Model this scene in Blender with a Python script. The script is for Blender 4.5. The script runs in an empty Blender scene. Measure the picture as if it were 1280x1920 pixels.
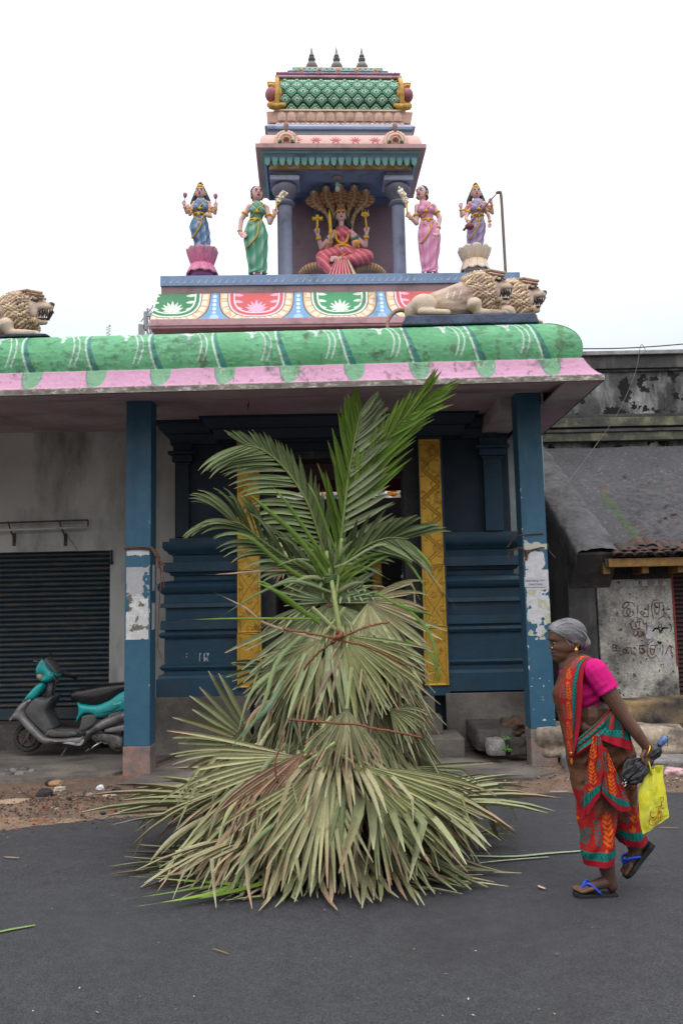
import bpy, bmesh, math, random
import numpy as np
from mathutils import Vector, Matrix, Euler, noise as mnoise
random.seed(7); RNG = np.random.default_rng(7)
scn = bpy.context.scene
COL = scn.collection
# ------------------------------------------------------------------ camera
FPX = 1600.0                       # focal length in pixels of a 1280 x 1920 frame
CAMZ = 1.53
PITCH = math.atan(185.0 / FPX)
ROLL = -0.021
cam_d = bpy.data.cameras.new('camera'); cam = bpy.data.objects.new('camera', cam_d); COL.objects.link(cam)
cam_d.sensor_fit = 'HORIZONTAL'; cam_d.sensor_width = 36.0; cam_d.lens = FPX / 1280 * 36.0
cam_d.clip_start = 0.05; cam_d.clip_end = 2000
CR = Matrix.Rotation(math.pi / 2 + PITCH, 3, 'X') @ Matrix.Rotation(ROLL, 3, 'Z')
cam.matrix_world = Matrix.Translation((0, 0, CAMZ)) @ CR.to_4x4()
scn.camera = cam
# ------------------------------------------------------------------ sky and light (overcast)
SUN_EL, SUN_AZ = math.radians(58), math.radians(200)
w = bpy.data.worlds.new('World'); scn.world = w; w.use_nodes = True
nt = w.node_tree; N = nt.nodes; L = nt.links; N.clear()
out = N.new('ShaderNodeOutputWorld')
sky = N.new('ShaderNodeTexSky'); sky.sky_type = 'NISHITA'; sky.sun_disc = False
sky.sun_elevation = SUN_EL; sky.sun_rotation = SUN_AZ; sky.air_density = 1.5; sky.dust_density = 4.0
bg1 = N.new('ShaderNodeBackground'); bg1.inputs['Strength'].default_value = 0.05
L.new(sky.outputs[0], bg1.inputs['Color'])
# the unbroken cloud sheet: brighter overhead than at the horizon (CIE overcast), faintly mottled
tc = N.new('ShaderNodeTexCoord'); sep = N.new('ShaderNodeSeparateXYZ'); L.new(tc.outputs['Generated'], sep.inputs[0])
mx = N.new('ShaderNodeMath'); mx.operation = 'MAXIMUM'; mx.inputs[1].default_value = 0.0; L.new(sep.outputs['Z'], mx.inputs[0])
ma = N.new('ShaderNodeMath'); ma.operation = 'MULTIPLY_ADD'; ma.inputs[1].default_value = 2.15; ma.inputs[2].default_value = 0.13
L.new(mx.outputs[0], ma.inputs[0])
nz = N.new('ShaderNodeTexNoise'); nz.inputs['Scale'].default_value = 1.3; nz.inputs['Detail'].default_value = 4; L.new(tc.outputs['Generated'], nz.inputs['Vector'])
mr = N.new('ShaderNodeMapRange'); mr.inputs['From Min'].default_value = 0.3; mr.inputs['From Max'].default_value = 0.7
mr.inputs['To Min'].default_value = 0.94; mr.inputs['To Max'].default_value = 1.06; L.new(nz.outputs['Fac'], mr.inputs['Value'])
mm = N.new('ShaderNodeMath'); mm.operation = 'MULTIPLY'; L.new(ma.outputs[0], mm.inputs[0]); L.new(mr.outputs[0], mm.inputs[1])
bg2 = N.new('ShaderNodeBackground'); bg2.inputs['Color'].default_value = (0.955, 0.975, 1.0, 1)
L.new(mm.outputs[0], bg2.inputs['Strength'])
add = N.new('ShaderNodeAddShader'); L.new(bg1.outputs[0], add.inputs[0]); L.new(bg2.outputs[0], add.inputs[1]); L.new(add.outputs[0], out.inputs['Surface'])
sd = bpy.data.lights.new('sun', 'SUN'); sd.energy = 0.6; sd.angle = math.radians(40); sd.color = (1, 0.97, 0.93)
sun = bpy.data.objects.new('sun', sd); COL.objects.link(sun)
sun.rotation_euler = (math.radians(90) - SUN_EL, 0, math.radians(20))
vs = scn.view_settings; vs.view_transform = 'Standard'; vs.look = 'None'; vs.exposure = 0.08; vs.gamma = 1; vs.use_curve_mapping = False
scn.render.engine = 'CYCLES'; scn.cycles.max_bounces = 6; scn.cycles.diffuse_bounces = 4; scn.cycles.use_denoising = True
# ------------------------------------------------------------------ helpers
def at(px, py, D):
    """world point on the plane y = D seen at photograph pixel (px, py)"""
    d = CR @ Vector(((px - 640) / FPX, -(py - 960) / FPX, -1.0))
    k = D / d.y
    return Vector((d.x * k, D, CAMZ + d.z * k))
def gnd(px, py, z=0.0):
    d = CR @ Vector(((px - 640) / FPX, -(py - 960) / FPX, -1.0))
    k = (z - CAMZ) / d.z
    return Vector((d.x * k, d.y * k, z))
def zat(px, py, D): return at(px, py, D).z
def xat(px, py, D): return at(px, py, D).x
def lin(c):
    """sRGB 0-255 to linear"""
    r = []
    for v in c[:3]:
        v = v / 255.0
        r.append(v / 12.92 if v <= 0.04045 else ((v + 0.055) / 1.055) ** 2.4)
    return tuple(r)
def nlin(*c): return np.array(lin(c))
MATS = {}
def M(name, col=(.5, .5, .5), col2=None, rough=.75, var=.12, scale=6., stain=None, sfac=.5, sscale=2.2, streak=1., bump=.15, bscale=45.,
      metal=0., vc=False, spec=.4, coat=0., sub=0., speck=None, spkfac=.5, spkscale=30., emis=None, detail=6, trans=0., grain=0., gscale=140.):
    if name in MATS: return MATS[name]
    m = bpy.data.materials.new(name); m.use_nodes = True; nt = m.node_tree; N = nt.nodes; L = nt.links
    b = N['Principled BSDF']
    tc = N.new('ShaderNodeTexCoord'); oi = N.new('ShaderNodeObjectInfo')
    off = N.new('ShaderNodeVectorMath'); off.operation = 'MULTIPLY_ADD'; cmb = N.new('ShaderNodeCombineXYZ')
    for i in range(3): L.new(oi.outputs['Random'], cmb.inputs[i])
    off.inputs[1].default_value = (7, 11, 13); L.new(cmb.outputs[0], off.inputs[0]); L.new(tc.outputs['Object'], off.inputs[2])
    P = off.outputs[0]
    def noise(s, d=detail, st=1., rgh=.6):
        n = N.new('ShaderNodeTexNoise'); n.inputs['Scale'].default_value = s; n.inputs['Detail'].default_value = d; n.inputs['Roughness'].default_value = rgh
        if st != 1.:
            mp = N.new('ShaderNodeMapping'); mp.inputs['Scale'].default_value = (1, 1, 1 / st); L.new(P, mp.inputs['Vector']); L.new(mp.outputs[0], n.inputs['Vector'])
        else: L.new(P, n.inputs['Vector'])
        return n.outputs['Fac']
    def ramp(f, a, c):
        r = N.new('ShaderNodeMapRange'); r.inputs['From Min'].default_value = a; r.inputs['From Max'].default_value = c; r.clamp = True; L.new(f, r.inputs['Value']); return r.outputs[0]
    def mix(f, a, c, bt='MIX'):
        x = N.new('ShaderNodeMix'); x.data_type = 'RGBA'; x.blend_type = bt
        if isinstance(f, (int, float)): x.inputs[0].default_value = f
        else: L.new(f, x.inputs[0])
        for i, v in ((6, a), (7, c)):
            if isinstance(v, tuple): x.inputs[i].default_value = (v[0], v[1], v[2], 1)
            else: L.new(v, x.inputs[i])
        return x.outputs[2]
    if vc:
        a = N.new('ShaderNodeAttribute'); a.attribute_name = 'Col'; base = a.outputs['Color']
        if col2 is not None: base = mix(ramp(noise(scale), .45, .62), base, tuple(col2))
    else:
        base = mix(ramp(noise(scale), .38, .62), tuple(col), tuple(col2 if col2 is not None else col))
    if var:
        n = noise(scale * 5.3); r = N.new('ShaderNodeMapRange'); r.inputs['From Min'].default_value = .25; r.inputs['From Max'].default_value = .75
        r.inputs['To Min'].default_value = 1 - var; r.inputs['To Max'].default_value = 1 + var; L.new(n, r.inputs['Value'])
        vm = N.new('ShaderNodeVectorMath'); vm.operation = 'SCALE'; L.new(base, vm.inputs[0]); L.new(r.outputs[0], vm.inputs['Scale']); base = vm.outputs[0]
    if grain:
        n = noise(gscale, 2, 1, .5); r = N.new('ShaderNodeMapRange'); r.inputs['From Min'].default_value = .32; r.inputs['From Max'].default_value = .68
        r.inputs['To Min'].default_value = 1 - grain; r.inputs['To Max'].default_value = 1 + grain; L.new(n, r.inputs['Value'])
        vm = N.new('ShaderNodeVectorMath'); vm.operation = 'SCALE'; L.new(base, vm.inputs[0]); L.new(r.outputs[0], vm.inputs['Scale']); base = vm.outputs[0]
    if stain is not None:
        f = ramp(noise(sscale, 8, streak, .65), .62 - .3 * sfac, .80 - .2 * sfac)
        base = mix(f, base, tuple(stain))
    if speck is not None:
        f = ramp(noise(spkscale, 4, 1, .6), .74 - .25 * spkfac, .77 - .25 * spkfac); base = mix(f, base, tuple(speck))
    L.new(base, b.inputs['Base Color'])
    rr = N.new('ShaderNodeMapRange'); rr.inputs['From Min'].default_value = .3; rr.inputs['From Max'].default_value = .7
    rr.inputs['To Min'].default_value = max(0., rough - .1); rr.inputs['To Max'].default_value = min(1., rough + .1)
    L.new(noise(scale * 2.1, 3), rr.inputs['Value']); L.new(rr.outputs[0], b.inputs['Roughness'])
    b.inputs['Metallic'].default_value = metal; b.inputs['Specular IOR Level'].default_value = spec
    if coat: b.inputs['Coat Weight'].default_value = coat
    if trans: b.inputs['Transmission Weight'].default_value = trans
    if sub: b.inputs['Subsurface Weight'].default_value = sub; b.inputs['Subsurface Scale'].default_value = .02
    if emis: b.inputs['Emission Color'].default_value = (*emis, 1); b.inputs['Emission Strength'].default_value = 1
    if bump:
        bp = N.new('ShaderNodeBump'); bp.inputs['Strength'].default_value = bump; bp.inputs['Distance'].default_value = .02
        L.new(noise(bscale, 5), bp.inputs['Height']); L.new(bp.outputs[0], b.inputs['Normal'])
    MATS[name] = m
    return m
def newmesh(name, V, F, cols=None, smooth=False, mat=None):
    me = bpy.data.meshes.new(name)
    if isinstance(F, np.ndarray) and F.ndim == 2:
        V = np.asarray(V, dtype=np.float32); k = F.shape[1]
        me.vertices.add(len(V)); me.vertices.foreach_set('co', V.ravel())
        me.loops.add(F.size); me.loops.foreach_set('vertex_index', F.astype(np.int32).ravel())
        me.polygons.add(len(F)); me.polygons.foreach_set('loop_start', np.arange(0, F.size, k, dtype=np.int32))
        try: me.polygons.foreach_set('loop_total', np.full(len(F), k, dtype=np.int32))
        except Exception: pass
        me.update(calc_edges=True); me.validate()
    else:
        me.from_pydata([tuple(v) for v in V], [], [tuple(f) for f in F]); me.update()
    if cols is not None:
        a = me.color_attributes.new('Col', 'FLOAT_COLOR', 'POINT')
        c = np.ones((len(V), 4), dtype=np.float32); c[:, :3] = np.asarray(cols)[:, :3]
        if len(me.vertices) == len(V): a.data.foreach_set('color', c.ravel())
    if smooth: me.polygons.foreach_set('use_smooth', np.ones(len(me.polygons), dtype=bool))
    if mat is not None: me.materials.append(mat)
    return me
TF = {}
def put(name, me, parent=None, loc=(0, 0, 0), rot=(0, 0, 0), scale=(1, 1, 1), mtx=None):
    o = bpy.data.objects.new(name, me); COL.objects.link(o)
    if mtx is not None: o.matrix_basis = mtx
    else:
        o.location = loc; o.rotation_euler = rot; o.scale = scale
    if parent is not None:
        o.parent = parent; o.matrix_parent_inverse = TF[parent.name].inverted()
        TF[o.name] = TF[parent.name] @ TF[parent.name].inverted() @ o.matrix_basis
    else: TF[o.name] = o.matrix_basis.copy()
    return o
def tag(o, label=None, cat=None, group=None, kind=None):
    if label: o['label'] = label
    if cat: o['category'] = cat
    if group: o['group'] = group
    if kind: o['kind'] = kind
    return o
def thing(name, label, cat, loc=(0, 0, 0), rz=0, group=None):
    o = bpy.data.objects.new(name, None); COL.objects.link(o); o.location = loc; o.rotation_euler = (0, 0, rz); o.empty_display_size = .1
    TF[o.name] = Matrix.Translation(loc) @ Matrix.Rotation(rz, 4, 'Z')
    return tag(o, label, cat, group)
class MB:
    def __init__(s, col=(1, 1, 1)): s.v = []; s.f = []; s.c = []; s.col = col
    def add(s, V, F):
        b = len(s.v); s.v.extend([tuple(v) for v in V]); s.c.extend([tuple(s.col[:3])] * len(V)); s.f.extend([tuple(i + b for i in f) for f in F]); return b
    def box(s, x0, x1, y0, y1, z0, z1, mtx=None):
        V = [Vector((x, y, z)) for x in (x0, x1) for y in (y0, y1) for z in (z0, z1)]
        if mtx is not None: V = [mtx @ v for v in V]
        s.add(V, [(0, 1, 3, 2), (4, 6, 7, 5), (0, 4, 5, 1), (2, 3, 7, 6), (0, 2, 6, 4), (1, 5, 7, 3)]); return s
    def prism(s, poly, axis, a0, a1):
        """poly: list of 2D points; axis: 'x','y','z' = extrusion axis"""
        n = len(poly)
        def mk(p, a):
            return {'x': (a, p[0], p[1]), 'y': (p[0], a, p[1]), 'z': (p[0], p[1], a)}[axis]
        V = [mk(p, a0) for p in poly] + [mk(p, a1) for p in poly]
        F = [tuple(range(n))[::-1], tuple(range(n, 2 * n))] + [(i, (i + 1) % n, n + (i + 1) % n, n + i) for i in range(n)]
        s.add(V, F); return s
    def tube(s, pts, rad, n=8, cap=True, flat=1.0, up=None):
        pts = [Vector(p) for p in pts]; k = len(pts)
        if not hasattr(rad, '__len__'): rad = [rad] * k
        V = []; prev = None
        for i, p in enumerate(pts):
            t = (pts[min(i + 1, k - 1)] - pts[max(i - 1, 0)])
            if t.length < 1e-9: t = Vector((0, 0, 1))
            t.normalize()
            u = Vector(up) if up is not None else (prev if prev is not None else (Vector((0, 0, 1)) if abs(t.z) < .9 else Vector((1, 0, 0))))
            a = (u - t * u.dot(t))
            if a.length < 1e-6: a = t.orthogonal()
            a.normalize(); b = t.cross(a); prev = a
            for j in range(n):
                th = 2 * math.pi * j / n
                V.append(p + a * (math.cos(th) * rad[i] * flat) + b * (math.sin(th) * rad[i]))
        F = [(i * n + j, i * n + (j + 1) % n, (i + 1) * n + (j + 1) % n, (i + 1) * n + j) for i in range(k - 1) for j in range(n)]
        if cap: F += [tuple(range(n))[::-1], tuple((k - 1) * n + j for j in range(n))]
        s.add(V, F); return s
    def lathe(s, prof, c, n=20, mtx=None, sx=1., sy=1.):
        """prof [(r,z)], around z axis at c"""
        V = []
        for r, z in prof:
            for j in range(n):
                th = 2 * math.pi * j / n; V.append(Vector((r * math.cos(th) * sx, r * math.sin(th) * sy, z)))
        if mtx is not None: V = [mtx @ v for v in V]
        c = Vector(c); V = [v + c for v in V]; k = len(prof)
        F = [(i * n + j, i * n + (j + 1) % n, (i + 1) * n + (j + 1) % n, (i + 1) * n + j) for i in range(k - 1) for j in range(n)]
        F += [tuple(range(n))[::-1], tuple((k - 1) * n + j for j in range(n))]
        s.add(V, F); return s
    def ell(s, c, r, rot=None, n=12, m=8):
        V = []; c = Vector(c)
        if not hasattr(r, '__len__'): r = (r, r, r)
        R = rot if rot is not None else Matrix.Identity(3)
        for i in range(m + 1):
            ph = math.pi * i / m
            if i in (0, m): V.append(c + R @ Vector((0, 0, r[2] * math.cos(ph)))); continue
            for j in range(n):
                th = 2 * math.pi * j / n
                V.append(c + R @ Vector((r[0] * math.sin(ph) * math.cos(th), r[1] * math.sin(ph) * math.sin(th), r[2] * math.cos(ph))))
        F = []
        for j in range(n):
            F.append((0, 1 + j, 1 + (j + 1) % n)); b = 1 + (m - 2) * n; F.append((b + j, len(V) - 1, b + (j + 1) % n))
        for i in range(m - 2):
            for j in range(n):
                a = 1 + i * n + j; a2 = 1 + i * n + (j + 1) % n; F.append((a, a + n, a2 + n, a2))
        s.add(V, F); return s
    def rock(s, c, r, sub=2, amp=.25, seed=0, rot=None, box=0.):
        bm = bmesh.new(); bmesh.ops.create_icosphere(bm, subdivisions=sub, radius=1)
        V = []
        for v in bm.verts:
            p = v.co.copy()
            if box:
                m = max(abs(p.x), abs(p.y), abs(p.z)); p = p.lerp(p / m, box)
            p *= 1 + amp * mnoise.noise(v.co * 1.7 + Vector((seed * 3.1, seed * 1.7, seed))) + amp * .4 * mnoise.noise(v.co * 4.3 + Vector((seed, 0, seed * 2)))
            p = Vector((p.x * r[0], p.y * r[1], p.z * r[2]))
            if rot is not None: p = rot @ p
            V.append(p + Vector(c))
        bm.verts.index_update(); F = [tuple(v.index for v in f.verts) for f in bm.faces]; bm.free()
        s.add(V, F); return s
    def build(s, name, mat, parent=None, smooth=False, bevel=0., vc=None, seg=2):
        cols = s.c if vc or vc is None and any(n.type == 'ATTRIBUTE' for n in mat.node_tree.nodes) else None
        me = newmesh(name, s.v, s.f, cols, False, mat)
        if bevel:
            bm = bmesh.new(); bm.from_mesh(me)
            bmesh.ops.recalc_face_normals(bm, faces=bm.faces)
            ed = [e for e in bm.edges if len(e.link_faces) == 2 and e.calc_face_angle(0) > .6]
            bmesh.ops.bevel(bm, geom=ed, offset=bevel, segments=seg, affect='EDGES', profile=.6)
            bm.to_mesh(me); bm.free()
        else:
            bm = bmesh.new(); bm.from_mesh(me); bmesh.ops.recalc_face_normals(bm, faces=bm.faces); bm.to_mesh(me); bm.free()
        if smooth: me.polygons.foreach_set('use_smooth', np.ones(len(me.polygons), dtype=bool))
        return put(name, me, parent)
def autosmooth(o, ang=40):
    me = o.data
    try: me.set_sharp_from_angle(angle=math.radians(ang))
    except Exception: pass
    me.polygons.foreach_set('use_smooth', np.ones(len(me.polygons), dtype=bool))
    return o
def gridmesh(name, P, C, mat, parent=None, smooth=True, flip=False):
    """P (n,m,3) points, C (n,m,3) colours"""
    n, m = P.shape[:2]
    idx = np.arange(n * m).reshape(n, m)
    F = np.stack([idx[:-1, :-1], idx[1:, :-1], idx[1:, 1:], idx[:-1, 1:]], -1).reshape(-1, 4)
    if flip: F = F[:, ::-1]
    me = newmesh(name, P.reshape(-1, 3), F, None if C is None else C.reshape(-1, 3), smooth, mat)
    return put(name, me, parent)
def capsule(mb, a, b, ra, rb, n=12):
    a = Vector(a); b = Vector(b); d = b - a; ln = d.length
    if ln < 1e-6: mb.ell(a, ra); return
    t = d / ln; pts = []; rr = []
    for k in range(4):
        th = math.pi / 2 * (1 - k / 4.); pts.append(a - t * ra * math.sin(th)); rr.append(max(ra * math.cos(th), 1e-4))
    pts.append(a); rr.append(ra); pts.append(b); rr.append(rb)
    for k in range(1, 5):
        th = math.pi / 2 * k / 4.; pts.append(b + t * rb * math.sin(th)); rr.append(max(rb * math.cos(th), 1e-4))
    mb.tube(pts, rr, n)
def remeshed(name, V, F, voxel, smooth_it=4, fac=.5):
    me = newmesh('tmp', V, F); o = bpy.data.objects.new('tmp', me); COL.objects.link(o)
    bm = bmesh.new(); bm.from_mesh(me); bmesh.ops.recalc_face_normals(bm, faces=bm.faces); bm.to_mesh(me); bm.free()
    md = o.modifiers.new('r', 'REMESH'); md.mode = 'VOXEL'; md.voxel_size = voxel; md.adaptivity = 0
    if smooth_it:
        sm = o.modifiers.new('s', 'SMOOTH'); sm.iterations = smooth_it; sm.factor = fac
    dg = bpy.context.evaluated_depsgraph_get(); ev = o.evaluated_get(dg); m2 = ev.to_mesh()
    n = len(m2.vertices); VV = np.empty(n * 3, dtype=np.float32); m2.vertices.foreach_get('co', VV); VV = VV.reshape(-1, 3)
    FF = [tuple(p.vertices) for p in m2.polygons]
    ev.to_mesh_clear(); bpy.data.objects.remove(o); bpy.data.meshes.remove(me)
    return VV, FF
class Blob:
    """capsules and ellipsoids fused to one continuous surface; each point takes the paint of the nearest primitive"""
    def __init__(s): s.mb = MB(); s.pr = []; s.col = (1, 1, 1)
    def cap(s, a, b, ra, rb=None, col=None):
        rb = ra if rb is None else rb; capsule(s.mb, a, b, ra, rb); s.pr.append(('c', Vector(a), Vector(b), ra, rb, col or s.col)); return s
    def chain(s, pts, rs, col=None):
        for i in range(len(pts) - 1): s.cap(pts[i], pts[i + 1], rs[i], rs[i + 1], col)
        return s
    def ell(s, c, r, rot=None, col=None):
        if not hasattr(r, '__len__'): r = (r, r, r)
        s.mb.ell(c, r, rot, 16, 10); s.pr.append(('e', Vector(c), r, rot, None, col or s.col)); return s
    def build(s, name, mat, parent=None, voxel=.01, it=4, colfn=None, warp=None, nocol=False):
        V, F = remeshed(name, s.mb.v, s.mb.f, voxel, it)
        C = None
        if not nocol:
            best = np.full(len(V), 1e9); C = np.ones((len(V), 3))
            for p in s.pr:
                if p[0] == 'c':
                    a = np.array(p[1]); b = np.array(p[2]); d = b - a; h = np.clip(((V - a) @ d) / max(d @ d, 1e-9), 0, 1)
                    ds = np.linalg.norm(V - a - h[:, None] * d, axis=1) - (p[3] + (p[4] - p[3]) * h)
                else:
                    R = np.array(p[3]) if p[3] is not None else np.eye(3)
                    q = (V - np.array(p[1])) @ R / np.array(p[2]); l = np.linalg.norm(q, axis=1)
                    ds = (l - 1) * min(p[2])
                k = ds < best; best[k] = ds[k]; C[k] = p[5][:3]
            if colfn is not None: C = colfn(V, C)
        if warp is not None: V = warp(V)
        me = newmesh(name, V, np.array(F) if all(len(f) == 4 for f in F) else F, C, True, mat)
        return put(name, me, parent)
def ipath(pts, n):
    """Catmull-Rom through pts, n samples"""
    P = np.array([tuple(p) for p in pts], dtype=float); k = len(P)
    if k == 2:
        t = np.linspace(0, 1, n)[:, None]; return P[0] * (1 - t) + P[1] * t
    Q = np.vstack([2 * P[0] - P[1], P, 2 * P[-1] - P[-2]])
    t = np.linspace(0, k - 1 - 1e-9, n); i = t.astype(int); u = (t - i)[:, None]
    p0, p1, p2, p3 = Q[i], Q[i + 1], Q[i + 2], Q[i + 3]
    return .5 * ((2 * p1) + (-p0 + p2) * u + (2 * p0 - 5 * p1 + 4 * p2 - p3) * u * u + (-p0 + 3 * p1 - 3 * p2 + p3) * u ** 3)
def patch(rows, n, m):
    """rows of control points -> (n,m,3) smooth surface"""
    A = np.stack([ipath(r, m) for r in rows])           # k,m,3
    return np.stack([ipath(A[:, j], n) for j in range(m)], 1)
def fbm(x, y, s=1., o=4, seed=0.):
    """cheap vectorised value noise, about -1..1"""
    r = np.zeros_like(x, dtype=float); a = 1.; tot = 0
    for k in range(o):
        X = x * s * 2 ** k + seed * 17.3 + k * 5.1; Y = y * s * 2 ** k + seed * 9.7 + k * 3.3
        xi = np.floor(X).astype(np.int64); yi = np.floor(Y).astype(np.int64); u = X - xi; v = Y - yi; u = u * u * (3 - 2 * u); v = v * v * (3 - 2 * v)
        def h(i, j):
            q = (i * 374761393 + j * 668265263 + 1442695) & 0x7fffffff; q = ((q ^ (q >> 13)) * 1274126177) & 0x7fffffff
            return (q ^ (q >> 16)) / float(0x7fffffff) * 2 - 1
        r += a * ((h(xi, yi) * (1 - u) + h(xi + 1, yi) * u) * (1 - v) + (h(xi, yi + 1) * (1 - u) + h(xi + 1, yi + 1) * u) * v); tot += a; a *= .5
    return r / tot
def seg(x, y, pts):
    """distance from (x,y) to polyline"""
    d = np.full(x.shape, 1e9)
    for (ax, ay), (bx, by) in zip(pts[:-1], pts[1:]):
        dx, dy = bx - ax, by - ay; h = np.clip(((x - ax) * dx + (y - ay) * dy) / max(dx * dx + dy * dy, 1e-12), 0, 1)
        d = np.minimum(d, np.hypot(x - ax - h * dx, y - ay - h * dy))
    return d
def leafm(x, y, cx, cy, ang, ln, wd):
    c, s = math.cos(ang), math.sin(ang); u = ((x - cx) * c + (y - cy) * s) / ln; v = (-(x - cx) * s + (y - cy) * c)
    return (u > 0) & (u < 1) & (np.abs(v) < wd * np.sin(np.pi * np.clip(u, 0, 1)) ** .8)
# ------------------------------------------------------------------ ground, road, verge, pavement
asphalt = M('wet_asphalt', (.062, .062, .069), (.070, .070, .078), rough=.50, var=.16, scale=3.1, stain=(.040, .038, .042), sfac=.25, sscale=.35, bump=1.0, bscale=170, spec=.5, speck=(.20, .195, .19), spkfac=.30, spkscale=120, grain=.5, gscale=135)
earth = M('red_brown_earth', (.20, .13, .09), (.13, .088, .066), rough=.95, var=.3, scale=2.2, stain=(.075, .06, .052), sfac=.6, sscale=1.1, bump=.6, bscale=60, speck=(.35, .30, .26), spkfac=.22, spkscale=70)
slabm = M('worn_cement_slab', (.235, .205, .18), (.15, .13, .12), grain=.2, gscale=80, rough=.8, var=.15, scale=1.2, stain=(.07, .06, .055), sfac=.75, sscale=1.6, bump=.3, bscale=40, spec=.45)
mb = MB(); mb.add([(-400, -60, -.03), (400, -60, -.03), (400, 600, -.03), (-400, 600, -.03)], [(0, 1, 2, 3)])
tag(mb.build('ground', earth), kind='structure')
# the road: a fine sheet with faint undulation
xs = np.linspace(-60, 60, 241); ys = np.concatenate([np.linspace(-12, 7.25, 60)])
X, Y = np.meshgrid(xs, ys, indexing='ij'); Z = .006 * fbm(X, Y, .8, 3, 2)
o = gridmesh('road', np.stack([X, Y, Z], -1), None, asphalt); tag(o, kind='structure')
# earth verge: rises out of the road along an uneven line
def edge_y(x):
    return np.interp(x, [-9, -3.2, -2.55, -2.0, -1.2, -.3, 1.2, 2.2, 3.4, 9], [5.5, 5.95, 6.25, 6.62, 6.95, 7.1, 7.12, 7.1, 7.05, 7.0])
xs = np.linspace(-9, 9, 620); ys = np.linspace(5.5, 10.6, 260)
X, Y = np.meshgrid(xs, ys, indexing='ij')
t = (Y - edge_y(X) + .10 * fbm(X, Y, 1.6, 4, 5)) / .55
Z = -.02 + .05 * np.clip(t, 0, 1) ** .7 + .010 * fbm(X, Y, 5, 4, 1) * np.clip(t + .3, 0, 1) + .006 * fbm(X, Y, 22, 3, 8)
Z += .07 * np.exp(-((X - 2.55) / .75) ** 2 - ((Y - 8.35) / .6) ** 2) + .05 * np.exp(-((X + 2.1) / .9) ** 2 - ((Y - 6.95) / .28) ** 2)
cdirt = np.array([.175, .115, .082]); n1 = fbm(X, Y, 1.4, 4, 3)[..., None]; n2 = fbm(X, Y, 9, 3, 4)[..., None]
C = cdirt * (1 + .25 * n1 + .3 * n2)
C = np.where((n1 > .2), C * .6 + np.array([.07, .062, .055]) * .4, C)
C = np.where(((X < -1.9) & (Y < 6.65))[..., None], C * .4 + np.array([.30, .19, .13]) * .6, C)
C = np.where((np.abs(n2) > .52) & (X < -.8)[..., None], np.array([.18, .085, .052]) * (1 + .4 * n1), C)
verge_m = M('verge_earth', vc=True, grain=.5, gscale=110, rough=.95, var=.2, scale=6, bump=.6, bscale=70, speck=(.33, .29, .25), spkfac=.2, spkscale=90)
o = gridmesh('verge', np.stack([X, Y, Z], -1), np.clip(C, .02, 1), verge_m); tag(o, kind='structure')
# pavement slabs under the porch
pv = thing('pavement', None, None, (0, 8.5, 0)); tag(pv, kind='structure')
for poly, zt in (([(-6.5, 7.95), (-2.95, 8.02), (-2.2, 8.22), (-1.98, 8.6), (-1.62, 9.75), (-6.5, 9.75)], .062),
                 ([(-2.0, 7.72), (-1.2, 7.62), (.2, 7.7), (1.6, 7.62), (1.95, 7.95), (1.9, 8.6), (2.15, 9.7), (-1.5, 9.75), (-1.82, 8.62)], .052)):
    P = []
    for i in range(len(poly)):
        a, b = Vector(poly[i]), Vector(poly[(i + 1) % len(poly)])
        k = max(2, int((b - a).length / .12))
        for j in range(k):
            q = a.lerp(b, j / k); P.append((q.x + .02 * mnoise.noise(Vector((q.x * 5, q.y * 5, 0))), q.y + .03 * mnoise.noise(Vector((q.x * 5, q.y * 5, 7)))))
    mb = MB(); mb.prism(P, 'z', -.05, zt); mb.build('slab', slabm, pv)

# ------------------------------------------------------------------ paints
blue = M('blue_gloss_paint', (.026, .095, .165), (.034, .112, .18), rough=.5, var=.10, scale=2, stain=(.012, .035, .06), sfac=.4, sscale=2, streak=5, bump=.12, bscale=30, speck=(.42, .43, .42), spkfac=.02, spkscale=38)
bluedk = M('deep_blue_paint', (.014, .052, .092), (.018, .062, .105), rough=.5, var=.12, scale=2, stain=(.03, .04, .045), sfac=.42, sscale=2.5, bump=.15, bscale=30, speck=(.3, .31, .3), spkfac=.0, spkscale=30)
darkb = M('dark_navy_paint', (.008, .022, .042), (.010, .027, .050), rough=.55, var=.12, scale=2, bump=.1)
cementm = M('grey_cement_plinth', (.17, .15, .133), (.125, .108, .098), grain=.15, gscale=90, rough=.9, var=.15, scale=1.5, stain=(.07, .06, .052), sfac=.6, sscale=1.5, bump=.35, bscale=30)
limew = M('pale_green_limewash', (.56, .56, .54), (.46, .465, .45), rough=.9, var=.06, scale=1.0, stain=(.12, .115, .095), sfac=.5, sscale=1.2, streak=3, bump=.12, bscale=30)
soffm = M('mauve_soffit_paint', (.42, .27, .34), (.44, .42, .41), rough=.85, var=.06, scale=.8, stain=(.26, .21, .22), sfac=.6, sscale=1.4, bump=.12)
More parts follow.
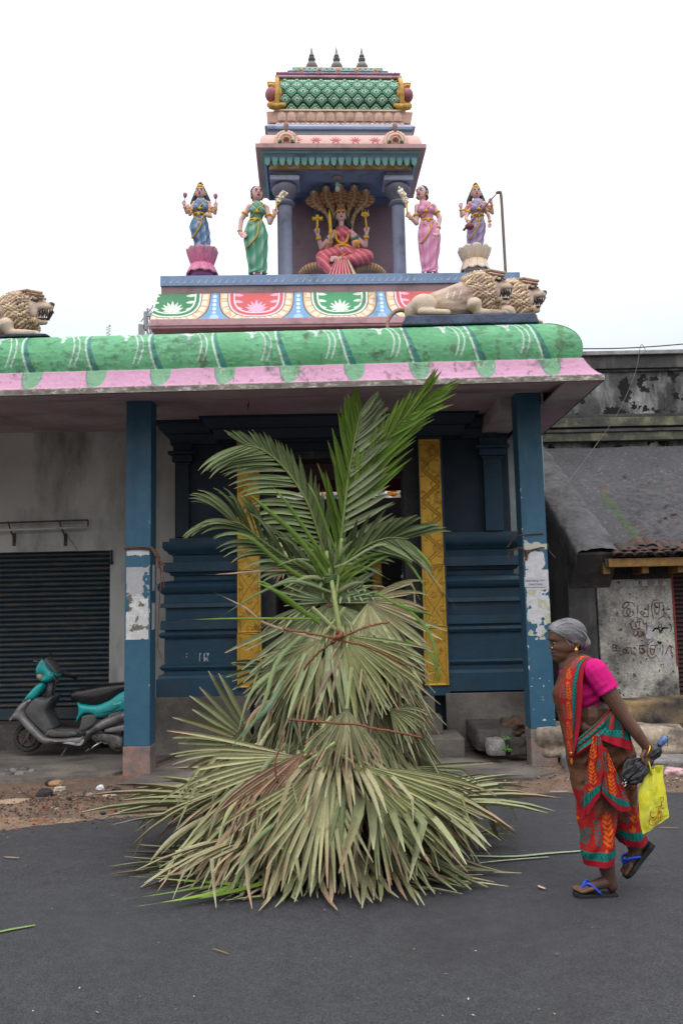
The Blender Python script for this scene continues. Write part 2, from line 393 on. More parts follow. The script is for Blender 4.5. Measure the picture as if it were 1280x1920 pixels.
# ------------------------------------------------------------------ shop at the left
shop = thing('shop_building', 'grey limewashed shop front with a dark roller shutter, left of the temple porch', 'shop', (-4, 10.1, 0))
DS = 10.05
xr = xat(205, 1200, DS); xe = xat(331, 900, 10.05) ; ztop = zat(100, 1034, DS); zsh = zat(100, 1350, DS)
mb = MB(); mb.box(-7.5, xr, DS, DS + .22, ztop, 4.2); mb.box(xr, -1.2, DS, DS + .22, 0, 4.2); mb.box(-7.5, -1.2, DS + .22, DS + .3, 0, 4.2)
mb.build('wall', limew, shop)
mb = MB(); mb.box(-7.5, xr + .0, DS - .32, DS + .20, 0, zsh - .012); mb.build('threshold', M('dark_step_cement', (.12, .105, .095), (.08, .07, .065), rough=.9, var=.2, stain=(.04, .035, .03), sfac=.6, bump=.4), shop, bevel=.012)
shm = M('shutter_paint', (.032, .048, .062), (.038, .056, .070), rough=.45, var=.15, scale=2, stain=(.10, .085, .07), sfac=.35, sscale=2.2, bump=.1, speck=(.45, .45, .43), spkfac=.06, spkscale=26)
sh = tag(MB().box(-7.4, xr, DS + .13, DS + .15, zsh, ztop).build('shutter', shm, shop))
ns = 31; zb = zsh + .13; ph = (ztop - zb) / ns
prof = [(0, 0), (-.012, .1), (-.030, .32), (-.034, .5), (-.030, .68), (-.014, .88), (0, .93), (.006, 1.)]
mb = MB(); mb.prism([(DS + .12 + p[0], zb + p[1] * ph) for p in prof] + [(DS + .13, zb + ph), (DS + .13, zb)], 'x', -7.4, xr - .004)
s0 = mb.build('slat', shm, sh); autosmooth(s0, 60)
for i in range(1, ns):
    s = put('slat', s0.data, sh, loc=(0, 0, ph * i))
mb = MB(); mb.box(-7.4, xr - .003, DS + .085, DS + .125, zsh, zb - .004); mb.box(-7.4, xr - .003, DS + .06, DS + .085, zsh, zsh + .03)
mb.build('bottom_rail', shm, sh, bevel=.004)
# hanging hook beside the shutter
mb = MB(); p = at(209, 1036, DS - .02); mb.tube([p, p + Vector((0, 0, .03)), p + Vector((0, 0, -.11))], .012, 6); mb.ell(p - Vector((0, 0, .12)), (.022, .02, .022)); mb.build('shutter_hook', M('black_iron', (.02, .02, .022), rough=.6), shop)
# fluorescent batten over the shutter
lf = thing('tube_light', 'rusty fluorescent tube bracket mounted on the wall over the roller shutter', 'light fitting', tuple(at(80, 985, DS)))
rustm = M('rusted_steel', (.11, .075, .055), (.06, .05, .045), rough=.8, var=.3, scale=12)
a, b = at(-40, 982, DS - .10), at(165, 975, DS - .10)
mb = MB(); mb.tube([a, b], .011, 6); mb.tube([b, b + Vector((0, 0, -.075))], .010, 6); mb.build('top_rail', rustm, lf)
mb = MB(); mb.tube([a - Vector((0, 0, .085)), b - Vector((.02, .0, .085))], .0125, 10); mb.build('tube', M('milky_tube', (.55, .56, .55), rough=.3, var=.1), lf, smooth=True)
for px in (15, 112):
    q = at(px, 978, DS - .10); mb = MB()
    mb.tube([q, q + Vector((.03, 0, -.10)), q + Vector((.04, .06, -.17)), q + Vector((.04, .095, -.24))], .009, 6); mb.box(q.x + .02, q.x + .06, DS - .006, DS + .002, q.z - .28, q.z - .13); mb.build('bracket', rustm, lf)
q = at(112, 985, DS - .09); mb = MB(); mb.tube([q, q + Vector((.18, .04, -.26)), at(150, 1046, DS - .02)], .003, 5); mb.build('loose_wire', M('black_cable', (.02, .02, .02), rough=.6), lf)

# ------------------------------------------------------------------ temple porch
tmp = thing('temple_porch', 'blue painted temple porch with a green and pink rolled concrete canopy', 'temple', (0, 9.5, 0))
DP = 8.2
def post(px0, px1, pyb, seed):
    xa = xat(px0, 1100, DP); xb = xat(px1, 1100, DP)
    base = MB(); base.box(xa - .004, xb + .004, DP - .004, DP + .245, 0, zat((px0 + px1) / 2, pyb, DP))
    pb = zat((px0 + px1) / 2, pyb, DP)
    mb = MB(); mb.box(xa, xb, DP, DP + .24, pb + .001, 3.74); p = mb.build('post', blue, tmp, bevel=.006)
    return p, xa, xb, pb
post_l, lxa, lxb, lpb = post(234, 282, 1400, 1)
post_r, rxa, rxb, rpb = post(983, 1029, 1368, 2)
pinkp = M('worn_pink_plinth', (.30, .175, .145), (.24, .20, .17), rough=.9, var=.2, scale=3, stain=(.10, .12, .14), sfac=.55, sscale=5, bump=.3)
for xa, xb, pb in ((lxa, lxb, lpb), (rxa, rxb, rpb)):
    MB().box(xa - .006, xb + .006, DP - .006, DP + .246, -.02, pb).build('post_base', pinkp, tmp, bevel=.008)
# peeled bill-poster paper, painted cell by cell on a fine sheet over the post face
paperm = M('peeled_paper', vc=True, rough=.85, var=.08, scale=20, bump=.25, bscale=60)
def flaky(name, x0, x1, z0, z1, y, fn, parent, h=.0045):
    n = max(2, int((x1 - x0) / h)); m = max(2, int((z1 - z0) / h)); xs = np.linspace(x0, x1, n); zs = np.linspace(z0, z1, m)
    X, Z = np.meshgrid(xs, zs, indexing='ij'); mask, C = fn((X - x0) / (x1 - x0), (Z - z0) / (z1 - z0), X, Z)
    idx = np.arange(n * m).reshape(n, m); F = np.stack([idx[:-1, :-1], idx[1:, :-1], idx[1:, 1:], idx[:-1, 1:]], -1)
    k = mask[:-1, :-1] & mask[1:, 1:]; F = F[k]
    Yv = y - .0015 - .003 * np.clip(fbm(X, Z, 14, 3, 3), 0, 1)
    me = newmesh(name, np.stack([X, Yv, Z], -1).reshape(-1, 3), F.reshape(-1, 4), C.reshape(-1, 3), True, paperm)
    return put(name, me, parent)
W1 = np.array([.52, .52, .53])
def fn_left(u, v, X, Z):
    n = fbm(X, Z, 9, 5, 3); n2 = fbm(X, Z, 30, 3, 6); g = fbm(X, Z, 14, 4, 9)
    m = (v > .02) & (v < .985) & (u > .03 + .03 * n) & (u < .97 + .04 * n2)
    mid = (v > .50) & (v < .56); m &= ~((n > .28) & (v < .52)); m &= ~((v > .80) & (v < .955) & (n < .5) & (u > .0) & (v + .03 * n < .93)); m &= ~((u > .72) & (v > .45) & (v < .8) & (n2 > .15))
    C = W1 * np.ones(X.shape + (3,)); C = np.where((v > .48)[..., None] & (v < .8)[..., None], np.array([.40, .40, .42]), C)
    C = np.where((v <= .5)[..., None] & (g > .12)[..., None], np.array([.16, .15, .13]), C)
    C = np.where((v > .955)[..., None], np.array([.42, .55, .68]), C)
    C = np.where(((v <= .5) & (n2 < -.25))[..., None], np.array([.66, .66, .64]), C)
    return m, C * (1 + .12 * n2[..., None])
zt_, zb_ = zat(258, 1028, DP), zat(258, 1203, DP)
flaky('bill_paper', lxa + .004, lxb - .004, zb_, zt_, DP, fn_left, post_l)
def fn_right(u, v, X, Z):
    n = fbm(X, Z, 8, 5, 13); n2 = fbm(X, Z, 26, 4, 16); g = fbm(X, Z, 10, 3, 19)
    m = (v + .06 * n2 < .97) & (u > .04 + .05 * n2)
    m &= ~((v > .70) & (v < .90) & (np.hypot((u - .45 - .1 * (v - .78) * 5) * .8, (v - .78) * 3.0) > .34 + .1 * n2))
    m &= ~((n2 > .40 - .45 * np.clip(.30 - v, 0, 1)) & (v < .55)); m &= ~((v < .16) & (n + n2 > -.15)); m &= ~((v < .04) & (n2 > -.3))
    C = np.array([.54, .54, .56]) * np.ones(X.shape + (3,))
    C = np.where((g > .2)[..., None] & (v < .5)[..., None], np.array([.44, .44, .33]), C); C = np.where((v > .88)[..., None], np.array([.50, .49, .42]), C)
    return m, C * (1 + .15 * n2[..., None])
zt_, zb_ = zat(1000, 1012, DP), zat(1003, 1200, DP)
flaky('bill_paper', rxa + .004, rxb - .002, zb_, zt_, DP, fn_right, post_r)
def fn_chip(u, v, X, Z):
    n = fbm(X, Z, 28, 3, 23); g = fbm(X, Z, 5, 3, 20)
    return (n > .42 - .25 * g) & (v < .98), np.array([.52, .53, .52]) * np.ones(X.shape + (3,))
flaky('paint_chips', rxa + .004, rxb - .004, zat(1015, 1352, DP), zat(1010, 1250, DP), DP, fn_chip, post_r)
def fn_edge(u, v, X, Z):
    n = fbm(X * 2, Z, 24, 3, 33); return (n > .38) & (np.abs(fbm(X * 0 + 1, Z, 3, 3, 2)) > .06), np.array([.5, .5, .48]) * np.ones(X.shape + (3,))
for (xx0, xx1, par) in ((lxb - .016, lxb - .004, post_l), (rxa + .001, rxa + .014, post_r)):
    flaky('worn_edge', xx0, xx1, .75, 3.0, DP, fn_edge, par, .004)
# torn sheets on the inner face of the left post
mb = MB()
for z0, z1, y0, y1 in ((zat(290, 1108, DP), zat(290, 1058, DP), .06, .17), (zat(290, 1182, DP), zat(290, 1130, DP), .05, .18)):
    mb.add([(lxb + .003, DP + y0, z0), (lxb + .003, DP + y1, z0 + .01), (lxb + .004, DP + y1, z1), (lxb + .003, DP + y0, z1)], [(0, 1, 2, 3)])
mb.build('bill_paper', M('plain_paper', (.48, .48, .50), rough=.9, var=.1), post_l)
# the notice on the right post, printed words
def words(name, txt, c, size, mat, parent, rot=(math.pi / 2, 0, 0), extr=.0004, shear=0, kind=None, sx=1.):
    cu = bpy.data.curves.new(name, 'FONT'); cu.body = txt; cu.size = size; cu.align_x = 'CENTER'; cu.extrude = extr; cu.shear = shear; cu.offset = size * .008
    cu.materials.append(mat); o = bpy.data.objects.new(name, cu); COL.objects.link(o)
    bpy.context.view_layer.update(); dg = bpy.context.evaluated_depsgraph_get()
    me = bpy.data.meshes.new_from_object(o.evaluated_get(dg)); bpy.data.objects.remove(o)
    me.materials.clear(); me.materials.append(mat)
    return put(name, me, parent, loc=c, rot=rot, scale=(sx, 1, 1))
pc = at(1002, 1092, DP - .004)
MB().box(pc.x - .098, pc.x + .108, DP - .008, DP - .005, pc.z - .045, pc.z + .052).build('notice_sheet', M('notice_paper', (.50, .49, .53), rough=.85, var=.06), post_r)
ink = M('grey_ink', (.07, .07, .09), rough=.8, var=.1)
words('printed_words', 'Celebrating', (pc.x - .035, DP - .0085, pc.z + .008), .030, ink, post_r); words('printed_words', 'your', (pc.x + .068, DP - .0085, pc.z + .012), .026, ink, post_r)
words('printed_words', 'TERRITORIES', (pc.x + .008, DP - .0085, pc.z - .028), .023, ink, post_r)
# ceiling and soffit
def sheet(name, pts, mat, parent, th=.04):
    mb = MB(); V = [Vector(p) for p in pts]; n = len(V)
    mb.add(V + [v + Vector((0, 0, th)) for v in V], [tuple(range(n)), tuple(range(n, 2 * n))[::-1]] + [(i, n + i, n + (i + 1) % n, (i + 1) % n) for i in range(n)])
    return mb.build(name, mat, parent)
XE = xat(1130, 705, 7.37)
def cy(x): return 7.37 - .02 * (x - 0) * 1.0          # the canopy runs very slightly askew
sheet('soffit', [(-8, cy(-8) + .06, 3.50), (XE - .09, cy(XE) + .06, 3.50), (XE - .09, 8.19, 3.62), (-8, 8.19, 3.62)], soffm, tmp)
sheet('ceiling', [(-8, 8.19, 3.62), (XE - .09, 8.19, 3.62), (XE - .09, 9.72, 3.70), (XE - .6, 10.0, 3.70), (-8, 10.2, 3.75)], soffm, tmp, .08)
sheet('soffit', [(rxb + .03, 7.36, 3.499), (XE - .012, 7.36, 3.499), (XE - .012, 9.98, 3.499), (rxb + .03, 9.98, 3.499)], soffm, tmp, .02)
MB().box(rxb + .01, rxb + .03, 8.19, 9.98, 3.498, 3.70).build('soffit_step', soffm, tmp)
xbm = xat(982, 780, 8.45)
MB().box(rxa - .13, rxb - .04, 8.45, 9.58, 3.50, 3.66).build('side_beam', soffm, tmp, bevel=.01)
MB().box(rxa + .24, XE - .4, 9.9, 10.0, 1.0, 3.7).build('gable_screen', soffm, tmp)
# rolled canopy: profile swept along the front and back along the right side
ph_ = [(.0, 3.462), (.0, 3.515), (.012, 3.52), (.045, 3.545), (.085, 3.60), (.118, 3.66), (.135, 3.702), (.150, 3.712)]
bar = [(.150 + .36 * (1 - math.cos(t)), 3.712 + .43 * math.sin(t)) for t in np.linspace(0.0, math.pi / 2, 22)]
# bulge outwards a little below the middle, as the roll does
bar = [(a - .035 * math.sin((z - 3.712) / .43 * math.pi), z) for a, z in bar]
pr = ph_ + bar[1:] + [(.70, 4.15), (2.9, 4.16)]
pr_d = []
for (a, z), (b, z2) in zip(pr[:-1], pr[1:]):
    k = max(1, int(math.hypot(b - a, z2 - z) / .008)) if b < .71 else 2
    for j in range(k): pr_d.append((a + (b - a) * j / k, z + (z2 - z) * j / k))
pr_d.append(pr[-1]); prf = np.array(pr_d)
S0, XL = 0., -5.2
sx = np.concatenate([np.arange(XL, XE - .0, .0065), [XE]])
side = np.arange(0.02, 2.6, .02)
Xs = np.concatenate([sx, np.full(len(side), XE)]); Ys = np.concatenate([cy(sx), cy(XE) + side]); Ss = np.concatenate([sx, XE + side])
onside = np.concatenate([np.zeros(len(sx)), np.ones(len(side))])
A = prf[:, 0][None, :]; Zp = prf[:, 1][None, :]
lim = (XE - Xs)[:, None]   # mitre: offset inwards on both sides
PX = np.where(onside[:, None] > 0, Xs[:, None] - A, np.minimum(Xs[:, None], XE - A))
PY = np.where(onside[:, None] > 0, np.maximum(Ys[:, None], cy(XE) + A), Ys[:, None] + A)
PZ = np.broadcast_to(Zp, PX.shape).copy()
SS = np.where(onside[:, None] > 0, Ss[:, None], PX)
tz = (PZ - 3.712) / .35                    # 0 foot of roll .. 1 top
nn = fbm(SS, PZ + PY, 3, 5, 3); n2 = fbm(SS * 1.0, PZ * 2, 16, 4, 5); n3 = fbm(SS * 3, PZ * .6, 5, 4, 8)
PZ += .035; tz = (PZ - 3.747) / .43; PY -= .004 * n2 * (1 - onside[:, None]); PZ += .003 * n2
green = np.array([.085, .30, .135]); green2 = np.array([.135, .39, .20]); dkg = np.array([.035, .145, .10]); tealg = np.array([.045, .20, .17]); pink = np.array([.52, .27, .40]); white = np.array([.62, .66, .62])
G = green + (green2 - green) * np.clip(.5 + nn, 0, 1)[..., None]
per = .585; off0 = xat(400, 640, 7.75)
ph1 = ((SS - off0) / per) % 1.0
# bold petals: each period has a slanting white line + shaded valley, an inner flower outline, and a green tongue over the pink lip
sl = ph1 - .16 * (1 - np.clip(tz, 0, 1)) ** 1.5           # slanting coordinate
white = np.array([.50, .60, .54])
def band(c, wdt): return np.abs(((sl - c + .5) % 1) - .5) < wdt / per
C = np.where((tz >= 0)[..., None], G, 0)
vall = (((sl - .02) % 1) < .09 * (1.05 - np.clip(tz, 0, 1) * .75)) & (tz >= 0)
C = np.where(vall[..., None], tealg + .02 * nn[..., None], C)
C = np.where((band(.99, .009) & (tz >= -.02))[..., None], white, C)
q = 1 - np.clip(tz, 0, 1)
for cc, ww in ((.70, .0075), (.77, .0075)):
    s2 = ph1 - cc + .03 - .21 * np.sin(np.clip(q, 0, 1) ** .8 * math.pi * .85) * (1 if cc > .74 else .92)
    C = np.where(((np.abs(s2) < ww / per) & (tz > .12) & (tz < .93))[..., None], white * .92, C)
for (a0, z0), (a1, z1) in (((.44, .99), (.62, .90)), ((.62, .90), (.66, .80)), ((.66, .80), (.70, .93)), ((.70, .93), (.80, .97)), ((.49, .95), (.60, .86)), ((.60, .86), (.645, .74))):
    d = seg(ph1 * per, np.clip(tz, -1, 1.2) * .35, [(a0 * per, z0 * .35), (a1 * per, z1 * .35)]); C = np.where(((d < .0085) & (tz > 0) & (tz <= 1.01))[..., None], white * .9, C)
d = np.hypot((ph1 - .645) * per, (np.clip(tz, -1, 1) - .72) * .35); C = np.where((d < .017)[..., None] & (tz > .5)[..., None], white, C)
lip = (tz < 0) & (PZ > 3.551)
C = np.where(lip[..., None], pink * (1 + .12 * nn[..., None]), C)
tv = (3.747 - PZ) / .20; tl = ((ph1 - .25 + .5) % 1 - .5) * per
C = np.where(lip[..., None] & (((ph1 - .12) % 1) < .10)[..., None], pink * .72, C)
tongue = lip & ((tl / .088) ** 2 + np.clip(tv - .15, 0, 2) ** 2 / .62 < 1)
C = np.where(tongue[..., None], green * .75 + .09 + .05 * nn[..., None], C)
rim = lip & ~tongue & ((tl / .104) ** 2 + np.clip(tv - .15, 0, 2) ** 2 / .74 < 1) & (tl < 0); C = np.where(rim[..., None], np.array([.16, .20, .20]), C)
# the last corner petal: white outlined tongue near the corner
fas = PZ <= 3.5515
C = np.where(fas[..., None], np.array([.20, .175, .15]) * (1 + .5 * n2[..., None]) + np.clip((n2 + fbm(SS, PZ * 4, 40, 3, 61)) * .5 - .12, 0, .3)[..., None], C)
roofpart = (PZ > 4.178); C = np.where(roofpart[..., None], np.array([.16, .17, .15]) * (1 + .3 * n2[..., None]), C)
# mould and chips
mold = np.clip((nn * 1.1 + .9 * n2 + .5 * fbm(SS, PZ, 60, 3, 31) - .30) * 2.2, 0, 1) * (tz > .0); C = C * (1 - .40 * mold[..., None])
rustp = (n3 + .5 * n2 > .52) & ~fas; C = np.where(rustp[..., None], C * .55 + np.array([.03, .02, .01]), C)
crk = np.abs(fbm(SS * 2.2, PZ * .7, 2.1, 4, 44)) < .005; C = np.where(crk[..., None] & lip[..., None], np.array([.45, .38, .30]), C)
can_m = M('canopy_paint', vc=True, rough=.7, var=.10, scale=5, bump=.25, bscale=40, stain=(.03, .05, .035), sfac=.22, sscale=7)
gridmesh('canopy_roll', np.stack([PX, PY, PZ], -1), np.clip(C, .01, 1), can_m, tmp, flip=True)
MB().box(-8, XE - 1.0, 8.2, 10.8, 3.86, 4.15).build('roof_slab', cementm, tmp)
# small plant rooted in the canopy, nails and stubs
wpm = M('weed_leaf', (.07, .13, .03), (.05, .09, .03), rough=.6)
mb = MB(); q = at(203, 640, 7.85)
stem = [q, q + Vector((.005, 0, .06)), q + Vector((-.002, 0, .16))]; mb.tube(stem, [.003, .002, .001], 5)
for i in range(12):
    h = .03 + .011 * i; a = random.uniform(0, 6.28); d = Vector((math.cos(a), math.sin(a) * .5, .5)) * .026; p = q + Vector((0, 0, h)); mb.add([p, p + d * .5 + Vector((0, 0, .007)), p + d, p + d * .5 - Vector((0, 0, .004))], [(0, 1, 2, 3)])
wd = thing('roof_weed', 'thin weed growing from a crack on top of the green canopy', 'weed', tuple(q)); mb.build('stem', wpm, wd)
mb = MB(); q = at(464, 768, 8.3); mb.tube([q + Vector((0, 0, .06)), q + Vector((.006, 0, 0)), q + Vector((.012, 0, .07)), q + Vector((.0, 0, .15))], .0045, 5); mb.build('ceiling_hook', M('black_iron'), tmp)

# ------------------------------------------------------------------ sanctum front
DW = 9.55
sanc = thing('temple_sanctum', 'dark blue moulded sanctum wall with gold doorway panels, seen behind the porch posts', 'shrine wall', (0, DW, 0))
def Zw(y, x=640, D=DW): return zat(x, y, D)
xL = xat(328, 1000, DW); xDl = xat(487, 1000, DW); xDr = xat(786, 1000, DW); xR = xat(958, 1000, DW)
zbase = Zw(1306)
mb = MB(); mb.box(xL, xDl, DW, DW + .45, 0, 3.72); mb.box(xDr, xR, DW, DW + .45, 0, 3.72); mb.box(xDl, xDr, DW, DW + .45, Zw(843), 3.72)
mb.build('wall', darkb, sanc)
# base mouldings, a stepped and curved profile returning round the outer corners
P0 = [(2.375, 0), (2.372, .05), (2.335, .055), (2.33, .115), (2.27, .12), (2.235, .10), (2.215, .07), (2.19, .055), (2.185, .02), (2.10, .015), (2.098, .105), (1.995, .11), (1.990, .05), (1.955, .04), (1.95, .01),
      (1.90, .01), (1.895, .05), (1.885, .12), (1.865, .15), (1.83, .165), (1.79, .155), (1.76, .13), (1.745, .10), (1.65, .10), (1.645, .13), (1.60, .14), (1.595, .085), (1.46, .085), (1.455, .13), (1.36, .135), (1.355, .09), (1.335, .09), (1.33, .13),
      (1.30, .15), (1.27, .13), (1.265, .095), (.98, .095), (.975, .12), (.95, .14), (.92, .12), (.915, .10), (.87, .10), (.865, .15), (.83, .16), (.825, .17), (.64, .17), (.635, .10), (.0, .10)]
def mould(xa, xb, outl, outr, name):
    V = []; n = len(P0)
    for z, p in P0:
        V += [(xa - (p if outl else 0), DW + .2, z), (xa - (p if outl else 0), DW - p, z), (xb + (p if outr else 0), DW - p, z), (xb + (p if outr else 0), DW + .2, z)]
    F = [(i * 4 + j, i * 4 + j + 1, i * 4 + 4 + j + 1, i * 4 + 4 + j) for i in range(n - 1) for j in range(3)]
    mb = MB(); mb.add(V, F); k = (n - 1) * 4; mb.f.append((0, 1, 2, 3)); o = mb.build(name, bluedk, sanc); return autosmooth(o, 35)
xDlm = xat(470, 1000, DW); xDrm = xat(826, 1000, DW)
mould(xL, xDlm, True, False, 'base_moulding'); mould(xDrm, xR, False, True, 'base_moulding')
MB().box(xL - .2, xDlm, DW - .20, DW - .17, 0, .64).build('plinth', cementm, sanc, bevel=.01)
MB().box(xDrm - .03, xR + .2, DW - .20, DW - .17, 0, .62).build('plinth', cementm, sanc, bevel=.01)
# white smears of an old bill on the left base
def fn_s(u, v, X, Z):
    n = fbm(X * 3, Z * .6, 16, 3, 53); n2 = fbm(X, Z, 40, 3, 5); return (n + .5 * n2 > .12 + .4 * (1 - v)), np.array([.42, .44, .5]) * np.ones(X.shape + (3,))
flaky('bill_scraps', xat(342, 1233, 9.45), xat(392, 1233, 9.45), zat(367, 1241, 9.45), zat(367, 1225, 9.45), DW - .097, fn_s, sanc)
# top cornice
pc_ = [(3.72, .20), (3.66, .20), (3.655, .17), (3.60, .155), (3.55, .11), (3.545, .07), (3.49, .05), (3.44, .045), (3.435, .0)]
def cornice(xa, xb, y, l, r, name, extra=0.):
    V = []; n = len(pc_)
    for z, p in pc_:
        p += extra; V += [(xa - (p if l else 0), DW + .2, z), (xa - (p if l else 0), y - p, z), (xb + (p if r else 0), y - p, z), (xb + (p if r else 0), DW + .2, z)]
    F = [(i * 4 + j, i * 4 + j + 1, i * 4 + 4 + j + 1, i * 4 + 4 + j) for i in range(n - 1) for j in range(3)] + [(0, 1, 2, 3)]
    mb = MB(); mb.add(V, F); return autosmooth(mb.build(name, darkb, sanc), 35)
cornice(xL, xR - .12, DW, True, False, 'cornice'); cornice(xat(425, 780, 9.2), xat(845, 780, 9.2), DW - .12, True, True, 'lintel_cornice', .1)
# pilasters with capitals
for xa, xb in ((xat(905, 900, DW), xat(938, 900, DW)), (xat(334, 900, DW), xat(356, 900, DW))):
    mb = MB(); mb.box(xa, xb, DW - .07, DW + .01, 2.38, 3.30); mb.build('pilaster', bluedk if xa > 0 else darkb, sanc, bevel=.006)
    mb = MB(); mb.box(xa - .02, xb + .02, DW - .09, DW, 3.20, 3.23); mb.box(xa - .05, xb + .05, DW - .12, DW, 3.23, 3.31); mb.box(xa - .09, xb + .09, DW - .16, DW, 3.31, 3.345); mb.box(xa - .04, xb + .04, DW - .10, DW, 3.345, 3.44); mb.build('capital', bluedk if xa > 0 else darkb, sanc, bevel=.012)
# gold panels with chased relief
goldm = M('gold_paint', vc=True, rough=.38, var=.10, scale=12, metal=.55, bump=.1, bscale=60, stain=(.12, .06, .012), sfac=.3, sscale=8)
GC = np.array([.60, .34, .050]); GD = np.array([.10, .05, .012])
def gold_panel(x0, x1, z0, z1, y, kind, seed, flip=False):
    wd_, ht = x1 - x0, z1 - z0; n = int(wd_ / .0036); m = int(ht / .0036)
    U, Vv = np.meshgrid(np.linspace(0, wd_, n), np.linspace(0, ht, m), indexing='ij')
    if flip: U = wd_ - U
    H = np.zeros(U.shape); b = .018 if kind == 'z' else .03; inn = (U > b) & (U < wd_ - b) & (Vv > .02) & (Vv < ht - .02)
    H[~inn] = .006; uc = wd_ / 2; hw = uc - b; D_ = np.full(U.shape, 1e9)
    if kind == 'z':
        p = .36; zz = (Vv / p) % 1; tri = np.abs(zz * 2 - 1) * 2 - 1     # -1..1
        xx = (U - uc) / hw; dz = np.abs(xx - tri) * hw * .78
        H += np.where(inn & (dz < .018), .004, 0); D_ = np.minimum(D_, np.abs(dz - .020)); D_ = np.minimum(D_, np.abs(dz - .006) * 1.6)
        k = np.round(Vv / p)
        for side_, ph_o in ((1, 0.), (-1, .5)):
            vc_ = (np.floor(Vv / p - ph_o + .5)) * p + ph_o * p; uu = (U - uc) * side_
            cx = -hw if False else hw
            r = np.hypot(uu - (-hw if side_ == 0 else hw) * 1.0, Vv - vc_); an = np.arctan2(Vv - vc_, -(uu - hw))
            pet = .085 + .012 * np.abs(np.cos(an * 5)); ins = (r < pet) & inn & (dz > .024)
            H += np.where(ins, .004 * (1 - r / .1), 0); D_ = np.where(dz > .022, np.minimum(D_, np.abs(r - pet)), D_)
            ray = np.abs(np.sin(an * 7)) * r; D_ = np.where(ins & (r > .02) & (r < pet * .85), np.minimum(D_, ray * .35 + .001), D_); D_ = np.minimum(D_, np.abs(r - .018))
    elif kind == 'x':
        p = .30; v2 = (Vv - ht / 2) / p; xx = (U - uc) / hw; d1 = np.abs(np.abs(xx) - np.abs(((v2 * 1.0) % 1) * 2 - 1)) * hw * .8
        D_ = np.minimum(D_, d1)
        for cu, cv in [(0, ht / 2), (0, ht / 2 + p * 1.0), (0, ht / 2 - p)] + [(s_ * hw * .92, ht / 2 + p * q_) for s_ in (-1, 1) for q_ in (-.5, .5)]:
            r = np.hypot(U - uc - cu, Vv - cv); D_ = np.where(r < .034, 1e9, D_); D_ = np.minimum(D_, np.abs(r - .030)); D_ = np.minimum(D_, np.abs(r - .012)); H += np.where(r < .028, .006 * (1 - (r / .028) ** 2), 0)
    else:
        for cu, cv, s_ in ((b, ht - .03, -1), (wd_ - b, ht * .42, 1)):
            r = np.hypot(U - cu, Vv - cv); an = np.arctan2(Vv - cv, U - cu); pet = .12 + .016 * np.abs(np.cos(an * 6)); ins = (r < pet) & inn
            H += np.where(ins, .007 * (1 - r / .14), 0); D_ = np.minimum(D_, np.abs(r - pet)); D_ = np.where(ins & (r > .025), np.minimum(D_, np.abs(np.sin(an * 9)) * r * .3 + .001), D_)
        d1 = seg(U, Vv, [(b, ht * .18), (wd_ - b, ht * .68)]); d2 = seg(U, Vv, [(b, ht * .40), (wd_ - b, 0.02)])
        D_ = np.minimum(D_, np.abs(d1 - .010)); D_ = np.minimum(D_, np.abs(d2 - .01)); H += np.where(d1 < .009, .004, 0)
    D_ = np.where(inn, D_, np.minimum(np.minimum(np.abs(U - b), np.abs(wd_ - b - U)), np.minimum(np.abs(Vv - .02), np.abs(ht - .02 - Vv))))
    gro = np.clip(1 - D_ / .0042, 0, 1); H -= gro * .005
    C = GC * (1 - gro[..., None] * .8) + GD * gro[..., None] * .8; C = C * (1 + .12 * fbm(U, Vv, 12, 3, seed)[..., None])
    Xg = (x0 + (wd_ - U if flip else U)); Yg = y - .012 - H
    Yg[0, :] = y; Yg[-1, :] = y; Yg[:, 0] = y; Yg[:, -1] = y
    return gridmesh('brass_panel', np.stack([Xg, Yg, z0 + Vv], -1), C, goldm, sanc)
DG = 9.36
MB().box(xat(443, 1000, DG), xat(489, 1000, DG), DG + .002, DW, .7, Zw(815)).build('door_pilaster', bluedk, sanc); MB().box(xat(788, 1000, DG), xat(834, 1000, DG), DG + .002, DW, .6, Zw(815)).build('door_pilaster', bluedk, sanc)
for (xa, xb, flp) in ((xat(445, 1000, DG), xat(487, 1000, DG), False), (xat(789, 1000, DG), xat(830, 1000, DG), True)):
    xm = 466 if xa < 0 else 812
    z = [zat(xm, v, DG) for v in ((826, 1070, 1187, 1290) if xa < 0 else (823, 1060, 1175, 1286))]
    gold_panel(xa, xb, z[1], z[0], DG, 'z', 1, flp); gold_panel(xa - .006, xb + .006, z[2], z[1] - .001, DG - .004, 'x', 2, flp); gold_panel(xa - .012, xb + .012, z[3], z[2] - .001, DG - .008, 'f', 3, flp)
# stone door frame, steps
gran = M('black_granite', (.045, .042, .045), (.028, .026, .03), rough=.55, var=.3, scale=5, bump=.3, stain=(.12, .11, .10), sfac=.3, sscale=4, streak=3)
x1_, x2_ = xat(757, 1000, DW + .05), xat(786, 1000, DW + .05); y0_ = xat(488, 1000, DW + .05); y1_ = xat(516, 1000, DW + .05)
MB().box(x1_, x2_ + .02, DW + .02, DW + .4, .55, Zw(843)).build('door_jamb', gran, sanc, bevel=.01); MB().box(y0_ - .02, y1_, DW + .02, DW + .4, .55, Zw(843)).build('door_jamb', gran, sanc, bevel=.01)
MB().box(y1_, x1_, DW + .021, DW + .399, Zw(858), Zw(843)).build('door_lintel', gran, sanc, bevel=.01)
stp = thing('entrance_steps', 'grey cement steps leading up to the doorway behind the palm heap', 'steps', (.1, 9.0, 0))
for i, (h0, h1, yy, xx) in enumerate(((0, .24, 8.72, 1.18), (.241, .42, 9.0, 1.0), (.421, .60, 9.24, .95))):
    MB().box(-.95 - (.2 if i == 0 else 0), xx, yy, 9.349, h0, h1).build('step', cementm, stp, bevel=.015)
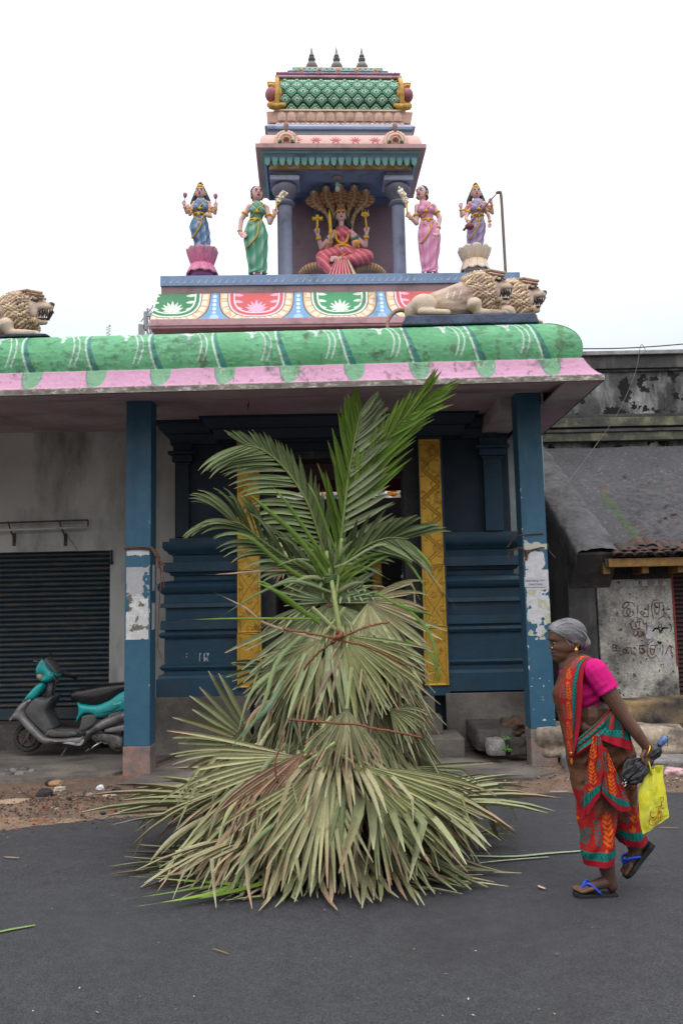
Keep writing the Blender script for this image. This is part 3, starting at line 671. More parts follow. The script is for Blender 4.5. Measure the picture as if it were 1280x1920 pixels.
# the room beyond the door
mag = M('magenta_wall', (.24, .035, .12), (.20, .03, .10), rough=.8); mau = M('mauve_wall', (.42, .26, .30), (.36, .22, .26), rough=.8, stain=(.2, .1, .12), sfac=.3)
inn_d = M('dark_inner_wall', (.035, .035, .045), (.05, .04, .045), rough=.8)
YB = 12.6
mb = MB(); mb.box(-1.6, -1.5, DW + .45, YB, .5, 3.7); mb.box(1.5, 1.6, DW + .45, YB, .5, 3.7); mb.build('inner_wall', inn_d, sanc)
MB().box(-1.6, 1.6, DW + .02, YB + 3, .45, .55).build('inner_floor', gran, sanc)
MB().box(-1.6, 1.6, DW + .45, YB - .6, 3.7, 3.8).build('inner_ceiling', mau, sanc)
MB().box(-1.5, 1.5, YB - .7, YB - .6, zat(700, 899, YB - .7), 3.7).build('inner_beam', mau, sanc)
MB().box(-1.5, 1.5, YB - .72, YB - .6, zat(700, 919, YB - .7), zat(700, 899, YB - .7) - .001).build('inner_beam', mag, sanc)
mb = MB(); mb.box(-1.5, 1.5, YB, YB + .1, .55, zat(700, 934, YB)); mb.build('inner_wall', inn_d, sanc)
fr = MB()
ctab = [lin(c) for c in ((235, 190, 120), (200, 90, 130), (240, 240, 235), (70, 160, 110), (90, 130, 190), (230, 150, 60), (240, 220, 150))]
for i in range(60):
    fr.col = ctab[RNG.integers(7)]; xx = RNG.uniform(-.4, 1.5); zz = zat(700, RNG.uniform(915, 936), YB + 1.4)
    fr.ell((xx, YB + 1.3, zz), (RNG.uniform(.03, .09), .04, RNG.uniform(.015, .05)), None, 8, 5)
fr.col = lin((230, 225, 215)); fr.box(-1.5, 1.5, YB + 1.4, YB + 1.5, .5, 3.6); fr.build('painted_frieze', M('frieze_paint', vc=True, rough=.7), sanc)
mb = MB(); mb.box(xat(696, 1000, 10.9), xat(714, 1000, 10.9), 10.9, 10.95, .55, zat(700, 988, 10.9)); mb.build('inner_gold_pillar', M('dull_gold', (.42, .22, .04), (.3, .15, .03), rough=.45, metal=.4, var=.3, scale=14), sanc, bevel=.01)
mb = MB()
for i in range(46):
    mb.col = [lin(c) for c in ((60, 120, 70), (200, 210, 215), (70, 110, 160), (50, 90, 60))][RNG.integers(4)]; q = at(758 + RNG.uniform(-4, 4), 985 + i * 2.4, 10.1); mb.ell(q, RNG.uniform(.012, .024), None, 6, 4)
gl = mb.build('door_garland', M('frieze_paint'), None); tag(gl, 'garland of small green and white flowers hanging just inside the right door jamb', 'garland')
dr = thing('temple_drum', 'black headed drum with a studded rim standing inside the dark doorway', 'drum', tuple(at(745, 1125, 10.4)))
q = at(746, 1122, 10.3); Rm = Matrix.Rotation(math.radians(80), 4, 'X') @ Matrix.Rotation(0, 4, 'Z')
mb = MB(); mb.lathe([(.0, 0), (.15, 0), (.17, -.15), (.16, -.35), (0.0, -.35)], q, 24, Matrix.Rotation(math.radians(80), 4, 'X')); mb.build('drum_shell', M('red_cloth', (.22, .02, .03), rough=.9), dr, smooth=True)
mb = MB(); mb.lathe([(.0, .012), (.135, .012), (.14, 0), (0, -.01)], q, 24, Rm); mb.build('drum_head', M('black_skin', (.012, .012, .014), rough=.5), dr)
mb = MB()
for i in range(28):
    a = i / 28 * 6.283; mb.ell(Vector(q) + (Rm.to_3x3() @ Vector((.148 * math.cos(a), .148 * math.sin(a), .004))), .008, None, 6, 4)
mb.build('rim_studs', M('dull_gold'), dr)
# pale side wall glimpsed right of the sanctum
sw = thing('pale_side_wall', 'narrow strip of pale green wall between the sanctum and the right porch post', 'wall', (2.1, 10, 0))
MB().box(xR + .005, xR + .5, 9.96, 10.05, 0, 3.8).build('wall', M('pale_cyan_wall', (.36, .42, .42), (.30, .36, .36), rough=.85, stain=(.2, .18, .15), sfac=.3), sw)

# ------------------------------------------------------------------ neighbour at the right
nb = thing('old_house', 'weathered black stained house with tiled lean-to roof, right of the temple', 'house', (4, 9.5, 0))
DN = 8.9
blackw = M('mouldy_black_wall', (.045, .043, .045), (.075, .07, .068), rough=.95, var=.25, scale=2, stain=(.22, .21, .20), sfac=.25, sscale=2.5, streak=8, bump=.4)
plast = M('grimy_plaster', (.50, .475, .43), (.36, .34, .31), rough=.95, var=.16, scale=3, stain=(.085, .08, .075), sfac=.75, sscale=2.8, bump=.4, bscale=22, speck=(.07, .065, .06), spkfac=.5, spkscale=16, grain=.25, gscale=60)
xNl = xat(1124, 1200, DN); xNr = xat(1268, 1200, DN); ze = zat(1190, 1060, DN)
mb = MB(); mb.box(xNl, xNr, DN, DN + .3, zat(1200, 1318, DN), ze + .12); mb.build('front_wall', plast, nb, bevel=.01)
mb = MB(); mb.box(xNl, xNr, DN - .004, DN - .001, zat(1200, 1086, DN), ze + .12); mb.build('dark_band', M('near_black_coat', (.022, .021, .024), (.035, .033, .035), rough=.95, var=.3, bump=.3), nb)  # near-black band along the top of the front wall
mb = MB(); mb.prism([(DN + .001, 0), (11.6, 0), (11.6, 3.72), (DN - .12, 2.02), (DN + .001, 1.95)], 'x', xNl - .30, xNl - .02)
o = mb.build('side_wall', blackw, nb)
mb = MB(); mb.box(xNr + .004, 6.5, DN + .12, DN + .2, 0, 2.2); mb.build('shutter', M('maroon_shutter', (.05, .02, .022), rough=.6), nb)
sp = nb
s0 = None
for i in range(40):
    z = .2 + i * .047
    if s0 is None: mb = MB(); mb.prism([(DN + .12, 0), (DN + .10, .012), (DN + .10, .035), (DN + .12, .045)], 'x', xNr + .006, 6.5); s0 = mb.build('shutter_slat', M('maroon_shutter'), nb); s0.location.z = z; TF[s0.name] = s0.matrix_basis.copy()
    else: put('shutter_slat', s0.data, nb, loc=(0, 0, z))
# red border line down the wall's right edge
MB().box(xNr - .018, xNr + .002, DN - .006, DN - .002, .9, 2.0).build('red_edge', M('dull_red_paint', (.20, .035, .03), rough=.8, var=.3), nb)
# wall paper scraps and hand painted Tamil words
def fn_w(u, v, X, Z):
    n = fbm(X, Z, 7, 4, 63); n2 = fbm(X, Z, 30, 3, 5); n3 = fbm(X * 4, Z * .8, 8, 3, 7)
    m = (n + .3 * n2 > .40) & (v < .7); m |= (v > .93) & (n3 > -.1) & (u > .35) & (v + .04 * n2 < 1.) & (u < .95)
    m |= (np.hypot((u - .30) * 1.0, (v - .88) * 1.4) < .055 + .02 * n2); m |= (np.hypot((u - .86), (v - .16) * .9) < .085 + .05 * n2) & (n3 > -.35); m |= (np.abs(u - .50 - .03 * n) < .014) & (np.abs(v - .73) < .06)
    m |= (np.hypot((u - .66), (v - .43) * 1.2) < .07 + .06 * n2)
    return m, np.array([.40, .40, .43]) * np.ones(X.shape + (3,)) * (1 + .15 * n2[..., None])
flaky('bill_scraps', xNl + .05, xNr - .03, zat(1200, 1262, DN), zat(1200, 1088, DN), DN - .002, fn_w, nb, .006)
def stroke_mesh(strokes, conv, wid, y, mb, nrm=Vector((0, -1, 0))):
    for s_ in strokes:
        P = [conv(*p) for p in s_]; Q = ipath(P, max(4, len(P) * 6)); Q = [Vector(q) for q in Q]
        for i in range(len(Q) - 1):
            t = (Q[i + 1] - Q[i]);
            if t.length < 1e-6: continue
            t.normalize(); a = t.cross(nrm); ww = wid * (.8 + .4 * mnoise.noise(Q[i] * 30)); mb.add([Q[i] - t * wid * .3 + a * ww, Q[i] - t * wid * .3 - a * ww, Q[i + 1] - a * ww + t * wid * .3, Q[i + 1] + a * ww + t * wid * .3], [(0, 1, 2, 3)])
def cw(zx, zy): return at(1100 + zx / 7.111, 1070 + zy / 7.111, DN - .006)
tamil = [
 [(500, 450), (470, 480), (500, 500), (545, 470), (560, 430), (520, 425), (480, 445)], [(480, 440), (560, 418), (620, 440), (640, 480)], [(500, 500), (480, 570), (520, 610), (580, 560), (560, 500), (530, 540), (560, 610), (600, 600), (625, 560), (600, 540)],
 [(675, 455), (678, 520), (675, 580)], [(715, 560), (735, 540), (760, 580), (730, 590), (720, 565)], [(745, 610), (825, 615)], [(820, 450), (818, 540), (820, 615)],
 [(945, 390), (890, 400), (865, 470), (870, 570), (890, 640)], [(905, 430), (905, 540), (930, 575), (960, 540), (965, 430)], [(905, 430), (1015, 428)], [(920, 490), (960, 490)], [(1000, 510), (1030, 550), (1010, 610), (950, 640)],
 [(620, 660), (585, 700), (600, 760), (640, 790)], [(640, 690), (660, 740), (640, 745)], [(660, 680), (700, 640), (745, 660), (760, 700)], [(660, 690), (705, 680), (700, 730)], [(790, 690), (800, 760), (795, 850)],
 [(690, 770), (640, 790), (620, 840), (650, 870), (680, 830), (660, 800)], [(690, 800), (690, 870), (720, 870), (740, 830), (700, 800)], [(690, 770), (740, 790), (760, 850), (730, 875)],
 [(340, 985), (420, 1000)], [(350, 990), (345, 1060), (390, 1065), (430, 1075), (400, 1110)], [(390, 990), (388, 1060)], [(345, 1030), (400, 1030)],
 [(500, 1030), (485, 1070), (510, 1105), (530, 1070), (510, 1040)], [(540, 1040), (530, 1080), (550, 1105), (565, 1070)], [(500, 1025), (585, 1030), (590, 1100)], [(600, 1105), (655, 1115)],
 [(705, 990), (705, 1080), (760, 1095), (780, 1060)], [(705, 1000), (780, 995)], [(745, 990), (745, 1070)], [(710, 1040), (770, 1040)],
 [(880, 930), (830, 970), (805, 1050), (820, 1130), (870, 1165), (930, 1130)], [(850, 1000), (950, 990)], [(850, 1000), (845, 1080), (880, 1120), (905, 1060), (905, 1000)], [(850, 1045), (905, 1045)],
 [(1010, 985), (1015, 1060), (1005, 1115)], [(1050, 1110), (1095, 1010), (1118, 1010), (1120, 1110)], [(720, 935), (745, 930)], [(1075, 935), (1082, 945)],
 [(955, 720), (985, 710), (995, 740), (970, 760), (950, 735)], [(1085, 710), (1120, 720), (1125, 780), (1110, 820)]]
mb = MB(); stroke_mesh(tamil, cw, .0045, DN, mb); mb.build('painted_lettering', M('faded_red_paint', (.20, .06, .05), (.20, .13, .11), rough=.9, var=.4, scale=20), nb)
mb = MB(); stroke_mesh([[(880, 810), (905, 775), (950, 770), (975, 810), (975, 840)], [(995, 810), (1015, 765), (1085, 765)], [(945, 945), (975, 970), (990, 950)]], cw, .009, DN, mb); mb.build('painted_mark', M('teal_paint', (.02, .15, .22), rough=.8), nb)
# roof: sloping, once tiled, now largely cemented over
yE, zE_, yR, zR_ = 8.55, zat(1200, 1043, 8.55), 11.5, zat(1150, 838, 11.5)
xs = np.linspace(xNl + .10, 7.0, 330); ts = np.linspace(0, 1, 240); Xr, T = np.meshgrid(xs, ts, indexing='ij'); Yr = yE + (yR - yE) * T; Zr = zE_ + (zR_ - zE_) * T
n1 = fbm(Xr, Yr, 2.2, 4, 71); n2 = fbm(Xr, Yr * 1.5, 14, 4, 73); n3 = fbm(Xr, Yr, 40, 3, 75)
zone = np.clip((.80 - T + .25 * n1) * 3, 0, 1) * np.clip((Xr - xNl - .35) * 6, 0, 1)
Zr += .018 * n2 * (zone * .9 + .1) + .02 * n1 + .008 * n3 * zone + .012 * zone * np.sin(Xr * 2 * math.pi / .16) * np.clip(1.2 - T * 2, 0, 1)
C = np.array([.062, .061, .066]) * (1 + .45 * n2[..., None] * zone[..., None] + .25 * n1[..., None] + .5 * n3[..., None] * zone[..., None])
C = np.where(((n2 > .36) & (n3 > .05) & (n1 > .0) & (zone > .6))[..., None], np.array([.14, .06, .045]) * (1 + .3 * n3[..., None]), C)
C = np.where(((n3 > .42) & (zone < .6))[..., None], C * 1.8, C)
C = np.where((np.abs(fbm(Xr, Yr, 2.5, 4, 88)) < .006)[..., None] & (zone < .7)[..., None], C * .35, C)
moss = (np.abs(Xr - xNl - .45 - .05 * n2) < .03 + .04 * n3) & (T > .04) & (T < .5) & (n2 + n3 > -.1); C = np.where(moss[..., None], np.array([.05, .09, .02]), C)
gridmesh('roof_surface', np.stack([Xr, Yr, Zr], -1), np.clip(C, .01, 1), M('roof_cement', vc=True, rough=.9, var=.25, scale=14, bump=.5, bscale=50), nb)
MB().prism([(yE + .02, zE_ - .03), (yR, zR_ - .03), (yR, zR_ - .12), (yE + .02, zE_ - .10)], 'x', xNl, 7.0).build('roof_deck', M('dark_timber', (.05, .035, .025), rough=.9), nb)
# cement coping along the left verge
xs = np.linspace(0, 1, 26); ts = np.linspace(0, 1, 160); Xc, T = np.meshgrid(xs, ts, indexing='ij'); n1 = fbm(Xc * .4, T * 3, 5, 4, 81)
ang = Xc * math.pi * .95
XX = xNl - .30 + .46 * Xc - .02 * np.sin(ang * 2) + .012 * n1; YY = yE - .02 + (yR - yE) * T; ZZ = zE_ + .01 + (zR_ - zE_) * T + .075 * np.sin(np.clip(ang + .15, 0, math.pi)) ** .6 + .03 * n1 + .012 * fbm(Xc * .4, T * 3, 26, 3, 91); XX += .012 * fbm(T * 3, Xc, 9, 3, 92); ZZ[0, :] -= .20; ZZ[1, :] -= .02
C = np.array([.085, .082, .086]) * (1 + .5 * n1[..., None] + .5 * fbm(Xc * .4, T * 3, 30, 4, 93)[..., None]); C[0] *= .4
gridmesh('verge_coping', np.stack([XX, YY, ZZ], -1), C, MATS['roof_cement'], nb)
MB().prism([(yE + .0, zE_ + .04), (yE + .30, zE_ + .16), (yE + .5, zE_ - .5), (yE + .35, zE_ - .30)], 'x', xNl - .29, xNl + .14).build('coping_end', blackw, nb, bevel=.02)
# eave tiles, half round, in two courses of curls
tilem = M('clay_tile', (.13, .05, .034), (.05, .04, .038), rough=.85, var=.3, scale=7, stain=(.03, .028, .028), sfac=.7, sscale=9, bump=.3)
arc = [(.062 * math.cos(t), .040 * math.sin(t)) for t in np.linspace(0.1, math.pi - .1, 9)]; arc2 = [(.050 * math.cos(t), .029 * math.sin(t)) for t in np.linspace(math.pi - .1, .1, 9)]
mb = MB(); mb.prism([(a, b) for a, b in arc + arc2], 'y', 0, .17); sl_a = math.atan2(zR_ - zE_, yR - yE)
t0 = None; random.seed(3)
for row in range(4):
    for i in range(26):
        if row > 1 and random.random() < .5: continue
        x = xNl + .13 + i * .098 + (.05 if row % 2 else 0) + random.uniform(-.012, .012)
        yy = yE - .05 + (row // 2) * .05 + (row % 2) * .015; zz = zE_ + .005 + (row % 2) * .030 + (row // 2) * .052 + random.uniform(-.006, .006)
        R = Euler((sl_a + random.uniform(-.08, .08), random.uniform(-.12, .12) + (math.pi if row % 2 == 0 and False else 0), random.uniform(-.08, .08))).to_matrix().to_4x4()
        mt = Matrix.Translation((x, yy, zz)) @ R
        if t0 is None: t0 = mb.build('roof_tile', tilem, nb); t0.matrix_basis = mt; TF[t0.name] = mt.copy()
        else: put('roof_tile', t0.data, nb, mtx=mt)
random.seed(4)
for i in range(16):           # loose shards on the slope
    T = random.uniform(.12, .72); x = xNl + .75 + random.random() * 1.6; mt = Matrix.Translation((x, yE + (yR - yE) * T, zE_ + (zR_ - zE_) * T + .012)) @ Euler((sl_a + random.uniform(-.2, .2), random.uniform(-.3, .3), random.uniform(-1, 1))).to_matrix().to_4x4() @ Matrix.Diagonal((random.uniform(.3, .6), random.uniform(.10, .22), random.uniform(.2, .4), 1))
    put('roof_tile', t0.data, nb, mtx=mt)
ochre = M('ochre_timber', (.30, .17, .05), (.20, .11, .04), rough=.85, var=.25, scale=5, stain=(.06, .04, .03), sfac=.4, bump=.3)
zt = zE_ - .018; MB().box(xNl + .03, 7.0, yE + .0, yE + .06, zt - .085, zt).build('eave_board', ochre, nb, bevel=.006)
for px in (1135, 1207, 1275): x = xat(px, 1070, yE + .1); MB().box(x - .035, x + .035, yE + .061, DN, zt - .15, zt - .03).build('rafter_end', ochre, nb, bevel=.005)
# parapet wall behind
DPp = 11.6; xq = xat(985, 800, DPp)
parm = M('stained_parapet', (.12, .12, .118), (.05, .05, .052), rough=.95, var=.25, scale=1.6, stain=(.46, .46, .45), sfac=.55, sscale=2.4, streak=2.5, bump=.4, speck=(.012, .012, .014), spkfac=.85, spkscale=5)
def Zq(y): return zat(1190, y, DPp)
mb = MB(); mb.box(xq, 9, DPp, DPp + .3, 2.5, Zq(668)); mb.build('parapet_wall', parm, nb)
for y0, y1, pr_, m_ in ((660, 667.5, .10, M('pale_coping', (.36, .35, .36), (.24, .24, .24), rough=.9, stain=(.08, .08, .08), sfac=.4)), (668, 692, .06, blackw), (692.5, 697, .03, blackw), (776, 784, .03, blackw), (784.5, 801, .10, M('mossy_ledge', (.06, .062, .055), (.10, .10, .07), rough=.95, var=.3, scale=4, stain=(.25, .24, .15), sfac=.35, sscale=4)), (801.5, 806, .03, blackw), (806.5, 812, .14, blackw), (812.5, 828, .12, M('mossy_ledge'))):
    MB().box(xq, 9, DPp - pr_, DPp - .0005, Zq(y1), Zq(y0)).build('parapet_moulding', m_, nb, bevel=.008)
# foundation: rock ledge
rockm = M('split_granite', (.42, .34, .26), (.24, .19, .15), rough=.9, var=.3, scale=4, stain=(.07, .06, .055), sfac=.55, sscale=4, bump=.7, bscale=16)
ledge = M('ochre_black_rock', (.34, .23, .10), (.17, .13, .09), rough=.9, var=.2, scale=2.2, stain=(.02, .02, .022), sfac=.85, sscale=3.5, bump=.7, bscale=14)
random.seed(9)
mb = MB(); q = at(1235, 1334, 8.80); mb.rock(q, (.60, .24, .135), 4, .09, 4, box=.97); mb.build('footing_rock', ledge, nb, smooth=True)
mb = MB(); mb.box(xNl - .2, 7, DN + .02, DN + .5, 0, zat(1200, 1316, DN)); mb.build('footing', blackw, nb)
def stone(px, py, D, r, seed, lab, mat=rockm, rot=None, box=.7, amp=.2, name='granite_block', cat='stone', grp=None, sub=4):
    q = at(px, py, D); mb = MB(); mb.rock((0, 0, 0), r, sub, amp, seed, rot, box); o = mb.build(name, mat, None, smooth=True); o.location = q; TF[o.name] = Matrix.Translation(q)
    return tag(o, lab, cat, grp)
stone(1052, 1388, 8.35, (.29, .2, .155), 2, 'big rounded tan granite block lying against the foot of the right porch post')
stone(1222, 1388, 8.3, (.30, .22, .145), 5, 'long tan granite block lying under the yellow ledge at the right edge')
stone(1086, 1437, 8.0, (.14, .16, .10), 8, 'grey cut granite block half sunk in earth below the big tan block', M('grey_granite', (.26, .25, .24), (.18, .17, .165), rough=.9, var=.3, scale=9, bump=.5), box=.9, amp=.08)
stone(1222, 1428, 8.0, (.32, .2, .05), 9, 'flat grey slab lying under the long tan block at the right edge', M('grey_granite'), box=.9, amp=.08)
lyr = thing('rope_stone', None, None) if False else None
dkst = M('black_weathered_stone', (.05, .045, .042), (.09, .08, .07), rough=.95, var=.3, scale=5, bump=.7, bscale=20)
stone(918, 1378, 8.95, (.19, .42, .11), 11, 'long black weathered stone beam lying inside the porch near the right post', dkst, box=.93, amp=.08)
stone(928, 1400, 8.42, (.09, .10, .088), 12, 'rounded grey end of a broken stone shaft lying in front of the black beam', M('grey_granite'), box=.55, amp=.1)
stone(968, 1400, 8.5, (.085, .10, .08), 13, 'small black block between the stone shaft end and the right porch post', dkst, box=.85, amp=.15)
stone(960, 1362, 8.9, (.12, .13, .09), 14, 'rusty brown rubble lump lying on top of the black stone beam', M('rusty_rubble', (.13, .07, .04), (.06, .05, .045), rough=.95, var=.3, scale=6, bump=.6), box=.3, amp=.5)
# plant tuft
wt = thing('weed_tuft', 'bright green leafy weed growing between the stones by the right post', 'weed', tuple(at(948, 1410, 8.2)))
mb = MB(); random.seed(5)
for cx, cy_, nn_ in ((947, 1408, 70), (949, 1386, 30)):
    c = at(cx, cy_, 8.22)
    for i in range(nn_):
        d = Vector((random.gauss(0, 1), random.gauss(0, .6), abs(random.gauss(0, .6)))); d.normalize(); p = c + d * random.uniform(.01, .062) * (1 if cy_ > 1400 else .6); s_ = random.uniform(.008, .015); a = Vector((random.gauss(0, 1), random.gauss(0, 1), random.gauss(0, .5))).normalized(); b = a.cross(Vector((0, -.6, 1))).normalized()
        mb.add([p - a * s_, p + b * s_ * .6, p + a * s_, p - b * s_ * .6], [(0, 1, 2, 3)])
mb.build('leaves', M('bright_weed', (.10, .24, .04), (.06, .15, .03), rough=.5), wt)
# telecom mast far behind
ms = thing('telecom_mast', 'grey steel lattice telecom mast with antennas, far behind the shrine platform', 'mast', tuple(at(285, 720, 45)))
D = 45; mm_ = M('far_grey_steel', (.28, .30, .33), rough=.6)
mb = MB(); X0, X1 = xat(276, 600, D), xat(296, 600, D); Zt = zat(285, 577, D)
corners = [(X0, D), (X1, D), (X1, D + .7), (X0, D + .7)]
for x, y in corners: mb.tube([(x, y, 0), (x, y, Zt)], .035, 5)
mb.build('corner_post', mm_, ms); mb = MB()
for k in range(24):
    z0 = Zt - k * .55
    for i in range(4):
        a, b = corners[i], corners[(i + 1) % 4]; mb.tube([(a[0], a[1], z0), (b[0], b[1], z0 - .55)], .022, 4); mb.tube([(b[0], b[1], z0), (a[0], a[1], z0 - .55)], .022, 4)
mb.build('bracing', mm_, ms)
for px, py, h in ((272, 600, .5), (262, 617, .3), (297, 590, .4), (301, 610, .4), (268, 618, .3)):
    q = at(px, py, D - .2); mb = MB(); mb.box(q.x - .08, q.x + .08, q.y, q.y + .1, q.z - h, q.z + h); mb.tube([q + Vector((0, .05, 0)), (X0, D, q.z)], .03, 4); mb.build('antenna', mm_, ms)
q = at(285, 577, D); MB().tube([q, at(287, 572, D)], .03, 4).build('lightning_rod', mm_, ms); MB().tube([at(264, 603, D), at(286, 575, D)], .03, 4).build('stay', mm_, ms)
# wires at the right
cbl = M('grey_cable', (.11, .11, .12), rough=.6)
mb = MB(); mb.tube([Vector(p) for p in ipath([at(1060, 654, 11.2), at(1200, 651, 11.3), at(1400, 634, 11.5)], 20)], .008, 5); o = mb.build('overhead_wire', M('black_cable')); tag(o, 'thin black overhead wire crossing the sky at the right', 'wire')
mb = MB(); mb.tube([Vector(p) for p in ipath([at(1211, 660, 11.2), at(1206, 649, 11.25), at(1200, 650, 11.25), at(1190, 700, 11.2), at(1160, 770, 11.1), at(1120, 830, 11.0), at(1075, 890, 10.2), at(1052, 920, 9.5), at(1054, 945, 9.0)], 60)], .0042, 5)
o = mb.build('hanging_cable', cbl); tag(o, 'loose grey cable hanging from the parapet down past the sloping roof', 'cable')
mb = MB(); mb.tube([Vector(p) for p in ipath([at(1020, 1018, 8.3), at(1027, 1022, 8.3), at(1030, 1034, 8.35), at(1040, 1045, 8.4)], 14)], .004, 5); o = mb.build('wire_stub', cbl); tag(o, 'short bent grey wire sticking out behind the right porch post', 'wire')
# coir rope on the posts
coir = M('coir_rope', (.16, .075, .04), (.10, .05, .03), rough=.95, var=.4, scale=40, bump=.5)
def ropes(name, lab, paths):
    r = thing(name, lab, 'rope', tuple(paths[0][0][0]))
    for P, rad in paths:
        Q = ipath(P, max(8, len(P) * 5)); Q = Q + RNG.normal(0, rad * .25, Q.shape); MB().tube([Vector(q) for q in Q], rad, 6).build('rope_strand', coir, r, smooth=True)
yf = DP - .012; rz = lambda x, y: at(x, y, yf)
ropes('coir_rope', 'frayed brown coir rope tied round the left porch post with a hanging tail', [([rz(233, 1028), rz(258, 1026), rz(283, 1028), Vector((lxb + .012, DP + .12, zat(285, 1030, DP + .1)))], .008), ([rz(233, 1031), rz(258, 1029), rz(283, 1031)], .006),
    ([rz(284, 1026), at(291, 1036, 8.15), at(296, 1050, 8.15), at(300, 1062, 8.15)], .016), ([at(290, 1030, 8.14), at(297, 1044, 8.14), at(303, 1058, 8.14)], .012), ([at(300, 1060, 8.15), at(302, 1090, 8.15), at(298, 1140, 8.15), at(296, 1210, 8.15), at(303, 1232, 8.14), at(310, 1246, 8.12)], .005),
    ([at(300, 1060, 8.14), at(306, 1080, 8.14), at(307, 1104, 8.14)], .004), ([at(296, 1055, 8.14), at(292, 1080, 8.14), at(293, 1098, 8.14)], .004), ([at(303, 1058, 8.14), at(308, 1062, 8.14)], .01)])
ropes('coir_rope', 'thin brown coir rope knotted in loops round the right porch post', [([at(955, 1018, 8.3), at(966, 1008, 8.25), rz(976, 1003), rz(1000, 1001), rz(1019, 1000)], .006), ([at(950, 1034, 8.3), at(965, 1030, 8.25), rz(976, 1028), rz(988, 1034), rz(1000, 1030), rz(1020, 1026)], .007), ([rz(985, 1033), rz(988, 1040), rz(986, 1050)], .009),
    ([rz(982, 1034), rz(980, 1060)], .004), ([at(958, 1032, 8.3), at(952, 1045, 8.3), at(960, 1056, 8.3)], .006), ([at(962, 1010, 8.3), at(951, 1026, 8.3)], .006)])
# ================================================================== rooftop shrine
shr = thing('rooftop_shrine', 'painted rooftop shrine tower with barrel vault roof above the porch', 'shrine tower', (0, 10.6, 4.0))
pnt = M('old_sculpture_paint', vc=True, rough=.72, var=.08, scale=14, bump=.15, bscale=70, stain=(.10, .09, .085), sfac=.18, sscale=6)
teal = lin((92, 165, 150)); teal = tuple(x * 1.0 for x in teal)
cB = lin((92, 132, 178)); cBd = lin((70, 105, 150)); cPk = lin((196, 140, 150)); cMar = lin((126, 84, 92)); cSal = lin((214, 160, 140)); cLil = lin((176, 172, 205)); cOr = lin((226, 165, 95)); cCr = lin((225, 200, 165)); cGold = lin((214, 170, 62)); cGrn = lin((80, 150, 115)); cGd = lin((38, 95, 70)); cPur = lin((140, 82, 116)); cSlate = lin((98, 104, 138)); cStone = lin((96, 98, 120))
def fmat(name, c, **k):
    c = tuple(x * .78 + .125 for x in c)  # weathering and a milky haze put into the colour, lifted towards pale grey
    d = dict(rough=.75, var=.08, scale=3, bump=.15, bscale=40, stain=tuple(x * .45 for x in c), sfac=.25, sscale=3); d.update(k); return M(name, c, tuple(x * .88 for x in c), **d)
# --- platform
DB = 10.2
PXL, PXR = xat(302, 530, DB), xat(977, 522, DB); zb1 = zat(640, 513, DB); zb0 = zat(640, 532, DB)
MB().box(PXL, PXR, DB, DB + 1.75, zb0, zb1).build('platform_edge', fmat('platform_blue', cB), shr, bevel=.006)
# little paisley strokes along the edge
mb = MB()
k = 0; x = PXL + .05
while x < PXR - .05:
    zc = (zb0 + zb1) / 2; y = DB - .003
    P = [(x - .028, zc - .025), (x - .012, zc - .040), (x + .006, zc - .026), (x + .016, zc + .0), (x + .028, zc + .018), (x + .020, zc + .022), (x + .006, zc + .004), (x - .010, zc - .012)]
    mb.add([(p[0], y, p[1]) for p in P], [tuple(range(8))]); mb.ell((x + .002, y, zc + .03), (.006, .002, .006), None, 6, 4); x += .086
mb.build('painted_paisley', fmat('faded_lilac', lin((160, 170, 205)), var=.2), shr)
MB().box(PXL + .01, PXR - .02, DB + .02, DB + 1.7, zb0 - .11, zb0 - .001).build('platform_band', fmat('maroon_band', cMar), shr)
# --- curved eave of the platform with painted arches
zk1 = zb0 - .105; zk0 = zat(640, 596, 10.05); XA, XBb = xat(298, 548, DB), xat(990, 540, DB)
n, m = 1500, 130; ss = np.linspace(0, 1, n); tt = np.linspace(0, 1, m); S_, T_ = np.meshgrid(ss, tt, indexing='ij')
X = (XA - .06 * T_ ** 1.3) + (XBb - XA + .12 * T_ ** 1.3) * S_; Z = zk1 + (zk0 - zk1) * T_; Yk = DB + .0 - .17 * T_ ** 1.5 - .02 * np.sin(T_ * 3.1)
zz = Z - zk0; ht = zk1 - zk0; c0 = xat(637, 570, 10.1); pr = 1.025
kk = np.round((X - c0) / pr); dx = X - c0 - kk * pr; up = (1 - T_)          # 0 foot .. 1 top
isg = (kk % 2 == 0)
Fq = (np.abs(dx) / .34) ** 2.6 + (np.clip(1.0 - up, 0, 2) / .90) ** 3.2
Fm = Fq ** (1 / 2.9)
an = np.arctan2(up * ht - ht * .75, dx)
C = np.ones(X.shape + (3,)) * np.array(lin((120, 165, 205)))
C = np.where((Fm < 1.27 + .05 * np.abs(np.sin(an * 9)))[..., None], np.array(lin((214, 178, 140))) * (1 + .15 * fbm(X, Z, 20, 3, 4)[..., None]), C)
pet = (Fm > 1.05) & (Fm < 1.24) & (np.abs(((an * 4.2 + 50) % 1) - .5) < .36) & (fbm(X, Z, 22, 2, 6) > -.45)
C = np.where(pet[..., None], np.array(lin((232, 218, 196))), C)
grn_ = np.array(lin((74, 136, 98))); red_ = np.array(lin((206, 98, 100)))
ins = Fm < 1.02; base = np.where(isg[..., None], grn_, red_); wt_ = np.where(isg[..., None], np.array(lin((222, 232, 222))), np.array(lin((240, 205, 220))))
C = np.where(ins[..., None], base, C); C = np.where(((Fm > .96) & ins)[..., None], wt_, C); C = np.where(((Fm > .80) & (Fm < .855))[..., None], wt_, C)
yv = up * ht; mot = np.zeros(X.shape, bool); fx, fy = 0, ht * .30
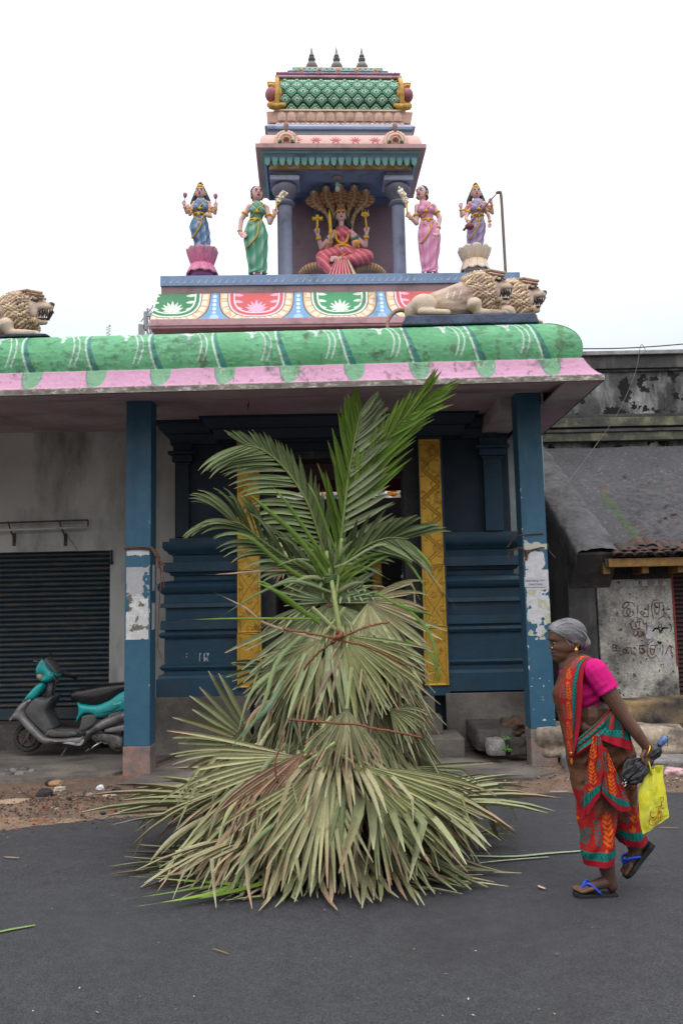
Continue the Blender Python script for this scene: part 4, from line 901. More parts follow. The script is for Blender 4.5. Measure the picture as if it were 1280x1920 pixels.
for a, ln, wd in ((90, .17, .020), (66, .16, .019), (114, .16, .019), (44, .16, .017), (136, .16, .017), (25, .15, .015), (155, .15, .015), (6, .11, .012), (174, .11, .012), (-22, .06, .012), (202, .06, .012)):
    mot |= leafm(dx, yv, fx, fy, math.radians(a), ln, wd)
for sgn in (-1, 1):
    for q_ in (.5, .75, 1.0): mot |= leafm(dx * sgn, yv, .29, ht * q_ - .02, math.radians(195 - q_ * 10), .13, .02)
inner = Fm < .80; C = np.where((mot & inner)[..., None], np.where((kk % 2 != 0)[..., None], np.array(lin((235, 175, 200))), np.array(lin((215, 230, 215)))), C)
C = np.where((inner & isg & (np.abs(kk) < .5))[..., None] & ~mot[..., None], np.array(lin((74, 150, 105))), C)
# dots down the blue ribs
db = np.abs(((X - c0) / pr + .5) % 1 - .5) * 0 + (((X - c0) / pr) % 1 - .5) * pr
vv = (up * 6.2) % 1; dot = (Fm > 1.33) & (np.hypot(db, (vv - .5) * ht / 6.2) < .024) & (up > .22); C = np.where(dot[..., None], np.array(lin((205, 222, 238))), C)
low = (up < .22) & (np.hypot(db * .9, (up - .05) * ht) < .05) & (Fm > 1.33); C = np.where(low[..., None], np.array(lin((170, 200, 228))), C)
C = np.where(((Fm > 1.285) & (Fm < 1.32))[..., None], np.array(lin((100, 84, 96))), C); C = np.where(((Fm > 1.02) & (Fm < 1.05))[..., None], np.array(lin((120, 90, 70))), C)
C = C * (1 + .10 * fbm(X, Z, 6, 4, 9)[..., None]); gridmesh('painted_eave', np.stack([X, Yk, Z], -1), C, M('eave_paint', vc=True, rough=.7, var=.05, bump=.1, stain=(.12, .10, .09), sfac=.15), shr)
xf0, xf1 = XA - .065, XBb + .06; MB().box(xf0, xf1, DB - .20, DB + 1.5, zk0 - .085, zk0 - .002).build('eave_fascia', fmat('dusty_pink', cPk, sfac=.35), shr, bevel=.006)
MB().box(xf0 + .01, xf1 - .01, DB - .19, DB + 1.75, zk0 - .115, zk0 - .086).build('eave_drip', fmat('plum', lin((150, 72, 84))), shr)
MB().box(xat(310, 600, DB), xat(1000, 600, DB), DB + .05, DB + 1.7, 3.9, zk0 - .116).build('platform_base', fmat('grey_base', lin((86, 88, 98))), shr)
MB().box(XA + .02, XBb - .02, DB + .05, DB + 1.6, zk0 - .001, zk1 + .0).build('eave_core', fmat('dusty_pink', cPk), shr)
S3 = Matrix.Translation((0, DB, 0)) @ Matrix.Rotation(.026, 4, 'Z') @ Matrix.Translation((0, -DB, 0))
for o in list(shr.children): o.matrix_basis = S3 @ o.matrix_basis; TF[o.name] = o.matrix_basis.copy()
# --- canopy chamber: columns, back wall, roof
TX = xat(636, 300, 10.5); DT = 10.30; DC = 10.72
YAW = .045; S2 = Matrix.Translation((TX, 10.9, 0)) @ Matrix.Rotation(YAW, 4, 'Z') @ Matrix.Translation((-TX, -10.9, 0))
tow = []                                                # parts of the tower turned together by YAW
def T2(o): o.matrix_basis = S2 @ o.matrix_basis; TF[o.name] = o.matrix_basis.copy(); return o
plat = zb1
def lath(name, prof, x, y, mat, n=24, par=shr, sx=1, sy=1): mb = MB(); mb.lathe(prof, (x, y, 0), n, None, sx, sy); o = mb.build(name, mat, par); autosmooth(o, 50); return T2(o)
colm = fmat('blue_grey_column', lin((112, 120, 152))); dkc = fmat('dark_slate_capital', lin((66, 70, 98)))
zl = zat(640, 327, DC - .05)           # underside of the lintel
for px in (534.5, 746.5):
    x = xat(px, 430, DC)
    zc = zl - .10
    lath('column', [(.085, plat), (.085, zc - .34), (.09, zc - .33)], x, DC, colm)
    lath('capital', [(.085, zc - .33), (.115, zc - .31), (.125, zc - .285), (.11, zc - .26), (.075, zc - .255), (.075, zc - .235), (.12, zc - .19), (.165, zc - .13), (.17, zc - .08), (.14, zc - .04), (.12, zc - .03)], x, DC, dkc)
    T2(MB().box(x - .19, x + .19, DC - .17, DC + .17, zc - .03, zc + .03).build('abacus', fmat('pale_slate', lin((150, 158, 190))), shr, bevel=.006))
    T2(MB().box(x - .16, x + .16, DC - .14, DC + .17, zc + .031, zl).build('bracket_block', dkc, shr, bevel=.006))
hwl = (xat(771, 320, DC - .1) - xat(503, 320, DC - .1)) / 2
T2(MB().box(TX - hwl, TX + hwl, DC - .15, DC + .14, zl, zl + .15).build('lintel', fmat('blue_lintel', lin((84, 110, 150))), shr, bevel=.004))
# yellow painted strip with scrolls on the lintel
n, m = 520, 26; U, V = np.meshgrid(np.linspace(-hwl + .01, hwl - .01, n), np.linspace(0, 1, m), indexing='ij')
C = np.ones(U.shape + (3,)) * np.array(lin((226, 172, 104))); w_ = np.abs(V - .5 - .28 * np.sin(U * 22)) < .10; w2 = np.hypot(((U + 5) % .285 - .14) * 9, (V - .45) * 1.6) < .45
C = np.where((w_ | w2)[..., None], np.array(lin((245, 225, 190))), C); C = np.where((V > .9)[..., None] | (V < .06)[..., None], np.array(lin((200, 130, 120))), C)
T2(gridmesh('lintel_scroll', np.stack([TX + U, np.full(U.shape, DC - .154), zl + .012 + .105 * V], -1), C, MATS['eave_paint'], shr))
zlt = zl + .15; zct = zat(640, 276, DT)             # underside of cornice slab at its front
hwc = (xat(797, 272, DT) - xat(476, 272, DT)) / 2; depth = 1.35
# receding teal lotus moulding under the cornice
def ring(name, zs, ins, mat, y0=DT, dp=depth, par=shr, hw=None):
    """rectangular moulding sweep: at height z the plan is inset by ins"""
    hw = hw or hwc; V = []; n = len(zs)
    for z, i in zip(zs, ins): V += [(TX - hw + i, y0 + i, z), (TX + hw - i, y0 + i, z), (TX + hw - i, y0 + dp - i, z), (TX - hw + i, y0 + dp - i, z)]
    F = [(a * 4 + j, a * 4 + (j + 1) % 4, a * 4 + 4 + (j + 1) % 4, a * 4 + 4 + j) for a in range(n - 1) for j in range(4)] + [(3, 2, 1, 0), tuple((n - 1) * 4 + j for j in range(4))]
    mb = MB(); mb.add(V, F); return T2(autosmooth(mb.build(name, mat, par), 35))
ring('cornice_slab', [zct, zct + .0001, zct + .055, zct + .0555], [.03, 0, 0, .02], fmat('rose_brown', lin((178, 130, 128))))
ring('soffit_moulding', [zlt - .005, zlt + .03, zct - .10, zct - .06, zct - .001], [.26, .20, .13, .10, .085], fmat('teal_moulding', cBd))
tm = fmat('teal_petal', lin((84, 168, 158)), var=.12)
# individual lotus petals on the moulding
def petal_mesh(w, h, d, mat, name='petal'):
    n, m = 7, 7; U, V = np.meshgrid(np.linspace(-1, 1, n), np.linspace(0, 1, m), indexing='ij')
    wd_ = np.clip(1 - (np.clip(V - .35, 0, 1) / .65) ** 2.0, 0, 1) ** .6 * (.85 + .15 * V) + .02
    X = U * w / 2 * wd_; Z = V * h; Y = -d * (1 - U ** 2) * np.sin(np.clip(V * 1.15, 0, 1) * math.pi * .8 + .3) - .6 * d * V - d * .6 * np.exp(-((np.abs(U) - .85) / .15) ** 2)
    idx = np.arange(n * m).reshape(n, m); F = np.stack([idx[:-1, :-1], idx[1:, :-1], idx[1:, 1:], idx[:-1, 1:]], -1).reshape(-1, 4)
    return newmesh(name, np.stack([X, Y, Z], -1).reshape(-1, 3), F, None, True, mat)
pm = petal_mesh(.080, .125, .014, tm); yy0 = DT + .095; zz0 = zct - .055; n = int((hwc - .10) * 2 / .092)
for i in range(n):
    x = TX - (hwc - .10) + (i + .5) * (hwc - .10) * 2 / n
    T2(put('petal', pm, shr, mtx=Matrix.Translation((x, yy0 + .018, zz0)) @ Matrix.Rotation(math.radians(188), 4, 'X') @ Matrix.Rotation(math.pi, 4, 'Z')))
ring('teal_strip', [zct - .030, zct - .004], [.078, .066], tm)
T2(MB().box(TX - hwc + .16, TX + hwc - .16, DT + .14, DT + .20, zlt + .02, zlt + .04).build('pink_strip', fmat('dusty_pink', cPk), shr))
# ceiling and side beams, back wall
zce = zl + .10; xb0 = TX - hwl + .06; xb1 = TX + hwl - .06
T2(MB().box(xb0, xb1, DC + .145, DT + depth - .08, zce, zce + .05).build('chamber_ceiling', fmat('chamber_blue', lin((78, 104, 148))), shr))
T2(MB().box(xb0, xb0 + .12, DC + .145, DT + depth - .1, zl + .02, zce - .001).build('side_beam', dkc, shr)); T2(MB().box(xb1 - .12, xb1, DC + .145, DT + depth - .1, zl + .02, zce - .001).build('side_beam', dkc, shr))
T2(MB().box(xb0 + .02, xb1 - .02, DT + depth - .16, DT + depth - .06, plat, zce - .001).build('back_wall', fmat('maroon_wall', lin((112, 68, 82)), sfac=.1), shr))
T2(MB().box(xb0 + .125, xb1 - .125, DT + depth - .165, DT + depth - .161, zce - .10, zce - .002).build('back_wall_band', fmat('chamber_blue', lin((78, 104, 148))), shr))
# --- above the cornice: sloping rose kapota with painted sprigs and two arch ornaments
zr0 = zct + .056; zr1 = zr0 + .20
n, m = 420, 40; hw0, hw1 = hwc - .05, hwc - .17
U, V = np.meshgrid(np.linspace(-1, 1, n), np.linspace(0, 1, m), indexing='ij')
hwv = hw1 + (hw0 - hw1) * np.sqrt(np.clip(1 - V ** 2.2, 0, 1)); yv_ = DT + .05 + .12 * (1 - np.sqrt(np.clip(1 - V ** 2.2, 0, 1)))
C = np.array(lin((226, 188, 180))) * (1 - V[..., None] * .0) ; C = C * (1 - .35 * np.clip(V - .55, 0, 1))[..., None] + np.array(lin((214, 120, 120))) * (.35 * np.clip(V - .55, 0, 1))[..., None]
xs_ = U * hw0; sp = ((xs_ + 3.0) % .255) - .1275; spr = np.zeros(U.shape, bool)
for a in (60, 90, 120, 30, 150): spr |= leafm(sp, V * .2, 0, .05, math.radians(a), .09, .010)
spr |= (np.hypot(sp - .03, V * .2 - .04) < .014) | (np.hypot(sp + .03, V * .2 - .04) < .014); C = np.where(spr[..., None] & (np.abs(xs_) < .62)[..., None], np.array(lin((186, 96, 110))), C)
T2(gridmesh('rose_eave', np.stack([TX + U * hwv, yv_, zr0 + .20 * V], -1), C, MATS['eave_paint'], shr))
ring('rose_eave_core', [zr0, zr0 + .10, zr0 + .17, zr1], [.065, .08, .11, .17], fmat('salmon', cSal))
for sx_ in (-1, 1):
    cx = TX + sx_ * .70; mb = MB((.78, .52, .42)); y = DT + .03
    P = [(cx + .13 * math.cos(t), y, zr0 + .05 + .12 * math.sin(t)) for t in np.linspace(-.5, math.pi + .5, 15)]; mb.tube(P, .022, 8)
    mb.tube([(cx + .09 * math.cos(t), y - .01, zr0 + .05 + .085 * math.sin(t)) for t in np.linspace(-.3, math.pi + .3, 13)], .022, 8)
    mb.col = lin((196, 150, 128)); mb.tube([(cx + .055 * math.cos(t), y - .015, zr0 + .04 + .055 * math.sin(t)) for t in np.linspace(-.8, math.pi + .8, 13)], .018, 8)
    mb.col = lin((120, 150, 120)); mb.ell((cx - .075, y - .03, zr0 + .04), .022, None, 8, 5); mb.ell((cx + .075, y - .03, zr0 + .04), .022, None, 8, 5)
    mb.col = lin((150, 118, 112)); mb.tube([(cx, y, zr0 + .17), (cx, y, zr0 + .21), (cx, y, zr0 + .24), (cx, y, zr0 + .28), (cx, y, zr0 + .31)], [.028, .022, .034, .030, .006], 8)
    mb.col = cCr
    for t in np.linspace(-.4, math.pi + .4, 17): mb.ell((cx + .150 * math.cos(t), y, zr0 + .05 + .138 * math.sin(t)), .012, None, 6, 4)
    T2(mb.build('arch_ornament', pnt, shr, smooth=True))
# blue band, lilac strip, peach lotus course
zq = zr1; T2(MB().box(TX - .94, TX + .94, DT + .14, DT + depth - .14, zq, zq + .06).build('neck_band', fmat('slate_band', lin((120, 128, 150))), shr)); zq += .06
hwb = (xat(773, 240, DT + .12) - xat(500, 240, DT + .12)) / 2
T2(MB().box(TX - hwb, TX + hwb, DT + .11, DT + depth - .11, zq + .0005, zq + .04).build('neck_band', fmat('platform_blue', cB), shr, bevel=.008)); zq += .041
ring('lilac_course', [zq, zq + .02, zq + .06], [.115, .12, .17], fmat('lilac', lin((196, 190, 214))))
pl = petal_mesh(.062, .05, .018, fmat('lilac_petal', lin((206, 200, 222)))); n = 26
for i in range(n): x = TX - .84 + (i + .5) * 1.68 / n; T2(put('petal', pl, shr, mtx=Matrix.Translation((x, DT + .135, zq + .012)) @ Matrix.Rotation(math.radians(-25), 4, 'X')))
zq += .06; T2(MB().box(TX - .83, TX + .83, DT + .17, DT + depth - .17, zq, zq + .025).build('bead_strip', fmat('yellow_strip', cOr, bump=.6, bscale=80), shr)); zq += .025
ring('peach_course', [zq, zq + .03, zq + .13, zq + .14], [.17, .16, .14, .15], fmat('peach', lin((222, 172, 148))))
pl = petal_mesh(.118, .125, .014, fmat('peach_petal', lin((230, 184, 156)))); n = 13
for i in range(n): x = TX - .82 + (i + .5) * 1.64 / n; T2(put('petal', pl, shr, mtx=Matrix.Translation((x, DT + .155, zq + .015)) @ Matrix.Rotation(math.radians(6), 4, 'X')))
zq += .135; T2(MB().box(TX - .86, TX + .86, DT + .12, DT + depth - .12, zq, zq + .02).build('bead_strip', fmat('cream_strip', cCr), shr)); zq += .02
# barrel vault with diamond tiles
VZ, VH = .215, .38
zv0 = zq; yc = DT + depth / 2; ry = depth / 2 - .10
def vault(t):      # t 0 foot .. 1 top -> (y offset towards viewer, z)
    a = -0.62 + t * 1.85
    return ry * math.cos(a) * 1.0, zv0 + VZ + VH * math.sin(a)
hv = (xat(752, 190, DT + .2) - xat(520, 190, DT + .2)) / 2
n, m = 140, 70; U, V = np.meshgrid(np.linspace(-hv, hv, n), np.linspace(0, 1, m), indexing='ij'); A_ = -0.62 + V * 1.85
Yv = yc - ry * np.cos(A_); Zv = zv0 + VZ + VH * np.sin(A_)
C = np.ones(U.shape + (3,)) * np.array(cGd) * .6
T2(gridmesh('vault', np.stack([TX + U, Yv, Zv], -1), C, pnt, shr))
mb = MB(); P = [(yc - ry * math.cos(a) * .995, zv0 + VZ + VH * math.sin(a)) for a in np.linspace(-.62, 1.23, 16)] + [(yc + ry * math.cos(a) * .995, zv0 + VZ + VH * math.sin(a)) for a in np.linspace(1.23, -.62, 16)]
mb.prism(P, 'x', TX - hv + .002, TX + hv - .002); T2(mb.build('vault_core', fmat('dark_green', cGd), shr))
# diamond tile (stepped, beaded) : one mesh shared by all
dm = MB(); tw, th = .158, .148
def dia(s, y, col): dm.col = col; b = dm.add([(0, y, th * s), (tw * s, y, 0), (0, y, -th * s), (-tw * s, y, 0), (0, y + .02, th * s), (tw * s, y + .02, 0), (0, y + .02, -th * s), (-tw * s, y + .02, 0)], [(0, 1, 2, 3), (0, 4, 5, 1), (1, 5, 6, 2), (2, 6, 7, 3), (3, 7, 4, 0)])
dia(.47, -.006, lin((140, 196, 168))); dia(.39, -.010, lin((90, 154, 130))); dia(.30, -.016, lin((140, 198, 166)))
dm.col = lin((206, 226, 210))
for f_ in (.2, .5, .8):
    for sx_ in (-1, 1): dm.ell((sx_ * tw * .43 * (1 - f_), -.012, th * .43 * f_), (.010, .008, .010), None, 6, 4)
dm.col = lin((190, 214, 198)); dm.ell((0, -.016, .0), (.026, .012, .026), None, 8, 5); dm.col = lin((90, 60, 66)); dm.ell((0, -.026, 0), (.012, .008, .012), None, 6, 4)
first = None; rows = 7; arcl = 1.85 * .5
for r in range(rows):
    t = (r + .45) / (rows - .0); nrow = 11 if r % 2 == 0 else 10
    for i in range(nrow):
        x = (i - (nrow - 1) / 2) * tw * 1.0; a = -0.62 + t * 1.85
        if abs(x) > hv - .07: continue
        p = Vector((TX + x, yc - ry * math.cos(a), zv0 + VZ + VH * math.sin(a))); nx = Vector((0, -math.cos(a) / ry, math.sin(a) / VH)).normalized()
        pit = math.atan2(nx.z, -nx.y); R = Matrix.Rotation(-pit, 4, 'X')
        mt = Matrix.Translation(p) @ R
        if first is None: first = dm.build('vault_tile', pnt, shr); first.matrix_basis = mt; T2(first)
        else: T2(put('vault_tile', first.data, shr, mtx=mt))
# gilded horseshoe gables at the ends
gy = M('ochre_gold_plaster', lin((216, 172, 84)), lin((190, 140, 62)), rough=.65, var=.12, scale=10, bump=.3, stain=lin((110, 80, 50)), sfac=.4, sscale=9)
for s_ in (-1, 1):
    xg = TX + s_ * hv; yb = yc - ry * .97; zm = zv0 + VZ - .0; mb = MB()
    mb.tube([(xg, yc - (ry + .02) * math.cos(a), zv0 + VZ + (VH + .03) * math.sin(a)) for a in np.linspace(-.70, math.pi + .70, 34)], .030, 8)
    T2(mb.build('gable_arch', gy, shr, smooth=True))
    mb = MB()                      # horseshoe scroll round the boss, leafy ends
    for r_, q_ in ((.115, .026), (.145, .018)):
        P = [(xg + s_ * (.085 - r_ * math.cos(a) * .9), yb + .05 * abs(math.sin(a)) - .02, zm + r_ * 1.15 * math.sin(a)) for a in np.linspace(-1.9, 1.9, 25)]; mb.tube(P, q_, 8)
    for k_ in range(7):
        f_ = k_ / 6; mb.rock((xg - s_ * (.07 - .17 * f_), yb + .03, zm - .13 - .05 * math.sin(f_ * 3)), (.045, .035, .055 - .02 * f_), 1, .25, k_)
        mb.rock((xg - s_ * (.09 - .16 * f_), yb + .07 + .02 * f_, zm + .15 + .035 * math.sin(f_ * 3.1)), (.04, .035, .04), 1, .25, k_ + 9)
    mb.tube([(xg - s_ * .11, yb, zm - .15), (xg - s_ * .0, yb, zm - .19), (xg + s_ * .10, yb + .02, zm - .16)], [.02, .05, .045], 8)
    T2(mb.build('gable_scroll', gy, shr, smooth=True))
    mb = MB(); mb.ell((xg + s_ * .075, yb + .05, zm + .01), (.085, .10, .095), None, 14, 10); T2(mb.build('gable_boss', fmat('boss_red', lin((170, 72, 86))), shr, smooth=True))
# ridge: plum rope course, blue fillet with gold flowers, teal petals, finials
zt_ = vault(1)[1]; rid = lambda h0, h1, hw, yo, mat, nm: T2(MB().box(TX - hw, TX + hw, yc - yo, yc + yo, h0, h1).build(nm, mat, shr, bevel=.008))
yo = .36; z_ = zt_ - .03
rid(z_, z_ + .03, .84, yo + .05, fmat('dusty_pink', cPk), 'ridge_fillet')
mb = MB(); n = 34
for i in range(n): mb.rock((TX - .80 + i * 1.6 / (n - 1), yc - yo - .02, z_ + .065), (.030, .030, .028), 1, .3, i)
T2(mb.build('plum_foliage', fmat('plum_foliage', lin((152, 92, 128))), shr, smooth=True)); T2(MB().box(TX - .81, TX + .81, yc - yo, yc + yo, z_ + .031, z_ + .10).build('ridge_course', fmat('plum_foliage', lin((152, 92, 128))), shr))
ring2 = [(z_ + .10, .72, yo - .04), (z_ + .18, .66, yo - .12)]
mb = MB(); V = []
for z, hw, y in [(z_ + .10, .75, yo - .02), (z_ + .19, .66, yo - .12), (z_ + .191, .68, yo - .10), (z_ + .25, .60, yo - .16)]: V += [(TX - hw, yc - y, z), (TX + hw, yc - y, z), (TX + hw, yc + y, z), (TX - hw, yc + y, z)]
mb.add(V, [(a * 4 + j, a * 4 + (j + 1) % 4, a * 4 + 4 + (j + 1) % 4, a * 4 + 4 + j) for a in range(3) for j in range(4)] + [(12, 13, 14, 15)]); T2(mb.build('ridge_course', fmat('ridge_blue', lin((130, 150, 190))), shr))
fl = MB()
for i in range(5):
    for k_ in range(7): a = k_ / 7 * 6.283; fl.ell((TX - .50 + i * .25 + .022 * math.cos(a), yc - yo + .03, z_ + .145 + .022 * math.sin(a)), .013, None, 6, 4)
    fl.ell((TX - .50 + i * .25, yc - yo + .015, z_ + .145), .014, None, 6, 4)
T2(fl.build('ridge_flowers', fmat('yellow_strip', cOr), shr, smooth=True))
pl = petal_mesh(.075, .075, .02, fmat('teal_petal', lin((84, 168, 158))))
for i in range(16): x = TX - .60 + (i + .5) * 1.2 / 16; T2(put('petal', pl, shr, mtx=Matrix.Translation((x, yc - yo + .11, z_ + .185)) @ Matrix.Rotation(math.radians(-35), 4, 'X')))
rid(z_ + .251, z_ + .275, .61, yo - .14, fmat('cream_strip', cCr), 'ridge_fillet')
zf = z_ + .275; FS = 1.42; fm = fmat('finial_brown', lin((78, 66, 76)), metal=.3, rough=.5)
for px in (585, 631.5, 679):
    x = xat(px, 130, yc)
    lath('finial', [(r * 1.08, zf + (h - zf) * FS) for r, h in [(.05, zf), (.055, zf + .01), (.03, zf + .03), (.03, zf + .045), (.068, zf + .075), (.078, zf + .105), (.060, zf + .135), (.028, zf + .155), (.045, zf + .170), (.048, zf + .185), (.025, zf + .20), (.036, zf + .215), (.024, zf + .235), (.018, zf + .255), (.004, zf + .315)]], x, yc, fm, 16)
# hanging bulb
bl = thing('hanging_bulb', 'small light bulb hanging from the ceiling of the rooftop shrine', 'bulb', (TX, 10.9, zl))
q = at(632, 330, DC + .02)
mb = MB(); mb.lathe([(.07, 0), (.075, -.01), (.05, -.02), (.03, -.03)], (q.x, q.y, zl - .001), 16); mb.build('ceiling_rose', fmat('rose_cap', lin((140, 110, 100))), bl, smooth=True)
mb = MB(); mb.tube([(q.x, q.y, zl - .02), (q.x, q.y, zl - .07)], .012, 8); mb.build('holder', fmat('brown_holder', lin((110, 66, 50))), bl)
mb = MB(); mb.lathe([(.016, 0), (.026, -.012), (.028, -.04), (.022, -.05)], (q.x, q.y, zl - .068), 12); mb.build('bulb_cap', fmat('aqua_cap', lin((120, 205, 190))), bl, smooth=True)
mb = MB(); mb.lathe([(.022, 0), (.034, -.03), (.034, -.055), (.018, -.08), (.002, -.085)], (q.x, q.y, zl - .118), 14); mb.build('bulb_glass', fmat('milk_glass', lin((205, 200, 180)), rough=.2), bl, smooth=True)
# ================================================================== statues on the shrine roof
skinc = lin((214, 172, 170)); skind = lin((178, 128, 128)); hairc = lin((38, 44, 52)); gold = lin((212, 168, 48)); wht = lin((232, 228, 228)); redl = lin((170, 40, 60))
stm = M('statue_paint', vc=True, rough=.6, var=.07, scale=18, bump=.12, bscale=90, stain=(.13, .10, .10), sfac=.2, sscale=9)
def V3(px, py, D, dy=0.): return at(px, py, D + dy)
def drape(name, rows, D, col, parent, folds=9, amp=.010, nph=0., hem=None, swag=0., mat=None):
    """lathe-like cloth from rows (px centre, py, half width px, half depth m); folds run downwards"""
    n, m = 72, 60; R = ipath([(r[0], r[1], r[2], r[3]) for r in rows], m); P = np.zeros((n + 1, m, 3)); C = np.ones((n + 1, m, 3)) * np.array(col)
    th = np.linspace(0, 2 * math.pi, n + 1)
    for j in range(m):
        c = at(R[j, 0], R[j, 1], D); hw = R[j, 2] * D / FPX * 1.1; v = j / (m - 1)
        f = np.sin(th * folds + nph + 2.0 * v) * .6 + .5 * np.sin(v * 30 + 7 * np.cos(th - .9)) * (np.cos(th * 1.0 + 1.2) > -.2) + .35 * np.sin(th * (folds * 2 + 1) + 4 * v)
        if swag: f = f * (1 - swag) + swag * np.sin(v * 26 + 5 * np.abs(np.cos(th / 2 + .8)))
        a = amp * 1.1 * (.35 + .65 * v) * f
        P[:, j, 0] = c.x + (hw + a) * np.cos(th); P[:, j, 1] = c.y + (R[j, 3] + a) * np.sin(th); P[:, j, 2] = c.z
        C[:, j] *= (1 + .10 * np.clip(f, -1, 1))[:, None] * 0 + 1
        pale = np.clip(f, 0, 1)[:, None] * .35; C[:, j] = C[:, j] * (1 - pale) + np.array(wht) * pale * .9 + 0  # highlights painted in: fold crests mixed towards white
    return gridmesh(name, P, C, mat or stm, parent)
def head(B, F_, c, r, yaw=0., hair='bun', crown=None, skin=skinc):
    """c centre of head (world), r head half height"""
    R = Matrix.Rotation(yaw, 3, 'Z'); f = lambda x, y, z: Vector(c) + R @ Vector((x * r, y * r, z * r))
    B.ell(f(0, 0, 0), (.72 * r, .82 * r, r), R, skin); B.ell(f(0, -.35, -.45), (.42 * r, .42 * r, .45 * r), R, skin)
    B.cap(f(0, .1, -.7), f(0, .12, -1.5), .40 * r, .42 * r, skin)
    H = MB(hairc)
    H.ell(f(0, .22, .25), (.82 * r, .80 * r, .90 * r), R, 14, 9)
    if hair == 'bun': H.ell(f(0, .95, -.15), (.45 * r, .4 * r, .5 * r), R, 10, 7); H.ell(f(-.62, .1, -.1), (.2 * r, .4 * r, .6 * r), R, 8, 6); H.ell(f(.62, .1, -.1), (.2 * r, .4 * r, .6 * r), R, 8, 6)
    if hair == 'long':
        for s in (-1, 1): H.tube([f(s * .6, .2, .3), f(s * .85, .25, -.5), f(s * 1.1, .3, -1.3), f(s * 1.35, .3, -2.0)], [.3 * r, .38 * r, .45 * r, .2 * r], 8); H.ell(f(s * 1.2, .2, -1.6), .4 * r, R, 8, 6)
    d = F_
    d.col = skin; d.tube([f(0, -.80, .15), f(0, -1.02, -.18)], [.07 * r, .15 * r], 6); d.ell(f(0, -.96, -.2), (.17 * r, .13 * r, .10 * r), R, 8, 6)
    for s in (-1, 1):
        d.col = wht; d.ell(f(s * .31, -.72, .08), (.19 * r, .10 * r, .095 * r), R, 8, 6)
        d.col = (.01, .01, .012); d.ell(f(s * .31, -.795, .08), (.085 * r, .06 * r, .085 * r), R, 8, 6)
        d.tube([f(s * .10, -.82, .29), f(s * .30, -.78, .37), f(s * .52, -.62, .27)], [.035 * r, .05 * r, .02 * r], 5)
        d.tube([f(s * .12, -.79, .15), f(s * .31, -.80, .21), f(s * .52, -.64, .12)], [.02 * r, .035 * r, .02 * r], 5)
        d.col = skin; d.ell(f(s * .72, -.02, -.05), (.10 * r, .14 * r, .24 * r), R, 8, 6)
        d.col = gold; d.ell(f(s * .76, -.05, -.40), .13 * r, R, 8, 6)
    d.col = redl; d.ell(f(0, -.83, -.45), (.24 * r, .10 * r, .085 * r), R, 8, 6); d.ell(f(0, -.86, .48), (.05 * r, .04 * r, .10 * r), R, 6, 5)
    if crown: crown(f, d, r, R)
    return H
def bracelet(d, p, q, r, n=1, col=gold, w=.010):
    d.col = col; p = Vector(p); q = Vector(q); u = (q - p).normalized(); d.tube([p - u * w, p - u * w * .5, p + u * w * .5, p + u * w], [r * .9, r * 1.12, r * 1.12, r * .9], 10)
def hand(B, wrist, tip, r, skin=skinc, curl=0.):
    w_, t = Vector(wrist), Vector(tip); u = (t - w_); ln = u.length; u.normalize(); s = u.cross(Vector((0, -1, 0)));
    if s.length < .1: s = Vector((1, 0, 0))
    s.normalize(); B.ell(w_ + u * ln * .35, (r * 1.0, r * .7, r * 1.3), None, skin)
    for k in range(4):
        o = s * (k - 1.5) * r * .55; a = w_ + u * ln * .5 + o; b = w_ + u * ln * (.98 - .06 * abs(k - 1.5)) + o * 1.1 + Vector((0, -curl * r, 0)); B.cap(a, b, r * .30, r * .22, skin)
    B.cap(w_ + u * ln * .25 - s * r * .7, w_ + u * ln * .62 - s * r * 1.5, r * .32, r * .22, skin)
def lotus(name_parent, cpx, D, rows, col, seed):
    pts = []
    for (y, hw) in rows: pts.append((hw * D / FPX, zat(cpx, y, D)))
    return pts
